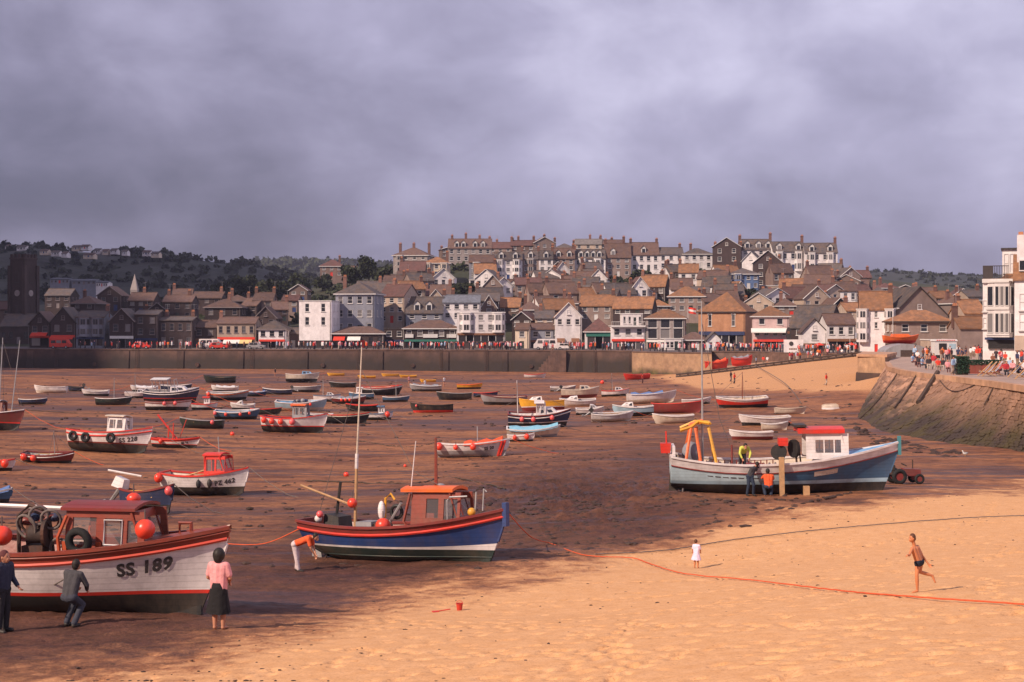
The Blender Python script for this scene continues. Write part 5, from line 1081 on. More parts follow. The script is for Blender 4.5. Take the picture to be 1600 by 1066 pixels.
def boat(u0, u1, vb, label, bow='R', style='open', top=None, bot=None, strk=None, gun=None, inn=None, boot=None, yaw=0, roll=0, prop=.36, fend=(), ob=False, mast=None, txt=None, cab=None, cabroof=None, cover=None, group=None, deep=.46, bul=None, D=None, name=None):
    top, bot, gun, inn = top or WHITE, bot or BLACK, gun or WHITE, inn or GREYP
    loc = at((u0+u1)/2, vb); d = loc.y; L = (u1-u0)/F*d/(abs(math.cos(R(yaw)))+.16*abs(math.sin(R(yaw)))); B = L*prop; Dp = D or min(1.7, max(.6, L*(.185 if style in ('open', 'cover') else .225))); roll = roll or rnd.uniform(-8, 8)
    cs = -1 if bow == 'R' else 1; yw = R(yaw) + (0 if bow == 'R' else PI)
    hl = Hull(L, B, Dp, rake=.07*L, ws=.74 if style != 'open' else .66)
    o = empty(name or {'open': 'rowing_boat', 'cover': 'covered_boat', 'wheel': 'fishing_boat', 'cabin': 'cabin_boat'}.get(style, 'boat'), loc, 0, label, 'boat', group or 'boats lying on the drained harbour bed')
    wl = Dp*deep
    bands = [('hull_bottom', bot, lambda t: wl, 3)]
    if boot: bands.append(('boot_stripe', boot, lambda t: wl+.07*Dp, 1))
    sh = lambda t: hl.sheer(t)
    if bul: bands += [('topside', top, lambda t: sh(t)-.26*Dp, 3), ('sheer_strake', bul, sh, 1)]
    else: bands += [('topside', top, sh, 4)]
    hull_parts(o, hl, bands, gun, inn, Dp*(.45 if style != 'open' else .5), foredeck={'wheel': .72, 'cabin': .78, 'cover': .85}.get(style), fd_mat=inn)
    if strk: strake(o, hl, lambda t: sh(t)-.18*Dp, .03+.004*L, strk)
    zt = Dp
    if style in ('open', 'cover'):
        for t in (.2, .42, .63): p = hl.pt(t, .72, 1); MB().box(p.x-.13, p.x+.13, -p.y+.02, p.y-.02, p.z-.02, p.z+.03).build('thwart', TIMBER if not cover else inn, o)
    if style == 'open': p = hl.pt(.5, 1, 1); MB().tube([(p.x-.9, .25, p.z-.05), (p.x+1.1, .1, p.z-.02)], .03, 5).build('oar', TIMBER, o)
    if style == 'wheel': wheelhouse(o, -L*.02, L*.20, B*.52, Dp*.97, Dp*.62+.32, cab or WHITE, cabroof or ORANGE, slope=.12*Dp+.1)
    if style == 'cabin':
        z0 = Dp*.9; x0, x1 = -L*.02, L*.30; w = B*.68; hh = .30*Dp+.35
        vs = [(x0, -w/2, z0), (x1, -w*.3, z0+.2*Dp), (x1, w*.3, z0+.2*Dp), (x0, w/2, z0)]; vt = [(x0+.1, -w*.4, z0+hh), (x1-.5, -w*.24, z0+hh*.92), (x1-.5, w*.24, z0+hh*.92), (x0+.1, w*.4, z0+hh)]
        cb = MB().hexa(vs, vt).build('cabin', cab or WHITE, o)
        for sd, (i, j) in ((-1, (0, 1)), (1, (3, 2))):
            for a, b in ((.12, .42), (.55, .82)):
                lo0, lo1 = Vector(vs[i]).lerp(Vector(vs[j]), a), Vector(vs[i]).lerp(Vector(vs[j]), b); hi0, hi1 = Vector(vt[i]).lerp(Vector(vt[j]), a), Vector(vt[i]).lerp(Vector(vt[j]), b)
                e = Vector((0, sd*.02, 0)); MB().add([lo0.lerp(hi0, .4)+e, lo1.lerp(hi1, .4)+e, lo1.lerp(hi1, .85)+e, lo0.lerp(hi0, .85)+e], [(0, 1, 2, 3)]).build('window_pane', PANE, cb)
        if cabroof: MB().hexa([(a*1.0, b*1.08, c+.004) for a, b, c in vt], [(a, b*1.0, c+.07) for a, b, c in vt]).build('cabin_roof', cabroof, cb)
    if cover:
        c0, c1, cm = cover; ts = [c0+(c1-c0)*i/7 for i in range(8)]; vs = []
        for i, t in enumerate(ts):
            p = hl.pt(t, 1, 1); hgt = .22*Dp*(1+.5*math.sin(i*2.1)); vs += [(p.x, -p.y-.05, p.z-.1), (p.x, -p.y*.55, p.z+hgt*.7), (p.x, 0, p.z+hgt), (p.x, p.y*.55, p.z+hgt*.6), (p.x, p.y+.05, p.z-.1)]
        MB().add(vs, [(i*5+k, i*5+k+1, (i+1)*5+k+1, (i+1)*5+k) for i in range(7) for k in range(4)] + [(0, 1, 2, 3, 4), (35, 36, 37, 38, 39)]).build('tarpaulin', cm, o, smooth=True)
    for q_ in fend:
        t, r, m_ = q_[0], q_[1]*.82, q_[2]; p = hl.pt(t, .78, cs, r*.9); fender(o, p, r, m_, 1.15)
    if ob: outboard(o, -L/2-.02, 0, hl.sheer(0)+.05, ob if ob is not True else BLACK)
    if mast:
        t, h_, rr, mm = mast; p = hl.pt(t, 1, 1); MB().tube([(p.x, 0, Dp*.4), (p.x-.02*h_, 0, Dp+h_)], [rr, rr*.6], 6).build('mast', mm, o)
        for sd in (-1, 1): MB().tube([(p.x-.02*h_, 0, Dp+h_*.95), (p.x-.1, sd*p.y, p.z)], .015, 4).build('shroud', ROPEG, o)
        MB().tube([(p.x-.02*h_, 0, Dp+h_*.97), (L*.47, 0, hl.sheer(1))], .015, 4).build('forestay', ROPEG, o)
    p = hl.pt(1, 1, 1); yy = rnd.uniform(-2, 2); MB().tube([(p.x, 0, p.z), (p.x+L*.25, yy*.3, p.z*.55), (p.x+L*.55, yy*.7, p.z*.16), (p.x+L*.85, yy, .03)], .02, 4).build('mooring_line', ROPEG if rnd.random() < .8 else ROPE, o)
    if txt: hull_text(o, hl, txt, Dp*.30, .665 if cs < 0 else .90, lambda t: hl.sheer(t)-.55*Dp, cs, TRIMD, .016)
    place(o, loc, yw, R(roll), tilt(loc, yw, L)); o['L'] = L
    return o, hl
BO, BP = BUOYR, BUOYP
TARPB = mat('blue_tarpaulin', (.10, .17, .36), var=.25, scale=3, bump=.04, bscale=4, rough=.6); TARPW = mat('white_tarpaulin', (.55, .52, .52), var=.2, scale=3, bump=.03, rough=.7); TARPG = mat('grey_tarpaulin', (.22, .22, .25), var=.3, scale=3, bump=.05, rough=.8); TARPO = mat('orange_tarpaulin', (.72, .09, .03), var=.2, scale=3, bump=.03, rough=.7); TARPY = mat('yellow_tarpaulin', (.74, .36, .05), var=.2, scale=3, bump=.03, rough=.7)
def B(*a, **k): return boat(*a, **k)
# left edge and far-left water's edge
o, hl = B(-72,40,672,'red-hulled fishing boat cut by the left edge with two raking masts','R','wheel',top=MAROON,bot=BLACK,boot=RED,cab=VARN,cabroof=GREYP,inn=GREYP,gun=WHITE,mast=(.62,7.0,.06,STEEL),yaw=-8)
MB().tube([(o['L']*.30,0,.8),(o['L']*.36,0,8.2)],[.05,.03],6).build('mast',STEEL,o)
B(53,104,614,'pale grey dinghy lying alone on the far-left sand','L','open',top=WHITE,bot=CREAM,inn=CREAM)
B(106,131,611,'small dark tender with outboard beside the pale grey dinghy','L','open',top=NAVY,bot=BLACK,inn=BLACK,gun=BLACK,ob=True)
B(204,246,612,'low white launch left of the gantry boat','L','cover',top=WHITE,cover=(.1,.8,TARPW))
o, hl = B(226,312,630,'dark blue workboat with a steel gantry and white awning','R','cabin',top=NAVY,bot=BLACK,boot=RED,strk=WHITE,inn=GREYP)
for x in (-.30,-.16,-.02,.10): MB().tube([(o['L']*x,-.9,1.2),(o['L']*x-.25,-.75,3.1),(o['L']*x-.25,.75,3.1),(o['L']*x,.9,1.2)],.05,5).build('gantry_hoop',GREYP,o)
MB().box(-o['L']*.36,-o['L']*.05,-.95,.95,3.15,3.22).build('awning',TARPW,o)
B(228,299,641,'white boat with pink fenders lying in front of the gantry boat','R','open',top=WHITE,bot=BLACK,strk=MAROON,gun=MAROON,fend=((.45,.26,BP),(.68,.26,BP)))
o, hl = B(103,243,707,'white fishing boat with three tyre fenders and a white wheelhouse','R','wheel',top=WHITE,bot=BLACK,boot=MAROON,bul=WHITE,strk=RED,gun=RED,inn=CREAM,cab=WHITE,cabroof=CREAM,txt='SS 228',yaw=-14)
for t in (.10,.27,.58):
    p = hl.pt(t,.72,-1,.1); ty = MB().torus((0,0,0),(0,1,0),.27,.12).build('tyre_fender',RUBBER,o,smooth='all'); ty.location = p
o, hl = B(236,314,700,'white boat with a red sheer stripe and a raised red derrick','R','open',top=WHITE,bot=BLACK,boot=RED,bul=RED,gun=RED,fend=((.25,.2,BO),),txt='SS 96',yaw=-10)
MB().tube([(o['L']*.05,0,.6),(-o['L']*.42,0,2.6)],.08,6).tube([(o['L']*.05,0,.6),(o['L']*.2,0,2.3)],.03,5).build('derrick',RED,o); MB().tube([(-o['L']*.02,-.5,.5),(-o['L']*.02,-.5,2.0)],.05,5).tube([(-o['L']*.12,-.5,.5),(-o['L']*.12,-.5,1.8)],.05,5).build('frame_post',RED,o)
B(34,120,724,'low dark red boat with two orange fenders at its stern','R','open',top=MAROON,bot=BLACK,strk=WHITE,gun=MAROON,fend=((.10,.26,BO),(.30,.24,BO)),roll=6,yaw=-10,mast=(.62,1.6,.03,STEEL))
B(-60,24,736,'pink-white open boat cut by the left edge','R','open',top=WHITE,bot=BLACK,gun=RED,fend=((.86,.3,BO),))
B(-70,20,786,'boat under a dark blue tarpaulin at the left edge','R','cover',top=DBLUE,bot=BLACK,cover=(.3,.95,TARPB))
B(318,368,598,'dark green skiff alone at the far side of the sand','L','open',top=GREEN,bot=BLACK,gun=GREEN,inn=GREEN)
B(324,389,625,'boat with a white gunwale and an orange band behind the blue tarpaulin boat','R','open',top=GREYP,bot=BLACK,strk=ORANGE,gun=WHITE,fend=((.06,.3,BO),))
B(386,417,619,'small boat under a bright blue tarpaulin','R','cover',top=NAVY,cover=(.15,.9,TARPB),bot=BLACK)
B(410,456,617,'dark boat with a white gunwale and tilted outboard','L','open',top=NAVY,bot=BLACK,gun=WHITE,ob=True)
B(336,406,655,'blue-grey open boat with a white gunwale and orange fenders','R','open',top=DBLUE,bot=BLACK,gun=WHITE,inn=SKYB,fend=((.03,.22,BP),(.28,.2,BO),(.6,.2,BO),(.8,.18,BO)))
B(280,349,669,'plain dark green open boat left of the blue-grey one','L','open',top=GREEN,bot=BLACK,gun=GREYP,inn=GREEN,fend=((.22,.22,BP),))
o, hl = B(431,511,642,'light blue boat with a white gunwale and a pile of gear amidships','R','open',top=LBLUE,bot=CREAM,gun=WHITE,inn=SKYB,fend=((.35,.2,BO),(.7,.2,BO)))
for k in range(5): MB().ball((o['L']*(-.12+.05*k),rnd.uniform(-.4,.4),1.1+.15*(k%2)),rnd.uniform(.18,.32),8,6).build('gear_bundle',GREYP if k%2 else NAVY,o,smooth='all')
B(408,514,676,'white fishing boat with four orange fenders and a small orange-roofed cabin','R','wheel',top=WHITE,bot=BLACK,boot=RED,gun=RED,inn=NAVY,cab=GREYP,cabroof=ORANGE,fend=((.07,.3,BO),(.2,.3,BO),(.34,.3,BO),(.52,.32,BP)),yaw=-10)
B(447,499,597,'cream launch with a blue cockpit far out by the harbour wall','R','cabin',top=CREAM,bot=BLACK,cab=SKYB,cabroof=GREYP)
B(508,577,661,'black-hulled open boat with a pale red gunwale behind the tall mast','R','open',top=BLACK,bot=BLACK,gun=RED,inn=MAROON,strk=CREAM)
B(519,572,631,'maroon boat with three red fenders and a blue cover','R','cover',top=MAROON,bot=BLACK,cover=(.2,.8,TARPG),fend=((.3,.2,BO),(.42,.2,BO),(.54,.2,BO)))
B(571,614,656,'small white boat with a white wheelhouse and an orange fender at its bow','R','wheel',top=WHITE,bot=BLACK,gun=DBLUE,inn=DBLUE,cab=WHITE,cabroof=DBLUE,fend=((.82,.34,BO),))
B(563,629,617,'long dark boat with a white sheer behind the mast','R','open',top=BLACK,bot=BLACK,bul=WHITE,gun=RED,inn=CREAM)
for k, (u0, u1, v) in enumerate([(511,538,587),(559,587,591),(596,623,588),(624,651,590),(656,681,597)]):
    B(u0,u1,v,('leftmost yellow float boat by the harbour wall','second yellow float boat from the left, left of the tall mast','yellow float boat just right of the tall mast','fourth yellow float boat from the left by the wall','rightmost yellow float boat beside two people')[k],'L','open',top=YELLOW,bot=YELLOW,gun=YELLOW,inn=YELLOW,group='yellow float boats by the far wall',prop=.3,D=.42,name='float_boat')
B(714,754,608,'bright orange-yellow open boat near the far wall','R','open',top=YELLOW,bot=BLACK,gun=ORANGE,inn=YELLOW)
B(682,737,625,'black open boat beyond the black and red one','L','open',top=BLACK,bot=BLACK,gun=GREYP,inn=GREEN)
B(641,708,645,'black open boat with a red bottom in mid harbour','L','open',top=BLACK,bot=RED,gun=BLACK,inn=GREEN,deep=.36,fend=((.86,.16,BP),))
B(751,824,633,'long dark grey open boat with a pale pole across it','L','open',top=GREYP,bot=BLACK,gun=MAROON,inn=CREAM)
o, hl = B(683,799,714,'white boat with a bright orange deck cover and four red fenders','R','cover',top=WHITE,bot=GREYP,gun=WHITE,boot=GREYP,cover=(.38,.9,TARPO),fend=((.05,.32,BO),(.28,.22,BO),(.52,.28,BO)),txt='SS 20',yaw=-8,bul=WHITE,roll=-4)
for t in (.88,.92): p = hl.pt(t,.3,-1); MB().tube([hl.pt(t,.05,-1,.03),hl.pt(t+.02,.95,-1,.03)],.10,5).build('red_stem_band',RED,o)
MB().tube([(o['L']*.05,0,1.0),(o['L']*.05,0,2.3)],.04,5).build('mast',STEEL,o)
B(793,836,691,'small white boat with orange fenders behind the orange-covered boat','R','open',top=WHITE,bot=BLACK,gun=WHITE,fend=((.3,.22,BO),(.75,.26,BO)),yaw=-10)
B(792,876,684,'pale boat under a light blue canopy behind the navy cabin boat','R','cover',top=CREAM,bot=GREYP,cover=(.05,.95,mat('turquoise_tarpaulin',(.20,.42,.55),var=.2,scale=3,bump=.04)))
o, hl = B(794,892,668,'navy fishing boat with a white cabin and three pink fenders','R','cabin',top=NAVY,bot=BLACK,boot=WHITE,bul=NAVY,strk=WHITE,gun=MAROON,inn=WHITE,cab=WHITE,fend=((.22,.26,BP),(.40,.26,BP),(.70,.26,BP)),mast=(.16,3.2,.06,WHITE))
wheelhouse(o,-o['L']*.05,o['L']*.1,1.3,1.15,1.25,WHITE,WHITE,slope=.3)
B(811,882,643,'bright yellow-hulled boat with a white cabin','L','cabin',top=YELLOW,bot=MAROON,boot=WHITE,gun=YELLOW,inn=BLACK,cab=WHITE)
B(874,931,635,'white speedboat on the sand right of the yellow boat','L','cabin',top=WHITE,bot=CREAM,cab=WHITE,D=.8)
B(877,937,622,'cream cabin cruiser with tilted black outboard behind the speedboat','R','cabin',top=CREAM,bot=MAROON,cab=CREAM,gun=CREAM,ob=True)
B(924,990,658,'white open boat with a tilted outboard right of the navy boat','R','open',top=WHITE,bot=CREAM,ob=True,gun=WHITE)
B(957,1021,650,'pale blue-white cabin boat with its stern to the right','L','cabin',top=LBLUE,bot=BLACK,cab=WHITE,gun=WHITE)
B(980,1058,630,'white boat under a blue cover with a white foredeck','R','cover',top=WHITE,bot=CREAM,cover=(.08,.72,TARPB))
B(1018,1100,646,'long dark red dinghy with a folded white cover at its end','R','open',top=MAROON,bot=MAROON,gun=RED,inn=BLACK,prop=.28,yaw=-16)
B(1019,1084,661,'cream clinker dinghy beside the orange gantry','L','open',top=CREAM,bot=CREAM,gun=WHITE,inn=CREAM)
B(819,853,591,'white boat with red inside by the foot of the far wall','R','open',top=WHITE,bot=WHITE,inn=RED,gun=RED)
B(973,1016,593,'bright red dinghy tilted on the edge of the far beach','L','open',top=RED,bot=RED,gun=RED,inn=MAROON,yaw=14)
def on_slip(u, v, d, L, label, top_, cov=None):
    o, hl = boat(u-10, u+10, 620, label, 'R', 'cover' if cov else 'open', top=top_, bot=top_, gun=top_, inn=MAROON, D=1.0, cover=cov, group='boats drawn up on the slipway')
    s_ = L/o['L']; o.scale = (s_, s_, min(s_, 1.4)); p = P(u, v, d); o.location = p; o.rotation_euler = (0, R(-3), R(6))
on_slip(1120, 577, 272, 4.6, 'bright red boat drawn up low on the slipway', RED, (.1,.9,TARPO)); on_slip(1160, 571, 272, 4.0, 'red boat with a dark cover higher up the slipway', RED, (.05,.8,TARPG))
o, hl = B(1118,1199,637,'bright red sailing boat with a white gunwale and bare mast','L','open',top=RED,bot=BLACK,gun=WHITE,bul=WHITE,inn=CREAM,mast=(.48,2.9,.05,VARN),strk=None)
B(1211,1260,647,'pale row boat nearest the weedy revetment','R','open',top=CREAM,bot=CREAM,gun=CREAM)
B(1154,1234,666,'white open boat with a black bottom behind the fishing boat','L','open',top=WHITE,bot=BLACK,gun=WHITE,inn=CREAM,deep=.5)
B(1139,1207,687,'white open boat with a dark red bottom just behind the fishing boat','L','open',top=WHITE,bot=MAROON,gun=WHITE,inn=CREAM,deep=.5)
B(1190,1232,672,'small cream dinghy half hidden behind the net hauler','R','open',top=CREAM,bot=CREAM,gun=WHITE)
for u0, u1, v, bw, st, tp, gn, lab, kw in [
  (252,300,611,'R','open',NAVY,WHITE,'navy open boat just behind the gantry boat',{}),(456,502,613,'R','open',GREYP,WHITE,'grey open boat beyond the light blue one',{}),(514,556,606,'L','open',BLACK,GREYP,'low black boat near the second float boat',{}),
  (598,640,628,'R','open',DBLUE,WHITE,'dull blue boat right of the long dark one',dict(mast=(.5,2.2,.04,STEEL))),(640,690,612,'L','cover',GREYP,WHITE,'grey covered boat before the rightmost float boat',dict(cover=(.1,.9,TARPG))),(740,778,621,'R','open',NAVY,RED,'navy boat with a red gunwale behind the dark grey boat',{}),
  (150,206,633,'R','open',GREEN,WHITE,'green boat with a white gunwale left of the gantry boat',dict(mast=(.5,2.6,.04,STEEL))),(330,372,612,'L','cover',WHITE,WHITE,'small white covered boat behind the orange-banded boat',dict(cover=(.1,.8,TARPW))),(472,520,656,'L','open',MAROON,WHITE,'maroon open boat tucked behind the four-fendered boat',{}),
  (540,590,642,'L','open',BLACK,RED,'black boat with a red gunwale behind the white-wheelhouse boat',{}),(860,900,612,'R','open',GREYP,WHITE,'grey open boat beyond the cream cruiser',{}),(1066,1112,632,'R','open',WHITE,WHITE,'white open boat left of the red sailing boat',{}),(30,74,632,'R','open',NAVY,WHITE,'navy open boat on the left sand below the pale dinghy',{}),(392,440,648,'R','open',GREEN,RED,'green boat with a red gunwale left of the four-fendered boat',{}),
  (196,236,622,'R','cabin',WHITE,WHITE,'white cabin boat peeping out left of the gantry boat',dict(mast=(.4,2.8,.04,STEEL))),(300,340,640,'R','wheel',WHITE,RED,'small white boat with a wheelhouse between the gantry boat and the blue-grey boat',dict(cab=WHITE,cabroof=RED)),(360,398,640,'L','cabin',WHITE,WHITE,'white cabin boat tucked behind the blue-grey boat',{}),(490,532,628,'R','cabin',WHITE,DBLUE,'white cabin boat right of the light blue gear boat',dict(mast=(.35,2.6,.04,STEEL))),
  (545,584,624,'L','wheel',DBLUE,WHITE,'small blue boat with a white wheelhouse left of the tall mast',dict(cab=WHITE,cabroof=WHITE)),(900,944,648,'R','cabin',WHITE,WHITE,'white cabin boat between the navy boat and the open white one',{}),(842,884,656,'L','open',WHITE,WHITE,'white open boat half hidden behind the navy cabin boat',{}),(940,984,620,'R','cabin',WHITE,RED,'white cabin boat with a red gunwale beyond the blue-covered boat',dict(mast=(.4,2.4,.04,STEEL))),(128,170,618,'L','open',WHITE,WHITE,'white open boat on the far-left sand right of the tender',{})]:
    B(u0,u1,v,lab,bw,st,top=tp,bot=BLACK,gun=gn,inn=CREAM,**kw)
# upturned dinghy on the mud
o, hl = B(1284,1312,640,'upturned pale dinghy on the mud by the revetment','R','open',top=WHITE,bot=CREAM,gun=BLACK); o.rotation_euler.x += PI; o.location.z += .55
# blue dinghy with white outboard
o, hl = B(184,277,803,'dark blue dinghy with yellow boards and a big white tilted outboard','R','open',top=NAVY,bot=BLACK,gun=MAROON,inn=YELLOW,fend=((.97,.22,BP),),yaw=-22,D=1.05)
e = outboard(o,-o['L']/2-.05,0,1.1,WHITE); e.scale = (1.5,1.5,1.2); e.rotation_euler.y = R(15)
p = hl.pt(.5,1,-1); MB().box(-o['L']*.30,o['L']*.1,-.35,.35,p.z-.06,p.z+.04).build('yellow_board',YELLOW,o)
MB().tube([(-o['L']*.75,-.3,2.0),(-o['L']*.1,-.2,1.75)],.05,6).build('stowed_pole',WHITE,o)
# white boat with red cabin
o, hl = boat(249,397,773,'white boat with a red cabin, red rail and two black fenders','R','open',top=WHITE,bot=BLACK,bul=WHITE,gun=RED,inn=CREAM,yaw=-16,txt='PZ 462',D=1.15,name='fishing_boat',fend=((.02,.28,BO),))
L = o['L']; wheelhouse(o,L*.03,L*.27,1.15,1.2,.98,RED,RED,slope=.3,holes_s=[(.12,.2,.5,.62),(.72,.2,.5,.62)],over=.08)
for t in (.50,.62): fender(o,hl.pt(t,.62,-1,.1),.13,BLACK,1.8)
MB().tube([(L*.16,0,2.1),(L*.15,0,3.2)],.025,5).build('aerial',STEEL,o); MB().tube([hl.pt(.02,.5,1),hl.pt(.4,1.0,1)+Vector((0,0,.15))],.05,5).build('stowed_oar',TIMBER,o)
# ---------------------------------------------------------------- the three large boats in front
def lay(o, hl, bow_u, bow_v, yawdeg, roll=0, sink=.08):
    b = at(bow_u, bow_v); y = R(yawdeg); hd = Vector((math.cos(y), math.sin(y), 0)); c = b - hd*(hl.L/2-hl.rake*.6); c.z = gz(c.x, c.y); place(o, c, y, R(roll), tilt(c, y, hl.L), sink); return c
# --- white boat SS 189
hl = Hull(9.0, 3.0, 1.62, sb=.34, ss=.10, ws=.72, rake=.75, kr=.12, ks=.15, pe=2.1, a0=.30)
o = empty('fishing_boat', (0,0,0), 0, 'large white fishing boat lettered SS 189 with red stripe and varnished wheelhouse', 'boat', 'boats lying on the drained harbour bed'); S1 = o
sh = hl.sheer
hull_parts(o, hl, [('hull_bottom', BLACK, lambda t: .60, 4), ('boot_stripe', RED, lambda t: .69, 1), ('topside', WHITE, lambda t: sh(t)-.27, 5), ('bulwark', VARN, sh, 2)], VARN, VARN, .62, .74, VARN)
strake(o, hl, lambda t: sh(t)-.27, .045, mat('rail_red', (.50, .07, .045), rough=.4, var=.15)); strake(o, hl, lambda t: sh(t)-.10, .03, VARN, 'upper_strake')
hull_text(o, hl, 'SS 189', .43, .735, lambda t: sh(t)-.74, -1, TRIMD, .018)
ORV = mat('varnish_orange', (.42, .075, .03), rough=.4, var=.2, scale=3)
wh = wheelhouse(o, .55, 2.6, 1.34, 1.58, .98, VARN, MAROON, slope=.32, taper=.12, holes_s=[(.18,.20,.62,.64),(1.02,.20,.46,.62),(1.6,.20,.28,.58)], over=.10, frame=None, back=False)
for sd in (-1, 1):
    for x in (.56, 1.44): MB().box(x-.05, x+.06, sd*.68-.03, sd*.68+.03, 1.59, 1.85).build('post', ORV, wh)
    q_ = [Vector((1.57, sd*.655, 1.78)), Vector((2.03, sd*.655, 1.78)), Vector((2.03, sd*.60, 2.36)), Vector((1.57, sd*.60, 2.36))]; MB().tube(q_+[q_[0]], .024, 4).build('window_frame', TRIM, wh)
MB().tube([(.5, -.76, 1.3), (.42, -.74, 1.95), (.62, -.66, 2.46)], .045, 5).tube([(.5, .76, 1.3), (.42, .74, 1.95), (.62, .66, 2.46)], .045, 5).build('door_edge', ORV, wh)
t_ = MB().torus((0,0,0), (0,1,.1), .25, .10).build('tyre_fender', RUBBER, o, smooth='all'); t_.location = (1.05, -.88, 1.88)
# hauler and gear aft of the wheelhouse
hw = empty('net_hauler', (-.35, -.35, 1.0)); hw.parent = o
MB().cyl((0, 0, .95), (1, .2, 0), .22, .34, 18).build('drum', IRON, hw, smooth=True); MB().cyl((-.3, .1, .9), (1, .5, 0), .30, .08, 18).build('drum_flange', IRON, hw); MB().cyl((.3, -.1, 1.0), (1, .2, 0), .33, .08, 18).build('drum_flange', IRON, hw)
MB().box(-.28, .28, -.25, .25, 0, .7).build('pedestal', IRON, hw); MB().tube([(-.5, 0, .1), (-.5, 0, 1.4), (-.2, 0, 1.65), (.3, 0, 1.5), (.45, 0, .2)], .05, 6).build('frame', IRON, hw)
MB().torus((.75, -.2, .55), (.3, 1, .2), .36, .035).torus((.85, -.15, .45), (.2, 1, -.1), .30, .03).build('hose_coil', ROPEG, hw)
for k in range(7): MB().torus((-.2+.11*k, -.15+.1*(k % 3), 1.15+.09*(k % 4)), (rnd.uniform(-1, 1), 1, rnd.uniform(-.6, .6)), rnd.uniform(.14, .3), .035, 14, 6).build('rope_coil', (ROPEG, IRON, MAROON)[k % 3], hw, smooth='all')
for k in range(4): MB().ball((-.35+.25*k, .1, 1.25+.1*(k % 2)), (.16, .14, .11), 9, 6).build('net_bundle', (MAROON, NAVY)[k % 2], hw, smooth='all')
fender(o, Vector((-.95, -.9, 1.98)), .24, BUOYR, 1.0); fender(o, Vector((1.98+.75, -.82, 2.2)), .235, BUOYR, 1.0); fender(o, Vector((1.75, .5, 2.75)), .17, BUOYR, .8)
pl = MB().tube([(-3.8, .3, 2.6), (.5, .25, 2.5)], .05, 6).build('stowed_pole', WHITE, o)
bd = MB().cyl((0,0,0), (0,1,.25), .42, .09, 18).xf(Matrix.Diagonal((.75, 1, 1.05, 1))).build('otter_board', IRON, o); bd.location = hl.pt(.375, .86, -1, .14); bd.rotation_euler = (R(4), R(14), 0)
MB().tube([(-.05, -.06, .0), (.25, -.07, .42)], .035, 5).build('red_bar', RED, bd)
for x in (-2.6, -2.0, -1.5): MB().ball((x, rnd.uniform(-.6, .6), 1.0), (.35, .3, .25), 9, 6).build('net_bundle', ROPEG if x < -2.2 else MAROON, o, smooth='all')
MB().tube([(3.2, 0, 1.95), (3.2, 0, 2.25), (3.5, 0, 2.25), (3.5, 0, 1.95)], .05, 6).build('mooring_bitt', VARN, o)
lay(o, hl, 334, 962, -13, 0)
# --- blue boat with red strake
hl = Hull(7.4, 2.55, 1.22, sb=.48, ss=.16, ws=.80, rake=.62, kr=.10, ks=.42, pe=2.2, a0=.34)
o = empty('fishing_boat', (0,0,0), 0, 'blue fishing boat with red strake, orange-roofed brown wheelhouse and tall mast', 'boat', 'boats lying on the drained harbour bed'); S2 = o
sh = hl.sheer
hull_parts(o, hl, [('hull_bottom', GREEN, lambda t: .58-.10*t, 4), ('boot_stripe', WHITE, lambda t: .64-.10*t+.16*t**4, 1), ('topside', BLUE, lambda t: sh(t)-.25, 5), ('bulwark', MAROON, sh, 2)], MAROON, VARN, .5, .74, VARN)
strake(o, hl, lambda t: sh(t)-.25, .05, RED); strake(o, hl, lambda t: .30-.05*t, .02, GREEN, 'bilge_keel')
wh = wheelhouse(o, .45, 2.25, 1.12, 1.27, 1.06, VARN, ORANGE, slope=.36, taper=.14, holes_s=[(.55,.25,.45,.62),(1.2,.2,.5,.66)], over=.12, rback=.25, back=False, roof_t=.10)
MB().tube([(.48, -.62, 1.1), (.22, -.60, 1.4), (.42, -.50, 2.3)], .05, 5).build('door_edge', VARN, wh); MB().box(.2, .7, -.2, .2, 2.45, 2.55).build('roof_hatch', BLACK, wh); MB().ball((1.1, .3, 2.5), (.18, .18, .1), 8, 5).build('roof_vent', GREYP, wh, smooth='all')
MB().tube([(1.9, -.70, 1.35), (1.9, -.70, 2.1), (2.0, -.70, 2.2), (2.55, -.55, 2.22)], .03, 6).build('grab_rail', STEEL, wh)
ms = MB().tube([(-2.05, 0, .5), (-1.93, .0, 3.4)], [.06, .05], 8).build('mast', TIMBER, o, smooth=True); MB().tube([(-1.93, 0, 3.38), (-1.68, 0, 7.2)], [.038, .018], 8).build('topmast', CREAM, ms, smooth=True); MB().tube([(-1.945, 0, 3.1), (-1.92, 0, 3.6)], .06, 8).build('mast_band', WHITE, ms)
MB().tube([(-1.8, 0, 6.6), (.3, 0, 3.0), (1.2, 0, 2.55)], .012, 4).build('stay', ROPEG, ms); MB().tube([(-1.82, 0, 6.2), (-3.5, 0, 1.5)], .012, 4).build('stay', ROPEG, ms)
fender(o, Vector((-2.05, -.12, 1.95)), .17, BUOYR)
MB().tube([(-2.1, -.15, 1.9), (-4.0, -.3, 2.55)], .04, 6).build('boom', TIMBER, o); MB().tube([(-2.1, .15, 1.8), (-3.9, 0, 2.4)], .035, 6).build('boom', WHITE, o)
MB().tube([(-2.9, .1, 1.0), (-2.65, .1, 2.65)], .05, 6).build('davit', BLACK, o)
MB().hexa([(-3.0, -.5, .95), (-2.35, -.5, .95), (-2.35, .4, .95), (-3.0, .4, .95)], [(-2.95, -.45, 1.6), (-2.4, -.45, 1.5), (-2.4, .35, 1.5), (-2.95, .35, 1.6)]).build('fish_bin', BLACK, o)
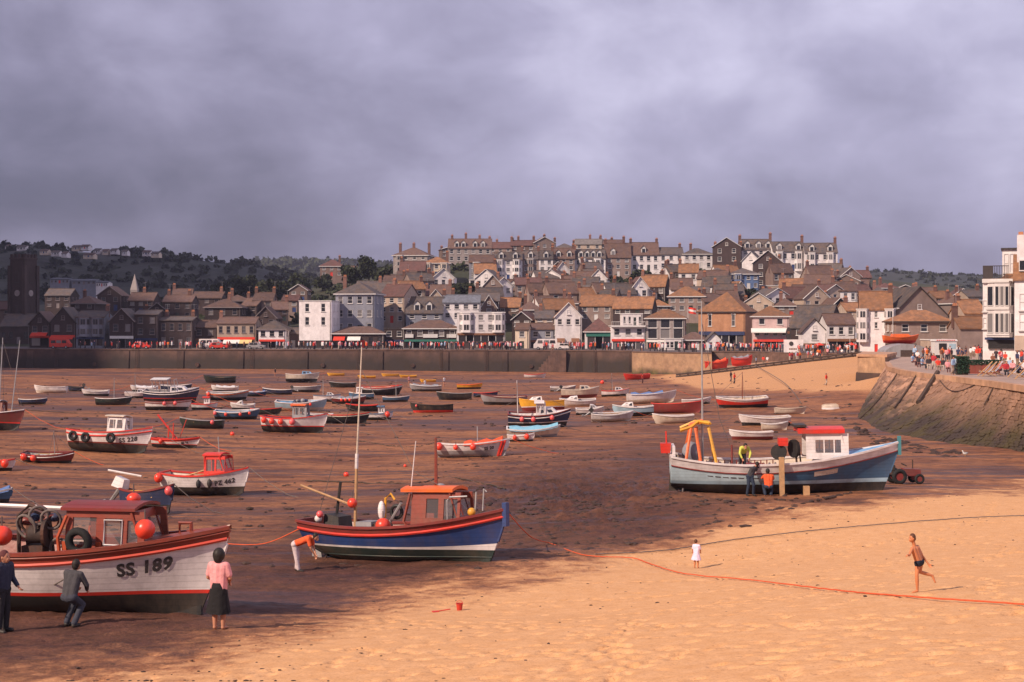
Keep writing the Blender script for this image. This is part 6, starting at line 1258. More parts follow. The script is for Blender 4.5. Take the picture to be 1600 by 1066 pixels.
MB().box(-1.75, -1.15, -.4, .4, .75, 1.35).build('winch_housing', GREYP, o); MB().cyl((-.95, 0, 1.1), (0, 1, 0), .25, .6, 14).build('winch_drum', IRON, o); MB().tube([(-.75, -.5, .8), (.2, -.7, 2.0)], .05, 6).build('strut', STEEL, o)
fender(o, Vector((-.35, -.95, 1.28)), .25, BUOYR); MB().ball((-.55, -.7, 1.75), (.13, .12, .32), 10, 7).build('white_fender', WHITE, o, smooth='all'); MB().tube([(-.5, -.6, 1.4), (-.45, -.6, 2.15), (-.25, -.6, 2.3), (-.1, -.6, 2.1)], .04, 6).build('hauler_arm', YELLOW, o); MB().torus((-.1, -.5, 1.7), (0, 1, 0), .2, .06).build('hauler_wheel', BLACK, o)
MB().ball((-3.1, -.6, 1.45), .13, 8, 6).build('small_float', WHITE, o, smooth='all'); MB().ball((-3.0, -.65, 1.6), .12, 8, 6).build('small_float', BUOYP, o, smooth='all')
MB().tube([(1.0, .2, 2.4), (1.02, .2, 4.1)], [.06, .04], 6).build('short_mast', VARN, o); MB().tube([(.35, -.3, 2.5), (.55, -.3, 4.0)], .018, 5).build('aerial', WHITE, o)
MB().tube([(2.7, -.3, 1.7), (2.75, -.3, 2.35)], .03, 5).tube([(2.95, -.25, 1.75), (3.0, -.25, 2.45), (3.1, -.25, 2.35)], .025, 5).build('pulpit_post', STEEL, o); MB().ball((2.65, -.45, 1.72), .14, 8, 6).build('small_float', YELLOW, o, smooth='all')
MB().box(3.57, 3.71, -.12, .12, 1.25, 2.0).build('stem_head', BLUE, o)
MB().hexa([(-3.75, -.04, .05), (-3.35, -.04, .05), (-3.35, .04, .05), (-3.75, .04, .05)], [(-3.65, -.04, .95), (-3.45, -.04, .95), (-3.45, .04, .95), (-3.65, .04, .95)]).build('rudder', GREYP, o); MB().cyl((-3.1, 0, .32), (1, 0, 0), .07, .3, 8).build('propeller_hub', IRON, o)
for k in range(3):
    a = k*2.1; MB().hexa([(-3.16, .05*math.cos(a)-.05*math.sin(a), .32+.05*math.sin(a)+.05*math.cos(a)), (-3.10, .05*math.cos(a)+.05*math.sin(a), .32+.05*math.sin(a)-.05*math.cos(a)), (-3.09, .3*math.cos(a)+.09*math.sin(a), .32+.3*math.sin(a)-.09*math.cos(a)), (-3.17, .3*math.cos(a)-.09*math.sin(a), .32+.3*math.sin(a)+.09*math.cos(a))], [(-3.14, .05*math.cos(a)-.05*math.sin(a), .32+.05*math.sin(a)+.05*math.cos(a)), (-3.08, .05*math.cos(a)+.05*math.sin(a), .32+.05*math.sin(a)-.05*math.cos(a)), (-3.07, .3*math.cos(a)+.09*math.sin(a), .32+.3*math.sin(a)-.09*math.cos(a)), (-3.15, .3*math.cos(a)-.09*math.sin(a), .32+.3*math.sin(a)+.09*math.cos(a))]).build('propeller_blade', IRON, o)
lay(o, hl, 778, 880, -26, -3)
PBLUE = paint('paint_pale_blue', (.47, .60, .66), amt=.15)
# --- long white and blue boat on the right
hl = Hull(10.4, 3.1, 1.48, sb=.58, ss=.26, ws=.80, rake=.80, kr=.06, ks=.30, pe=2.0, a0=.32)
o = empty('fishing_boat', (0,0,0), 0, 'long white and two-tone blue fishing boat with red-topped wheelhouse and orange gantry', 'boat', 'boats lying on the drained harbour bed'); S3 = o
sh = hl.sheer
hull_parts(o, hl, [('hull_bottom', BLACK, lambda t: .60-.06*t, 4), ('boot_stripe', LBLUE, lambda t: .74-.02*t, 1), ('topside', (PBLUE, DBLUE, .475), lambda t: sh(t)-.40, 5), ('bulwark', WHITE, sh, 2)], WHITE, CREAM, .42, .70, SKYB)
strake(o, hl, lambda t: sh(t)-.40, .03, MAROON)
wh = wheelhouse(o, .9, 2.8, 1.55, 1.66, 1.14, WHITE, RED, slope=.32, taper=.10, holes_s=[(.42,.28,.36,.58),(.83,.28,.40,.58),(1.28,.28,.28,.58)], over=.14, rback=.22, back=False, roof_t=.18, glassm=PANEL)
MB().box(.4, .95, -.6, .6, 3.1, 3.2).build('roof_rack', BLACK, wh)
# orange gantry
gt = empty('gantry', (-4.0, 0, 0)); gt.parent = o
for (x0, y0, x1, y1) in ((-.55, -.9, -.25, -.45), (.15, -.95, -.05, -.5), (.85, -.95, .55, -.45), (-.55, .9, -.25, .45), (.15, .9, .05, .5), (.9, .9, .6, .45)):
    MB().tube([(x0, y0, 1.5), (x1, y1, 3.1)], .075, 6).build('gantry_leg', ORANGE if x0 < 0.5 else YELLOW, gt)
MB().tube([(-.75, -.5, 3.0), (-.25, -.45, 3.15), (.1, -.3, 3.4), (.6, -.4, 3.3)], .085, 6).tube([(-.7, .45, 3.05), (0, .4, 3.35), (.65, .45, 3.3)], .085, 6).tube([(.1, -.35, 3.38), (.0, .4, 3.35)], .08, 6).tube([(.6, -.42, 3.3), (.62, .45, 3.3)], .08, 6).build('gantry_beam', YELLOW, gt)
MB().hexa([(-.35, -.3, 3.2), (.35, -.35, 3.3), (.35, .35, 3.3), (-.35, .3, 3.2)], [(-.25, -.25, 3.3), (.3, -.3, 3.48), (.3, .3, 3.48), (-.25, .25, 3.3)]).build('gantry_plate', ORANGE, gt)
MB().ball((-4.25, -.1, 1.95), (.42, .4, .52), 12, 8).build('net_bundle', TARPG, o, smooth='all')
MB().tube([(-5.35, -.1, 1.9), (-5.38, -.1, 2.95)], .04, 5).build('stern_post', RED, o); MB().hexa([(-5.62, -.25, 1.95), (-5.2, -.25, 1.95), (-5.2, .2, 1.95), (-5.62, .2, 1.95)], [(-5.65, -.28, 2.4), (-5.15, -.28, 2.4), (-5.15, .22, 2.4), (-5.65, .22, 2.4)]).build('fish_bin', RED, o); MB().box(-5.12, -5.0, -.9, .9, 1.85, 2.3).build('stern_board', WHITE, o)
MB().tube([(-3.72, 0, 1.2), (-3.65, 0, 8.9)], [.06, .025], 6).build('mizzen_mast', STEEL, o); MB().tube([(-3.66, 0, 8.0), (-2.9, .3, 3.5), (-2.2, .4, 1.6)], .014, 4).build('stay', ROPEG, o)
MB().tube([(-2.45, -.9, 1.2), (-2.45, -.9, 2.35)], .05, 6).build('timber_post', MAROON, o)
w_ = empty('winch', (0, -.3, 1.1)); w_.parent = o
MB().cyl((-.28, 0, .85), (.25, 1, 0), .36, .16, 16).build('drum', BLACK, w_); MB().cyl((.42, .1, 1.0), (1, .5, 0), .42, .14, 16).build('drum', BLACK, w_); MB().box(-.3, .12, -.2, .25, 1.15, 1.5).build('motor_cover', RED, w_)
MB().tube([(-.1, 0, 0), (-.1, 0, .9)], .08, 6).tube([(.55, .1, 0), (.5, .1, .9)], .05, 6).tube([(.75, .1, 0), (.62, .1, 1.3)], .04, 6).build('pedestal', IRON, w_)
MB().box(-1.75, -.95, -.5, .3, 1.12, 1.42).build('fish_box', mat('fish_box_red', (.42, .07, .05), var=.2), o)
for k in range(16): x = -4.6+k*.28; MB().box(x, x+.05, 1.28, 1.34, 1.1, 1.45).build('bulwark_rib', MAROON, o)
lg = MB().box(-.11, .11, -.11, .11, -1.72, .32).build('beaching_leg', TIMBER, o); lg.location = hl.pt(.468, 1, -1, .16) + Vector((0, 0, .02)); l2 = MB().box(-.13, .13, -.13, .13, -.1, .55).build('timber_chock', TIMBER, o); l2.location = (.75, -1.7, 0)
for k in range(8):
    t0 = .155+k*.033; a, b_ = hl.pt(t0, hl.hz(t0, sh(t0)-.62), -1, .012), hl.pt(t0+.024, hl.hz(t0+.024, sh(t0+.024)-.62), -1, .012); up = Vector((0, 0, .05)); MB().add([a, b_, b_+up, a+up], [(0, 1, 2, 3)]).build('letter_mark', TRIMD, o)
pts_ = [(t, hl.pt(t, hl.hz(t, sh(t)-.72), -1, .012), hl.pt(t, hl.hz(t, sh(t)-.50), -1, .012)) for t in (.615, .65, .685, .725)]
MB().add([p for q_ in pts_ for p in q_[1:]], [(i*2, i*2+2, i*2+3, i*2+1) for i in range(3)]).build('name_plate', CREAM, o)
for k in range(8):
    if k == 3: continue
    t0 = .622+k*.0122; a, b_ = hl.pt(t0, hl.hz(t0, sh(t0)-.67), -1, .022), hl.pt(t0+.008, hl.hz(t0+.008, sh(t0+.008)-.67), -1, .022); up = Vector((0, 0, .11)); MB().add([a, b_, b_+up, a+up], [(0, 1, 2, 3)]).build('letter_mark', GREYP, o)
MB().hexa([(-5.3, -.04, .2), (-4.85, -.04, .2), (-4.85, .04, .2), (-5.3, .04, .2)], [(-5.2, -.04, 1.2), (-4.95, -.04, 1.2), (-4.95, .04, 1.2), (-5.2, .04, 1.2)]).build('rudder', BLACK, o); MB().torus((-4.65, 0, .45), (1, 0, 0), .36, .05).build('propeller_ring', GREYP, o)
MB().box(5.12, 5.26, -.1, .1, 1.75, 2.6).build('stem_head', mat('stem_teal', (.06, .19, .22), var=.15), o)
lay(o, hl, 1390, 766, -4, 0)
# ---------------------------------------------------------------- people
SKIN = mat('skin_fair', (.46, .20, .12), var=.08, rough=.55); SKINT = mat('skin_tanned', (.52, .19, .085), var=.08, rough=.5)
HAIRD = mat('hair_dark', (.02, .014, .012), var=.3, scale=20, rough=.6); HAIRB = mat('hair_brown', (.09, .035, .018), var=.3, scale=20, rough=.6)
def cloth(n_, c): return mat('cloth_'+n_, c, var=.22, scale=7, rough=.9, bump=.035, bscale=11)
def capsule(mb, a, b, ra, rb, n=10):
    a, b = Vector(a), Vector(b); d = (b-a); L_ = d.length; d = d/L_ if L_ > 1e-6 else Vector((0, 0, 1))
    pts_ = []; rr = []
    for k in range(4): th = PI/2*k/4; pts_.append(a - d*ra*math.cos(th)); rr.append(max(ra*math.sin(th), .002))
    pts_.append(a); rr.append(ra); pts_.append(b); rr.append(rb)
    for k in range(1, 5): th = PI/2*k/4; pts_.append(b + d*rb*math.sin(th)); rr.append(max(rb*math.cos(th), .002))
    mb.tube(pts_, rr, n)
def solid(mb, voxel, name, m_, parent, smooth_it=3):
    me = mb.mesh(name); o = bpy.data.objects.new('tmp', me)
    r_ = o.modifiers.new('r', 'REMESH'); r_.mode = 'VOXEL'; r_.voxel_size = voxel; r_.use_smooth_shade = True
    s_ = o.modifiers.new('s', 'SMOOTH'); s_.factor = .5; s_.iterations = smooth_it
    m2 = baked(o); m2.name = name
    m2.materials.clear(); m2.polygons.foreach_set('use_smooth', [True]*len(m2.polygons))
    return link(name, m2, m_, parent)
def person_parts(o, J, k, skin, hair, top=None, legs=None, skirt=None, voxel=.012, hands=True, long_sleeve=True, long_leg=True, shoes=None, bare_top=False, fat=1.0, hairr=1.0, face=None):
    """J: joints in metres; body is one remeshed skin, clothes are shells over it"""
    V = {n_: Vector(p) for n_, p in J.items()}; k = k*fat
    b = MB(); lat = (V['shL']-V['shR']).normalized(); mid = (V['hipL']+V['hipR'])/2; ch = (V['shL']+V['shR'])/2
    def limb(mb, a, b_, r0, r1): capsule(mb, V[a], V[b_], r0*k, r1*k)
    def torso(mb, e):
        for s_ in ('L', 'R'): capsule(mb, V['hip'+s_].lerp(mid, .25), V['sh'+s_].lerp(ch, .38) - (ch-mid)*.06, .088*k+e, .082*k+e)
        capsule(mb, mid, ch - (ch-mid)*.1, .105*k+e, .098*k+e); capsule(mb, V['shL'].lerp(ch, .1), V['shR'].lerp(ch, .1), .055*k+e, .055*k+e)
    torso(b, 0)
    capsule(b, ch, V['head'] - (V['head']-ch)*.25, .052*k, .05*k)
    b.ball(V['head'], (.078*k, .088*k, .112*k), 14, 10)
    fd = face if face is not None else Vector((0, -1, 0)); fd = fd.normalized()
    capsule(b, V['head'] + fd*.06*k - Vector((0, 0, .045*k)), V['head'] + fd*.045*k - Vector((0, 0, .075*k)), .045*k, .04*k)
    b.ball(V['head'] + fd*.092*k - Vector((0, 0, .015*k)), (.016*k, .016*k, .024*k), 8, 6)
    sdv = fd.cross(Vector((0, 0, 1)))
    for s_ in (-1, 1): b.ball(V['head'] + sdv*s_*.08*k - Vector((0, 0, .01*k)), (.014*k, .018*k, .028*k), 8, 6)
    for s_ in ('L', 'R'):
        limb(b, 'sh'+s_, 'el'+s_, .045, .036); limb(b, 'el'+s_, 'wr'+s_, .037, .025)
        limb(b, 'hip'+s_, 'kn'+s_, .082, .052); capsule(b, V['kn'+s_], V['kn'+s_].lerp(V['an'+s_], .35), .052*k, .055*k); capsule(b, V['kn'+s_].lerp(V['an'+s_], .35), V['an'+s_], .055*k, .034*k)
        capsule(b, V['an'+s_] + Vector((0, 0, -.02*k)), V['to'+s_], .038*k, .026*k)
        d = (V['wr'+s_]-V['el'+s_]).normalized(); w = V['wr'+s_]
        ax = d.cross(Vector((0, 1, .3))).normalized(); pn = d.cross(ax).normalized()
        if hands:
            capsule(b, w + d*.02*k + ax*.018*k, w + d*.075*k + ax*.022*k, .018*k, .017*k); capsule(b, w + d*.02*k - ax*.018*k, w + d*.075*k - ax*.022*k, .018*k, .017*k)
            for i, (off, ln) in enumerate(((-.032, .062), (-.011, .078), (.011, .074), (.032, .058))):
                p0 = w + d*.08*k + ax*off*k; p1 = p0 + (d*.8+pn*.35)*ln*.55*k; p2 = p1 + (d*.45+pn*.8)*ln*.5*k; capsule(b, p0, p1, .0105*k, .0095*k, 7); capsule(b, p1, p2, .0095*k, .0085*k, 7)
            capsule(b, w + d*.03*k + ax*.03*k, w + d*.065*k + ax*.062*k + pn*.015*k, .012*k, .01*k, 7)
        else: capsule(b, w, w + d*.12*k, .03*k, .025*k)
    body = solid(b, voxel, 'body', skin, o)
    e = .014*k
    if top is not None:
        t_ = MB(); torso(t_, e)
        for s_ in ('L', 'R'):
            q_ = V['sh'+s_]
            if long_sleeve: capsule(t_, q_, V['el'+s_], .045*k+e*1.4, .036*k+e*1.3); capsule(t_, V['el'+s_], V['el'+s_].lerp(V['wr'+s_], .88), .038*k+e*1.2, .028*k+e)
            else: capsule(t_, q_, q_.lerp(V['el'+s_], .7), .046*k+e*1.5, .042*k+e*1.5)
        capsule(t_, ch, ch.lerp(V['head'], .25), .056*k+e, .052*k+e*.5)
        solid(t_, voxel*1.2, 'shirt', top, o)
    if legs is not None:
        t_ = MB()
        for s_ in ('L', 'R'):
            capsule(t_, V['hip'+s_].lerp(mid, .2), V['kn'+s_] if long_leg else V['hip'+s_].lerp(V['kn'+s_], .10), .088*k+e, (.058 if long_leg else .084)*k+e)
            if long_leg: capsule(t_, V['kn'+s_], V['kn'+s_].lerp(V['an'+s_], .95), .058*k+e, .05*k+e)
        capsule(t_, V['hipL'], V['hipR'], .094*k+e, .094*k+e); capsule(t_, mid, mid.lerp(ch, .2 if long_leg else .02), .108*k+e*.8, .105*k+e*.8)
        solid(t_, voxel*1.2, 'trousers' if long_leg else 'trunks', legs, o)
    if skirt is not None:
        m_, ln, flare = skirt; n = 24; vs = []; rows = 6
        for j in range(rows+1):
            f_ = j/rows; c = mid.lerp(ch, .28) + Vector((0, 0, -1))*ln*f_
            for i in range(n):
                a = 2*PI*i/n; rr = (.115+flare*f_)*k*(1+.09*f_*math.sin(7*a)+.05*f_*math.sin(3*a+1)); vs.append(c + Vector((math.cos(a)*rr*1.2, math.sin(a)*rr, 0)))
        MB().add(vs, [(j*n+i, j*n+(i+1) % n, (j+1)*n+(i+1) % n, (j+1)*n+i) for j in range(rows) for i in range(n)] + [tuple(range(n))]).build('skirt', m_, o, smooth='all')
    h_ = MB(); h_.ball(V['head'] - fd*.018*k + Vector((0, 0, .022*k)), (.088*k*hairr, .095*k*hairr, .108*k*hairr), 14, 10); h_.ball(V['head'] - fd*.045*k - Vector((0, 0, .02*k)), (.072*k*hairr, .072*k*hairr, .09*k*hairr), 12, 8)
    solid(h_, voxel*1.1, 'hair', hair, o, 2)
    if hands:
        for s_ in (-1, 1): MB().ball(V['head'] + fd*.082*k + sdv*s_*.03*k + Vector((0, 0, .008*k)), (.011*k, .011*k, .008*k), 6, 5).build('eye', TRIMD, o)
    if shoes is not None:
        for s_ in ('L', 'R'):
            t_ = MB(); capsule(t_, V['an'+s_] + Vector((0, 0, -.03*k)), V['to'+s_], .05*k, .036*k); t_.build('shoe', shoes, o, smooth='all')
    return body
STAND = dict(hipL=(.09,0,.90), hipR=(-.09,0,.90), knL=(.10,-.02,.49), knR=(-.10,-.02,.49), anL=(.11,.02,.08), anR=(-.11,.02,.08), toL=(.13,-.14,.035), toR=(-.13,-.14,.035), shL=(.18,0,1.42), shR=(-.18,0,1.42), elL=(.25,.03,1.13), elR=(-.25,.03,1.13), wrL=(.25,-.04,.88), wrR=(-.25,-.04,.88), head=(0,-.02,1.62))
def pose(base=STAND, sc=1.0, **kw):
    d = {k: tuple(kw.get(k, v)) for k, v in base.items()}; return {k: tuple(c*sc for c in v) for k, v in d.items()}
def person(u, v, label, J, rz=0, **kw):
    p = at(u, v) if not isinstance(u, Vector) else u; o = empty('person', p, rz, label, 'person', kw.pop('group', None)); person_parts(o, J, kw.pop('k', 1.0), kw.pop('skin', SKIN), kw.pop('hair', HAIRD), **kw); return o
# running boy (joints read off the photograph, in metres about his planted foot)
q = .00166
def z4(x, y, dy=0): return ((x-540)*q, dy, (888-y)*q)
Jb = dict(head=z4(478,238,-.06), shL=z4(470,362,-.10), shR=z4(566,352,.06), elL=z4(418,428,-.22), wrL=z4(385,420,-.30), elR=z4(628,470,.10), wrR=z4(690,556,.06),
  hipL=z4(548,535,-.05), hipR=z4(600,530,.06), knL=z4(532,672,-.07), anL=z4(545,858,-.03), toL=z4(482,882,-.06), knR=z4(588,650,.05), anR=z4(748,700,.09), toR=z4(776,778,.08))
person(1432, 926, 'boy in dark swimming trunks running left across the sand', Jb, 0, k=.70, skin=SKINT, hair=HAIRB, legs=cloth('navy_trunks', (.015, .018, .03)), long_leg=False, voxel=.0075, face=Vector((-1, -.35, -.12)))
# toddler in a pale frock
sc = .50
person(1088, 888, 'toddler in a pale lilac frock standing on the dry sand', pose(STAND, sc, elL=(.27,-.06,1.16), wrL=(.30,-.16,.98), elR=(-.24,-.1,1.15), wrR=(-.2,-.2,1.0), head=(.05,-.06,1.66)), R(150), k=.60, skin=SKINT, hair=HAIRB, top=cloth('lilac', (.72, .56, .70)), long_sleeve=False, skirt=(cloth('lilac', (0, 0, 0)), .26, .10), voxel=.008, face=Vector((0, -1, -.3)))
# woman in pink blouse, seen from behind
person(342, 984, 'woman in a pink blouse and dark skirt standing by the white bow', pose(STAND, .97, elL=(.27,-.02,1.14), wrL=(.19,-.20,1.02), elR=(-.26,-.02,1.14), wrR=(-.16,-.2,1.02), anL=(.09,.02,.08), anR=(-.10,.0,.08)), R(165), k=1.06, fat=1.12, top=cloth('pink', (.72, .30, .30)), long_sleeve=False, skirt=(cloth('black_skirt', (.014, .012, .013)), .66, .065), voxel=.010, hairr=1.25, shoes=None)
# man in grey, crouched beside the hull
person(112, 979, 'man in dark grey clothes half crouching beside the white hull', pose(STAND, 1.0, hipL=(.10,.08,.66), hipR=(-.10,.08,.66), knL=(.14,-.28,.52), knR=(-.13,-.20,.46), anL=(.13,.02,.08), anR=(-.12,.08,.08), toL=(.14,-.14,.03), toR=(-.13,-.08,.03), shL=(.19,-.06,1.17), shR=(-.18,-.08,1.15), elL=(.27,-.16,.92), elR=(-.26,-.18,.90), wrL=(.16,-.34,.80), wrR=(-.14,-.34,.76), head=(-.02,-.14,1.34)), R(158), k=1.05, top=cloth('charcoal', (.055, .05, .055)), legs=cloth('grey_denim', (.045, .045, .06)), shoes=BLACK, voxel=.011)
person(4, 988, 'man in a navy jersey cut by the left edge of the picture', pose(STAND, 1.02, shL=(.19,-.05,1.40), wrL=(.22,-.22,.95), elL=(.28,-.02,1.12), head=(0,-.06,1.60)), R(70), k=1.08, fat=1.08, top=cloth('navy_jersey', (.03, .032, .055)), legs=cloth('dark_trousers', (.022, .02, .024)), hair=cloth('maroon_cap', (.10, .03, .03)), shoes=BLACK, voxel=.011)
# man bending at the stern of the blue boat
person(462, 893, 'man in an orange top and white trousers bending at the blue stern', pose(STAND, 1.0, hipL=(-.02,.09,.86), hipR=(-.02,-.09,.86), knL=(.03,.10,.46), knR=(.05,-.10,.46), anL=(.0,.1,.08), anR=(.12,-.1,.08), toL=(.15,.1,.03), toR=(.27,-.1,.03), shL=(.46,.18,1.06), shR=(.46,-.18,1.06), elL=(.52,.2,.76), elR=(.54,-.2,.78), wrL=(.62,.1,.52), wrR=(.64,-.1,.54), head=(.66,0,1.10)), R(-8), k=1.0, top=cloth('orange_top', (.70, .10, .03)), long_sleeve=False, legs=cloth('white_trousers', (.56, .44, .44)), shoes=BLACK, voxel=.012, face=Vector((1, 0, -.6)))
# two men at the side of the long boat
person(1176, 775, 'man in dark work clothes stooping against the pale blue hull', pose(STAND, 1.0, hipL=(-.05,.0,.88), hipR=(-.2,.02,.88), knL=(.02,-.1,.48), knR=(-.2,-.02,.48), anL=(.05,.05,.08), anR=(-.24,.06,.08), toL=(.1,-.08,.03), toR=(-.22,-.08,.03), shL=(.18,.10,1.24), shR=(-.08,-.05,1.24), elL=(.38,.2,1.28), elR=(.2,.18,1.12), wrL=(.5,.3,1.36), wrR=(.42,.3,1.2), head=(.26,.12,1.40)), R(10), k=1.0, top=cloth('charcoal', (0,0,0)), legs=cloth('work_blue', (.025, .035, .06)), shoes=BLACK, voxel=.014, face=Vector((.6, .8, 0)))
person(1201, 776, 'person in an orange top crouching by the pale blue hull', pose(STAND, .92, hipL=(.10,.0,.48), hipR=(-.10,.0,.48), knL=(.2,.30,.52), knR=(-.2,.30,.52), anL=(.14,.12,.08), anR=(-.14,.12,.08), toL=(.16,.26,.03), toR=(-.16,.26,.03), shL=(.20,.10,.98), shR=(-.20,.10,.98), elL=(.28,.28,.80), elR=(-.28,.3,.84), wrL=(.12,.42,.85), wrR=(-.14,.44,.95), head=(-.02,.16,1.2)), 0, k=1.0, fat=1.1, top=cloth('orange_top', (0,0,0)), long_sleeve=False, legs=cloth('work_blue', (0,0,0)), voxel=.014, face=Vector((0, 1, 0)))
# man in yellow oilskin on deck
pw = S3.matrix_basis @ Vector((-1.95, -.35, 1.1))
person(pw, 0, 'fisherman in a yellow oilskin stooping on the deck of the long boat', pose(STAND, .95, shL=(.18,-.32,1.16), shR=(-.18,-.32,1.16), elL=(.27,-.42,.9), elR=(-.27,-.42,.9), wrL=(.18,-.5,.66), wrR=(-.18,-.5,.66), head=(0,-.46,1.24)), R(10), k=1.05, top=cloth('yellow_oilskin', (.55, .55, .10)), legs=cloth('black_oilskin', (.03, .03, .035)), voxel=.014, face=Vector((0, -.7, -.7)))
# ---------------------------------------------------------------- crowds
ANYC = mat('cloth_any_colour', (1, 1, 1), var=.12, scale=5, rough=.9, objcol=True); ANYT = mat('trouser_any_colour', (1, 1, 1), var=.12, scale=5, rough=.9, objcol=True)
SIT = dict(STAND, hipL=(.09,.08,.47), hipR=(-.09,.08,.47), knL=(.12,-.34,.50), knR=(-.12,-.34,.50), anL=(.12,-.30,.08), anR=(-.12,-.36,.08), toL=(.13,-.46,.035), toR=(-.13,-.52,.035), shL=(.18,.10,1.0), shR=(-.18,.10,1.0), elL=(.25,.04,.74), elR=(-.25,.04,.74), wrL=(.14,-.18,.62), wrR=(-.14,-.18,.62), head=(0,.06,1.22))
def crowd_proto(J, fat=1.0, sleeve=False, shorts=False):
    o = empty('person', (0, -500, 0)); person_parts(o, J, 1.0, SKIN, HAIRD, top=ANYC, legs=ANYT, voxel=.032, hands=False, long_sleeve=sleeve, long_leg=not shorts, fat=fat); return o
PRO = [crowd_proto(pose(STAND, 1.0)), crowd_proto(pose(STAND, .97, elL=(.28,-.05,1.15), wrL=(.12,-.2,1.2), knR=(-.1,-.12,.5), anR=(-.11,.14,.1), toR=(-.12,0,.04)), 1.1, True), crowd_proto(pose(STAND, .95, knL=(.1,-.16,.5), anL=(.1,.06,.1), anR=(-.1,.1,.08), wrR=(-.27,.12,.9)), 1.0, False, True), crowd_proto(pose(STAND, .68), 1.05, False, True), crowd_proto(pose(SIT, 1.0), 1.05), crowd_proto(pose(SIT, 1.0, shL=(.18,.02,1.0), shR=(-.18,.02,1.0), head=(.03,-.06,1.2)), 1.1, True)]
CC = [('red', (.60, .05, .03)), ('white', (.66, .62, .62)), ('pink', (.66, .28, .30)), ('orange', (.68, .16, .03)), ('navy', (.03, .035, .08)), ('pale blue', (.30, .40, .55)), ('dark', (.04, .03, .035)), ('brown', (.20, .08, .05)), ('crimson', (.40, .03, .04))]
CWT = [4, 4, 3, 1.5, 2.5, 1.5, 3, 1.5, 2]
TC = [(.03, .03, .04), (.05, .055, .09), (.22, .15, .11), (.4, .33, .28), (.10, .04, .04)]
HC_ = [HAIRD, HAIRB]
cr = random.Random(11); used = set()
def crowd(p, rz, kinds, where, group, scale=1.0, col=None):
    i = cr.choice(kinds); pr_ = PRO[i]; first = i not in used
    o = pr_ if first else copy_tree(pr_); used.add(i)
    nm, c = col or cr.choices(CC, CWT)[0]; s_ = scale*cr.uniform(.95, 1.05); o.location = p; o.rotation_euler = (0, 0, rz); o.scale = (s_, s_, s_)
    for ch in kids(o):
        n_ = ch.name.split('.')[0]
        if n_ == 'shirt': ch.color = (*c, 1)
        if n_ in ('trousers', 'trunks'): ch.color = (*cr.choice(TC), 1)
    tag(o, 'person in a %s top %s' % (nm, where), 'person', group); return o
def promp(u, dy): 
    us = [-260, 60, 235, 470, 640, 800, 900, 987, 1040, 1112, 1180, 1235, 1345]; vs_ = [544, 545, 545.5, 546, 546.3, 546.8, 547.2, 548, 550, 551, 551, 551, 551]
    v = np.interp(u, us, vs_); d = (5*F/(v-VH) if u < 1112 else float(np.interp(u, [1112, 1180, 1235, 1345], [286.6, 282.6, 269.6, 258.6]))) + dy; p = P(u, v, d); p.z = 5.0; return p
for k in range(150):
    u = cr.choice([cr.uniform(500, 1010), cr.uniform(500, 1010), cr.uniform(1115, 1340), cr.uniform(1115, 1340), cr.uniform(120, 500)])
    crowd(promp(u, cr.uniform(1.5, 5)), cr.uniform(0, 6.28), [0, 1, 2, 0, 1, 3], 'in the crowd along the far promenade', 'crowd on the far promenade')
for k in range(22):
    u = cr.uniform(1180, 1338); p = rail_pt(u); p.y += cr.uniform(.6, 3.5); p.z += .1; crowd(p, cr.uniform(0, 6.28), [0, 1, 2, 4], 'leaning at the timber rail above the far beach', 'people at the slipway rail')
def qp(u, v): d = (CZ-QZ)*F/(v-VH); p = P(u, v, d); p.z = QZ; return p
for u, v, k, col in [(1427,572,4,5),(1436,575,5,6),(1442,577,4,5),(1451,578,5,6),(1459,578,1,8),(1466,580,4,0),(1473,580,5,6),(1481,583,4,2),(1489,586,1,5),(1494,585.5,0,5)]:
    crowd(qp(u, v), cr.uniform(-.5, .9), [k], 'on the quay edge left of the green hedge', 'people along the quay edge', col=CC[col])
for k in range(88):
    u = cr.uniform(1424, 1640); v = cr.uniform(556.5, 574) if u > 1540 else cr.uniform(557, 566)
    crowd(qp(u, v), cr.uniform(0, 6.28), [0, 1, 2, 0, 1, 4], 'in the crowd outside the seafront buildings on the quay', 'crowd on the quay')
for u, v in ((1562,586),(1572,588),(1582,585),(1592,590),(1600,586),(1608,592),(1578,580)): crowd(qp(u, v), cr.uniform(-1, 1), [4, 5], 'sitting near the deckchairs on the quay', 'people sitting by the deckchairs')
for u, v, col, lab in ((1142,597,6,'person in dark clothes walking on the far beach'),(1147.5,600,0,'person in red beside the dark-clad walker on the far beach'),(1291,602.5,0,'person in a red top and dark trousers alone on the upper beach')):
    o = crowd(at(u, v), 1.0, [1], '', 'x', col=CC[col]); tag(o, lab); del o['group']
for u, v, col, lab in ((664,609,1,'person in a white top wading near the yellow float boats'),(639,602,2,'person in pale clothes by the yellow float boats'),(694,604,1,'person in white right of the rightmost float boat'),(430,588,6,'lone dark figure out on the sand below the far wall'),(1004,600,0,'child in red near the edge of the far beach')):
    o = crowd(at(u, v), 1.0, [0, 2], '', 'x', col=CC[col]); tag(o, lab); del o['group']

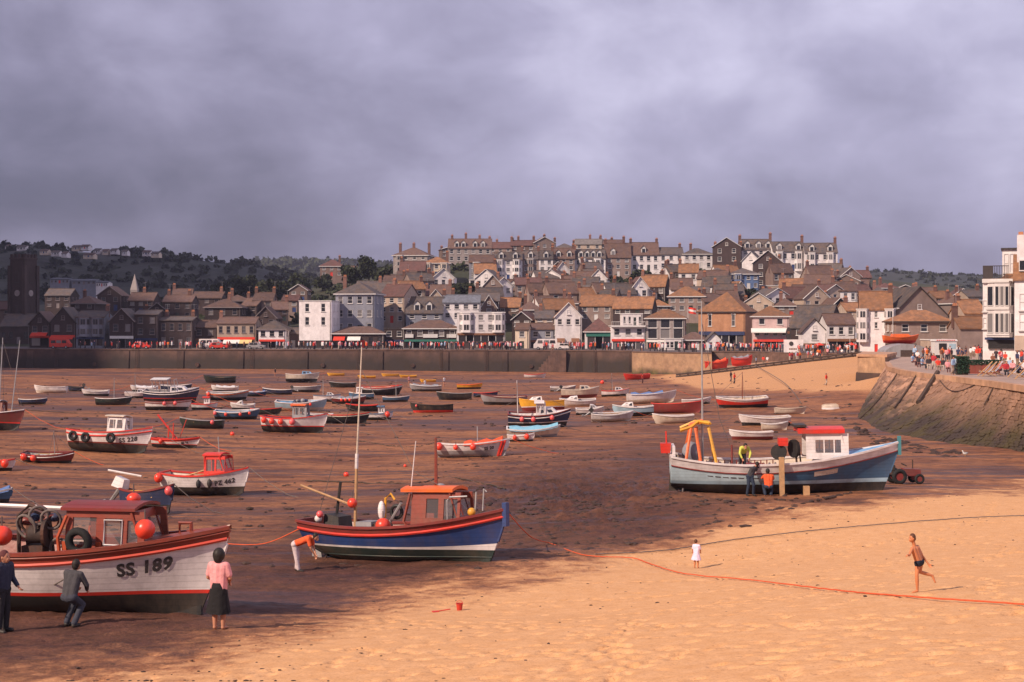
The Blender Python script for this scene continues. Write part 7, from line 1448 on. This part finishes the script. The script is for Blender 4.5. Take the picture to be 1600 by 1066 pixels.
# the rest of the promenade throng reads as one mass
CM = [mat('throng_'+n_, c, var=.2, scale=3) for n_, c in CC]; tv = []; tf = []; tm = []
for k in range(230):
    u = cr.uniform(490, 1345) if k % 5 else cr.uniform(120, 490); p = promp(u, cr.uniform(1.5, 6)); h_ = cr.uniform(1.5, 1.8); mb = MB(); ci = cr.choices(range(9), CWT)[0]
    capsule(mb, (0, 0, .1), (0, 0, .8*h_/1.7), .11, .14, 6); n0 = len(mb.f); capsule(mb, (0, 0, .85*h_/1.7), (0, 0, 1.35*h_/1.7), .16, .19, 6); n1 = len(mb.f); mb.ball((0, 0, 1.6*h_/1.7), (.1, .1, .13), 6, 5)
    o_ = len(tv); tv += [(a+p.x, b+p.y, c+p.z) for a, b, c in mb.v]; tf += [tuple(i+o_ for i in f_) for f_ in mb.f]; tm += [6]*n0 + [ci]*(n1-n0) + [2]*(len(mb.f)-n1)
me = bpy.data.meshes.new('promenade_throng'); me.from_pydata(tv, [], tf); [me.materials.append(m_) for m_ in CM]; me.polygons.foreach_set('material_index', tm); me.update(); tag(link('promenade_throng', me), 'dense crowd of holidaymakers along the far promenade', 'crowd', kind='stuff')

# ---------------------------------------------------------------- vehicles and quay furniture
def car(p, rz, m_, label, L=4.0, Wd=1.6, Hh=1.4, van=False, cat='car'):
    o = empty('parked_car' if not van else 'parked_van', p, rz, label, cat, 'vehicles on the promenade'); prof = [(-L/2, .35), (-L/2, .85), (-L*.42, .92), (-L*.34, Hh), (L*.12, Hh), (L*.24, .92), (L/2, .8), (L/2, .35)] if not van else [(-L/2, .35), (-L/2, Hh*.97), (-L*.46, Hh), (L*.33, Hh), (L*.43, Hh*.62), (L/2, Hh*.5), (L/2, .35)]
    MB().prism([(x, -Wd/2, z) for x, z in prof], (0, Wd, 0)).build('body', m_, o)
    wins = [(-L*.32, -L*.12), (-L*.09, L*.10)] if not van else [(-L*.42, -L*.2), (-L*.16, L*.06), (L*.12, L*.32)]
    for sd in (-1, 1):
        for a, b in wins:
            z0, z1 = (.93, Hh-.08) if not van else (Hh*.58, Hh*.88); MB().hexa([(a-.05, sd*Wd/2, z0), (b+.08, sd*Wd/2, z0), (b+.08, sd*(Wd/2+.015), z0), (a-.05, sd*(Wd/2+.015), z0)], [(a+.05, sd*Wd/2, z1), (b-.02, sd*Wd/2, z1), (b-.02, sd*(Wd/2+.015), z1), (a+.05, sd*(Wd/2+.015), z1)]).build('window', PANE, o)
        for x in (-L*.31, L*.31):
            w = MB().cyl((x, sd*(Wd/2-.08), .32), (0, 1, 0), .32, .2, 14).build('wheel', RUBBER, o); MB().cyl((x, sd*(Wd/2+.025), .32), (0, 1, 0), .18, .02, 10).build('hub', STEEL, w)
    return o
car(promp(221, 3), 0, RED, 'red car parked beside the dark shops on the far promenade'); car(promp(330, 4), 0, WHITE, 'white van parked left of the pink-banded shop', 5, 1.9, 2.2, True, 'van'); car(promp(342, 2), 0, RED, 'red car in front of the white van'); car(promp(852, 4), PI, WHITE, 'white camper van parked by the cream house', 5, 1.9, 2.3, True, 'van'); car(promp(400, 3), 0, GREYP, 'grey car near the small white shop'); car(promp(884, 3), 0, WHITE, 'white car below the bright white gabled house'); car(promp(1148, 9), 0, NAVY, 'dark car before the stone hall')
car(promp(95, 4), 0, RED, 'bright red van before the twin stone gables', 4.6, 1.9, 2.1, True, 'van')
ic = empty('ice_cream_van', P(1478, 560, (CZ-QZ)*F/50), 0, 'white ice cream van with a dark serving hatch on the quay', 'van')
MB().hexa([(-1.55, 0, .45), (1.55, 0, .45), (1.55, 1.9, .45), (-1.55, 1.9, .45)], [(-1.5, .05, 2.35), (1.5, .05, 2.35), (1.5, 1.85, 2.35), (-1.5, 1.85, 2.35)]).build('body', TRIM, ic); MB().hexa([(-1.62, -.08, 2.353), (1.62, -.08, 2.353), (1.62, 1.98, 2.353), (-1.62, 1.98, 2.353)], [(-1.5, 0, 2.62), (1.5, 0, 2.62), (1.5, 1.9, 2.62), (-1.5, 1.9, 2.62)]).build('roof_fascia', TRIM, ic)
MB().box(-.95, .1, -.02, .02, 1.15, 2.05).build('serving_hatch', SHOPD, ic); MB().box(-1.0, .15, -.3, .02, 1.07, 1.13).build('counter', TRIM, ic); MB().box(.45, 1.35, -.0, .03, 1.3, 2.0).build('side_panel', LBLUE, ic)
for i in range(9): MB().box(-1.3+i*.29, -1.1+i*.29, -.09, -.06, 2.43, 2.54).build('letter_mark', RED, ic)
for x in (-1.0, 1.0): w = MB().cyl((x, .12, .34), (0, 1, 0), .34, .22, 14).build('wheel', RUBBER, ic)
CANV = mat('deckchair_white', (.66, .62, .62), var=.1); CANB = mat('deckchair_stripe', (.10, .13, .35), var=.15)
def deckchair(p, rz, label):
    o = empty('deckchair', p, rz, label, 'deckchair', 'striped deckchairs on the quay')
    for sd in (-.28, .28):
        MB().tube([(-.45, sd, .02), (.55, sd, 1.05)], .025, 5).build('frame_rail', TIMBER, o); MB().tube([(.5, sd*1.1, .02), (-.35, sd*1.1, .42)], .022, 5).build('frame_leg', TIMBER, o)
    pts_ = [(.53, 1.03), (.28, .66), (.02, .36), (-.2, .28), (-.38, .36)]; n = 7
    for i in range(n):
        y0, y1 = -.26+.52*i/n, -.26+.52*(i+1)/n; vs = []
        for x, z in pts_: vs += [(x, y0, z), (x, y1, z), (x, y1, z-.015), (x, y0, z-.015)]
        MB().add(vs, [(j*4+k, j*4+(k+1) % 4, (j+1)*4+(k+1) % 4, (j+1)*4+k) for j in range(4) for k in range(4)]).build('canvas_stripe', CANB if i % 2 else CANV, o)
    return o
for u, v, lab in ((1538,588,'leftmost striped deckchair before the red planter'),(1545,588.5,'second striped deckchair from the left, before the red planter'),(1555,587,'third striped deckchair, standing most upright in the row'),(1585,590,'striped deckchair near the right edge of the quay'),(1597,593,'striped deckchair closest to the right edge')):
    o = deckchair(qp(u, v), R(-12)+rnd.uniform(-.2, .2), lab); o.scale = (1.25, 1.25, 1.25)
HEDG = mat('hedge_leaves', (.022, .05, .028), var=.4, scale=3, rough=.8)
hd = empty('clipped_hedge', qp(1506, 586), 0, 'dark green clipped hedge standing at the end of the red planter', 'hedge')
def leafbox(name, x0, x1, y0, y1, z0, z1, n, s_, par):
    vs = []; fs = []
    for k in range(n):
        c = Vector((rnd.uniform(x0, x1), rnd.uniform(y0, y1), rnd.uniform(z0, z1))); f_ = rnd.randrange(3)
        if f_ == 0: c.y = y0 + abs(rnd.gauss(0, .05))
        elif f_ == 1: c.z = z1 - abs(rnd.gauss(0, .05))
        a = Vector((rnd.gauss(0, 1), rnd.gauss(0, 1), rnd.gauss(0, 1))).normalized(); b = a.cross(Vector((rnd.gauss(0, 1), rnd.gauss(0, 1), 1))).normalized(); i = len(vs); vs += [tuple(c+a*s_), tuple(c+b*s_), tuple(c-a*s_), tuple(c-b*s_)]; fs.append((i, i+1, i+2, i+3))
    me = bpy.data.meshes.new(name); me.from_pydata(vs, [], fs); me.update(); return link(name, me, HEDG, par)
leafbox('foliage', -.55, .55, 0, 1.0, .1, 1.65, 1500, .07, hd); MB().box(-.45, .45, .12, .9, 0, 1.5).build('stems', DTIMB, hd)
pln = empty('planter', qp(1535, 584), R(-6), 'red planter box with trailing green plants behind the deckchairs', 'planter')
MB().box(-1.2, 1.6, 0, .7, 0, .85).build('box', paint('planter_red', (.34, .07, .05)), pln); leafbox('plants', -1.3, 1.7, -.1, .75, .85, 1.25, 900, .08, pln)
for i in range(5): MB().box(-1.15+i*.56, -.65+i*.56, -.03, -.003, .08, .78).build('panel', paint('planter_panel', (.24, .06, .04)), pln)
# shed with orange lifeboat
shd = empty('boat_shed', P(1418, 557, 205), 0, 'low grey arched shed under the orange lifeboat', 'shed'); ww = 68/F*205
MB().prism([(-ww/2*math.cos(t)*1.0, 0, .5+1.3*math.sin(t)) for t in np.linspace(0, PI, 11)] + [(ww/2, 0, -.6), (-ww/2, 0, -.6)], (0, 5, 0)).build('shell', GREYP, shd); MB().box(-1.0, 1.0, -.06, -.003, -.4, .9).build('door', DTIMB, shd)
hl = Hull(5.4, 1.9, .85, sb=.5, ss=.3, ws=.6, rake=.5); lb = empty('lifeboat', P(1408, 536, 212), R(4), 'bright orange lifeboat stored above the grey arched shed', 'boat')
hull_parts(lb, hl, [('hull_bottom', RED, lambda t: .4, 3), ('topside', ORANGE, lambda t: hl.sheer(t), 3)], ORANGE, ORANGE, .3, .7, ORANGE); MB().prism([(-1.6, -.6, .8), (-1.3, -.5, 1.35), (.9, -.5, 1.35), (1.5, -.6, .9)], (0, 1.1, 0)).build('canopy', ORANGE, lb); MB().box(-2.2, 2.2, -.5, .5, -.5, -.1).build('cradle', IRON, lb)
def pole(u, vb, vt, d, label, m_=None, r=.06, lamp=False):
    o = empty('lamp_post' if lamp else 'flag_pole', P(u, vb, d), 0, label, 'lamp post' if lamp else 'pole'); h_ = (vb-vt)/F*d
    MB().tube([(0, 0, -.5), (0, 0, h_)], [r, r*.6], 7).build('shaft', m_ or TRIM, o)
    if lamp: MB().tube([(0, 0, h_), (.25, 0, h_+.3), (.8, 0, h_+.35)], .04, 5).build('arm', m_ or TRIM, o); MB().ball((.85, 0, h_+.3), (.22, .1, .08), 8, 5).build('lamp_head', m_ or TRIM, o)
    else: MB().ball((0, 0, h_+.05), r*1.6, 8, 6).build('finial', m_ or TRIM, o)
pole(1395, 553, 485, 220, 'white lamp post beside the tall white house', lamp=True); pole(1328, 556, 528, 262, 'short white pole at the head of the far beach'); pole(1103, 549, 500, 303, 'slim dark lamp post before the stone hall', IRON, lamp=True); pole(700, 546, 512, 316, 'thin lamp post before the black-fronted inn', IRON, lamp=True)
def parasol(u, v, d, m_, label):
    o = empty('parasol', P(u, v, d), 0, label, 'parasol'); MB().tube([(0, 0, 0), (0, 0, 2.3)], .03, 5).build('shaft', TIMBER, o); n = 8; vs = [(0, 0, 2.5)] + [(1.2*math.cos(2*PI*i/n), 1.2*math.sin(2*PI*i/n), 2.0) for i in range(n)]
    MB().add(vs, [(0, 1+i, 1+(i+1) % n) for i in range(n)] + [tuple(range(n, 0, -1))]).build('canopy', m_, o)
parasol(1330, 556, 266, AW['red'], 'bright red parasol at the head of the far beach'); parasol(1280, 556, 270, AW['red'], 'smaller red parasol by the brown-roofed white row'); parasol(1562, 558, 203, AW['yellow'], 'yellow parasol in the crowd by the seafront shop'); parasol(1548, 557, 206, AW['green'], 'green parasol beside the yellow one on the quay')
# flags on the hall
fl = empty('flag', P(1075, 500, 318), 0, 'red and white flag flying between the grey building and stone hall', 'flag'); MB().tube([(0, 0, -3), (0, 0, 3)], .05, 5).build('staff', TRIM, fl)
vs = [(.05+i*.25, .12*math.sin(i*1.1), 2.9-.05*i-j*.45) for j in range(4) for i in range(8)]
for j in range(3): MB().add([vs[(j+a)*8+i] for a in (0, 1) for i in range(8)], [(i, i+1, 8+i+1, 8+i) for i in range(7)]).build('flag_band', (AW['red'], AW['white'], AW['red'])[j], fl)

# ---------------------------------------------------------------- things on the sand
def rope(name, pts_, r, m_, label, wob=.015, n=160):
    P_ = [p if isinstance(p, Vector) else at(*p) + Vector((0, 0, .05)) for p in pts_]; out = []
    for i in range(n+1):
        f_ = i/n*(len(P_)-1); k = min(int(f_), len(P_)-2); t = f_-k; p0, p1, p2, p3 = P_[max(k-1, 0)], P_[k], P_[k+1], P_[min(k+2, len(P_)-1)]
        p = .5*((2*p1) + (p2-p0)*t + (2*p0-5*p1+4*p2-p3)*t*t + (3*p1-p0-3*p2+p3)*t**3); p = p + Vector((0, rnd.uniform(-wob, wob), rnd.uniform(-.3, .3)*wob)); out.append(p)
    return tag(MB().tube(out, r, 6).build(name, m_, smooth='all'), label, 'rope')
bowp = S2.matrix_basis @ Vector((3.66, 0, 1.75))
rope('mooring_rope', [bowp, bowp.lerp(at(862, 852), .5) - Vector((0, 0, .25)), (862, 852), (915, 870), (986, 874), (1018, 884), (1070, 899), (1180, 910), (1300, 925), (1432, 937), (1600, 949), (1760, 964)], .017, ROPE, 'orange mooring rope running from the blue bow across the dry sand')
rope('mooring_rope', [(930, 868), (1040, 862), (1150, 845), (1300, 828), (1500, 812), (1650, 806)], .018, ROPEG, 'thin dark mooring line lying on the sand behind the toddler', .02)
b1 = S1.matrix_basis @ Vector((1.2, -1.62, 1.02))
rope('mooring_rope', [at(-40, 935) + Vector((-1, -1.2, .6)), at(20, 940).lerp(b1, .4) + Vector((0, -.5, .2)), b1 + Vector((0, -.12, .15))], .018, ROPEG, 'slack grey line crossing in front of the white hull', .0, 40)
b2 = S2.matrix_basis @ Vector((-3.4, -.6, 1.3)); rope('mooring_rope', [b2, b2.lerp(at(352, 852), .5) - Vector((0, 0, .3)), at(352, 852) + Vector((0, 0, .05))], .02, ROPE, 'thin orange line from the blue stern to the mud', .01, 40)
rope('mooring_rope', [rail_pt(1180, .3), at(1225, 610) + Vector((0, 0, 1.0)), at(1252, 632) + Vector((0, 0, .1))], .05, ROPEG, 'dark line stretched from the slipway rail down to the mud', .0, 30)
for pts_, lab in ((((480,752),(640,757),(700,747),(790,765)), 'dark ground chain lying across the mud behind the blue boat'), (((20,640),(220,648),(420,628)), 'long dark ground chain on the left sand'), (((560,690),(640,700),(690,690)), 'short ground chain left of the orange-covered boat')):
    rope('ground_chain', pts_, .045, DTIMB, lab, .12, 90)
bk = empty('bucket', at(718, 954), 0, 'small red toy bucket standing on the sand', 'bucket'); n = 14
MB().tube([(0, 0, 0), (0, 0, .02), (0, 0, .17)], [.06, .065, .085], n, cap=False).add([(.06*math.cos(2*PI*i/n), .06*math.sin(2*PI*i/n), .005) for i in range(n)], [tuple(range(n))]).build('pail', RED, bk); MB().torus((0, 0, .17), (0, 0, 1), .086, .008, 14, 5).build('rim', RED, bk); MB().tube([(.085*math.cos(t), 0, .17+.07*math.sin(t)) for t in np.linspace(0, PI, 7)], .006, 4).build('handle', RED, bk)
sd = empty('toy_spade', at(684, 957), R(20), 'red toy spade lying on the sand left of the bucket', 'spade'); MB().tube([(0, 0, .03), (.32, 0, .06)], .014, 5).build('shaft', RED, sd); MB().box(-.14, .02, -.06, .06, .02, .035).build('blade', RED, sd)
def buoy(u, v, r, label): p = at(u, v); o = empty('mooring_buoy', p + Vector((0, 0, r*.8)), 0, label, 'buoy', 'small buoys lying on the mud'); MB().ball((0, 0, 0), r, 12, 8).build('float', BUOYR, o, smooth='all'); MB().torus((0, 0, r*1.05), (1, 0, 0), r*.3, r*.08, 10, 5).build('ring', IRON, o)
for u, v, r, lab in ((541,745,.17,'red buoy lying just above the boom of the blue boat'),(633,730,.11,'small pink buoy beside the thin line right of the tall mast'),(363,681,.2,'red buoy on the wet runnel left of the four-fendered boat'),(1395,670,.22,'white and red float caught at the foot of the revetment'),(941,600,.35,'red buoy on the mud near the far beach')): buoy(u, v, r, lab)
g = empty('herring_gull', at(1508, 714), R(140), 'white gull standing on the wet sand below the revetment', 'gull')
t_ = MB(); t_.ball((0, 0, .24), (.17, .085, .09), 12, 8); capsule(t_, (.12, 0, .27), (.17, 0, .38), .045, .035); t_.ball((.185, 0, .41), (.05, .04, .042), 10, 7); solid(t_, .012, 'body', TRIM, g)
MB().ball((-.04, 0, .27), (.19, .09, .06), 10, 6).build('wings', GREYP, g, smooth='all'); MB().tube([(.22, 0, .405), (.29, 0, .39)], [.015, .004], 5).build('beak', YELLOW, g)
for s_ in (-.035, .035): MB().tube([(0, s_, .17), (.01, s_, 0), (.05, s_, .005)], .008, 4).build('leg', YELLOW, g)
# small red tractor beside the long boat's bow
tr = empty('tractor', at(1413, 756), R(8), 'small dark red and black tractor parked beside the bow of the long boat', 'tractor')
MB().hexa([(-.1, -.22, .42), (.85, -.2, .42), (.85, .2, .42), (-.1, .22, .42)], [(-.1, -.2, .82), (.82, -.18, .76), (.82, .18, .76), (-.1, .2, .82)]).build('bonnet', MAROON, tr); MB().box(-.65, -.1, -.3, .3, .4, .6).build('chassis', IRON, tr)
for x, r in ((-.45, .42), (.65, .28)):
    for sy in (-.42, .42): w = MB().torus((x, sy, r), (0, 1, 0), r*.72, r*.28, 16, 8).build('wheel', RUBBER, tr, smooth='all'); MB().cyl((x, sy, r), (0, 1, 0), r*.5, .1, 10).build('rim', MAROON, w)
MB().box(-.62, -.25, -.2, .2, .62, .72).box(-.66, -.58, -.2, .2, .72, 1.0).build('seat', BLACK, tr); MB().torus((-.02, 0, 1.0), (.5, 0, 1), .16, .018, 14, 5).build('steering_wheel', BLACK, tr); MB().tube([(.5, .1, .76), (.5, .1, 1.25)], .03, 6).build('exhaust', IRON, tr); MB().box(-.78, -.70, -.45, .45, .5, .58).build('drawbar', IRON, tr)
# loose weed, stones and clods on the damp bed
WEED = mat('weed_clods', (.05, .028, .022), var=.5, scale=2, rough=.7, coord='World')
base = bmesh.new(); bmesh.ops.create_icosphere(base, subdivisions=1, radius=1.0); bv = [v.co.copy() for v in base.verts]; bf = [tuple(v.index for v in f_.verts) for f_ in base.faces]
def scatter(name, n, gen, label, m_=WEED):
    mb = MB()
    for k in range(n):
        u, v, s_ = gen(); p = at(u, v); sx, sy, sz = s_*rnd.uniform(.7, 1.8), s_*rnd.uniform(.6, 1.2), s_*rnd.uniform(.3, .7); a = rnd.uniform(0, 3)
        mb.add([p + Vector(((q_.x*math.cos(a)-q_.y*math.sin(a))*sx, (q_.x*math.sin(a)+q_.y*math.cos(a))*sy, q_.z*sz*rnd.uniform(.8, 1.2))) for q_ in bv], bf)
    me = bpy.data.meshes.new(name); me.from_pydata(mb.v, [], mb.f); me.update(); tag(link(name, me, m_), label, kind='stuff')
def g1(): u = rnd.gauss(890, 110); v = rnd.gauss(770, 42); return u, min(max(v, 690), 850), rnd.uniform(.05, .17)
def g2(): u = rnd.uniform(0, 1330); v = 590 + 300*rnd.random()**1.3; v = min(v, np.interp(u, [0, 400, 860, 1060, 1330], [1030, 960, 870, 830, 770])); return u, v, rnd.uniform(.05, .16)*(1.6 if v < 680 else 1)
def g3(): u = rnd.uniform(1315, 1500); v = np.interp(u, [1315, 1360, 1450, 1500], [645, 678, 700, 705]) + abs(rnd.gauss(0, 7)); return u, v, rnd.uniform(.10, .3)
def g4(): u = rnd.uniform(100, 1600); v = np.interp(u, [0, 250, 560, 860, 1060, 1400, 1600], [1056, 1022, 945, 890, 842, 778, 757]) + abs(rnd.gauss(0, 60)); return u, min(v, 1064), rnd.uniform(.015, .04)
scatter('mud_clods', 1000, g1, 'clods and weed strewn over the churned mud in mid harbour'); scatter('weed_scraps', 1500, g2, 'scraps of weed and stones on the damp bed'); scatter('beach_stones', 150, g3, 'weedy stones along the foot of the revetment'); scatter('beach_litter', 260, g4, 'pebbles and weed scraps on the dry sand')

# ---------------------------------------------------------------- unseen clouds placed and widened to shade the left shore, and the hazy air
CLD = mat('cloud_vapour', (.85, .83, .86), var=.05, scale=.01, rough=1.0, spec=0, coord='World')
def cloud(cx, cy, cz, rx, ry, rz_, rot, n, seed, label):
    r_ = random.Random(seed); mb = MB(); c, s_ = math.cos(rot), math.sin(rot)
    for k in range(n):
        a = r_.uniform(0, 2*PI); q_ = math.sqrt(r_.random())*.9; lx, ly = math.cos(a)*q_*rx, math.sin(a)*q_*ry; rr = r_.uniform(.16, .34)*min(rx, ry); mb.ball((cx+lx*c-ly*s_, cy+lx*s_+ly*c, cz+r_.uniform(-.2, .4)*rz_), (rr, rr, rr*.55), 12, 8)
    me = bpy.data.meshes.new('cloud'); me.from_pydata(mb.v, [], mb.f); me.polygons.foreach_set('use_smooth', [True]*len(me.polygons)); me.update(); tag(link('cloud', me, CLD), label, kind='structure')
CH = 420.0; OFF = Vector((SDIR.x, SDIR.y, 0))*(CH/SDIR.z)
def shade(x, y, rx, ry, rot, n, seed, label): cloud(x+OFF.x, y+OFF.y, CH, rx, ry, 60, rot, n, seed, label)
shade(-265, 540, 185, 350, R(6), 70, 1, 'grey cloud whose shadow lies on the left of the town')
shade(-450, 800, 380, 420, 0, 70, 2, 'second grey cloud shading the wooded hill')
HZM = bpy.data.materials.new('haze_air'); HZM.use_nodes = True; nt = HZM.node_tree; nt.nodes.clear(); ou = nt.nodes.new('ShaderNodeOutputMaterial'); pv = nt.nodes.new('ShaderNodeVolumePrincipled')
pv.inputs['Color'].default_value = (.72, .72, .98, 1); pv.inputs['Density'].default_value = .00011; pv.inputs['Anisotropy'].default_value = 0.2; nt.links.new(pv.outputs[0], ou.inputs['Volume'])
tag(MB().box(-1300, 1300, -80, 2500, -6, 160).build('haze', HZM), 'thin hazy air over the harbour', kind='stuff')
bpy.data.scenes.remove(TMP)
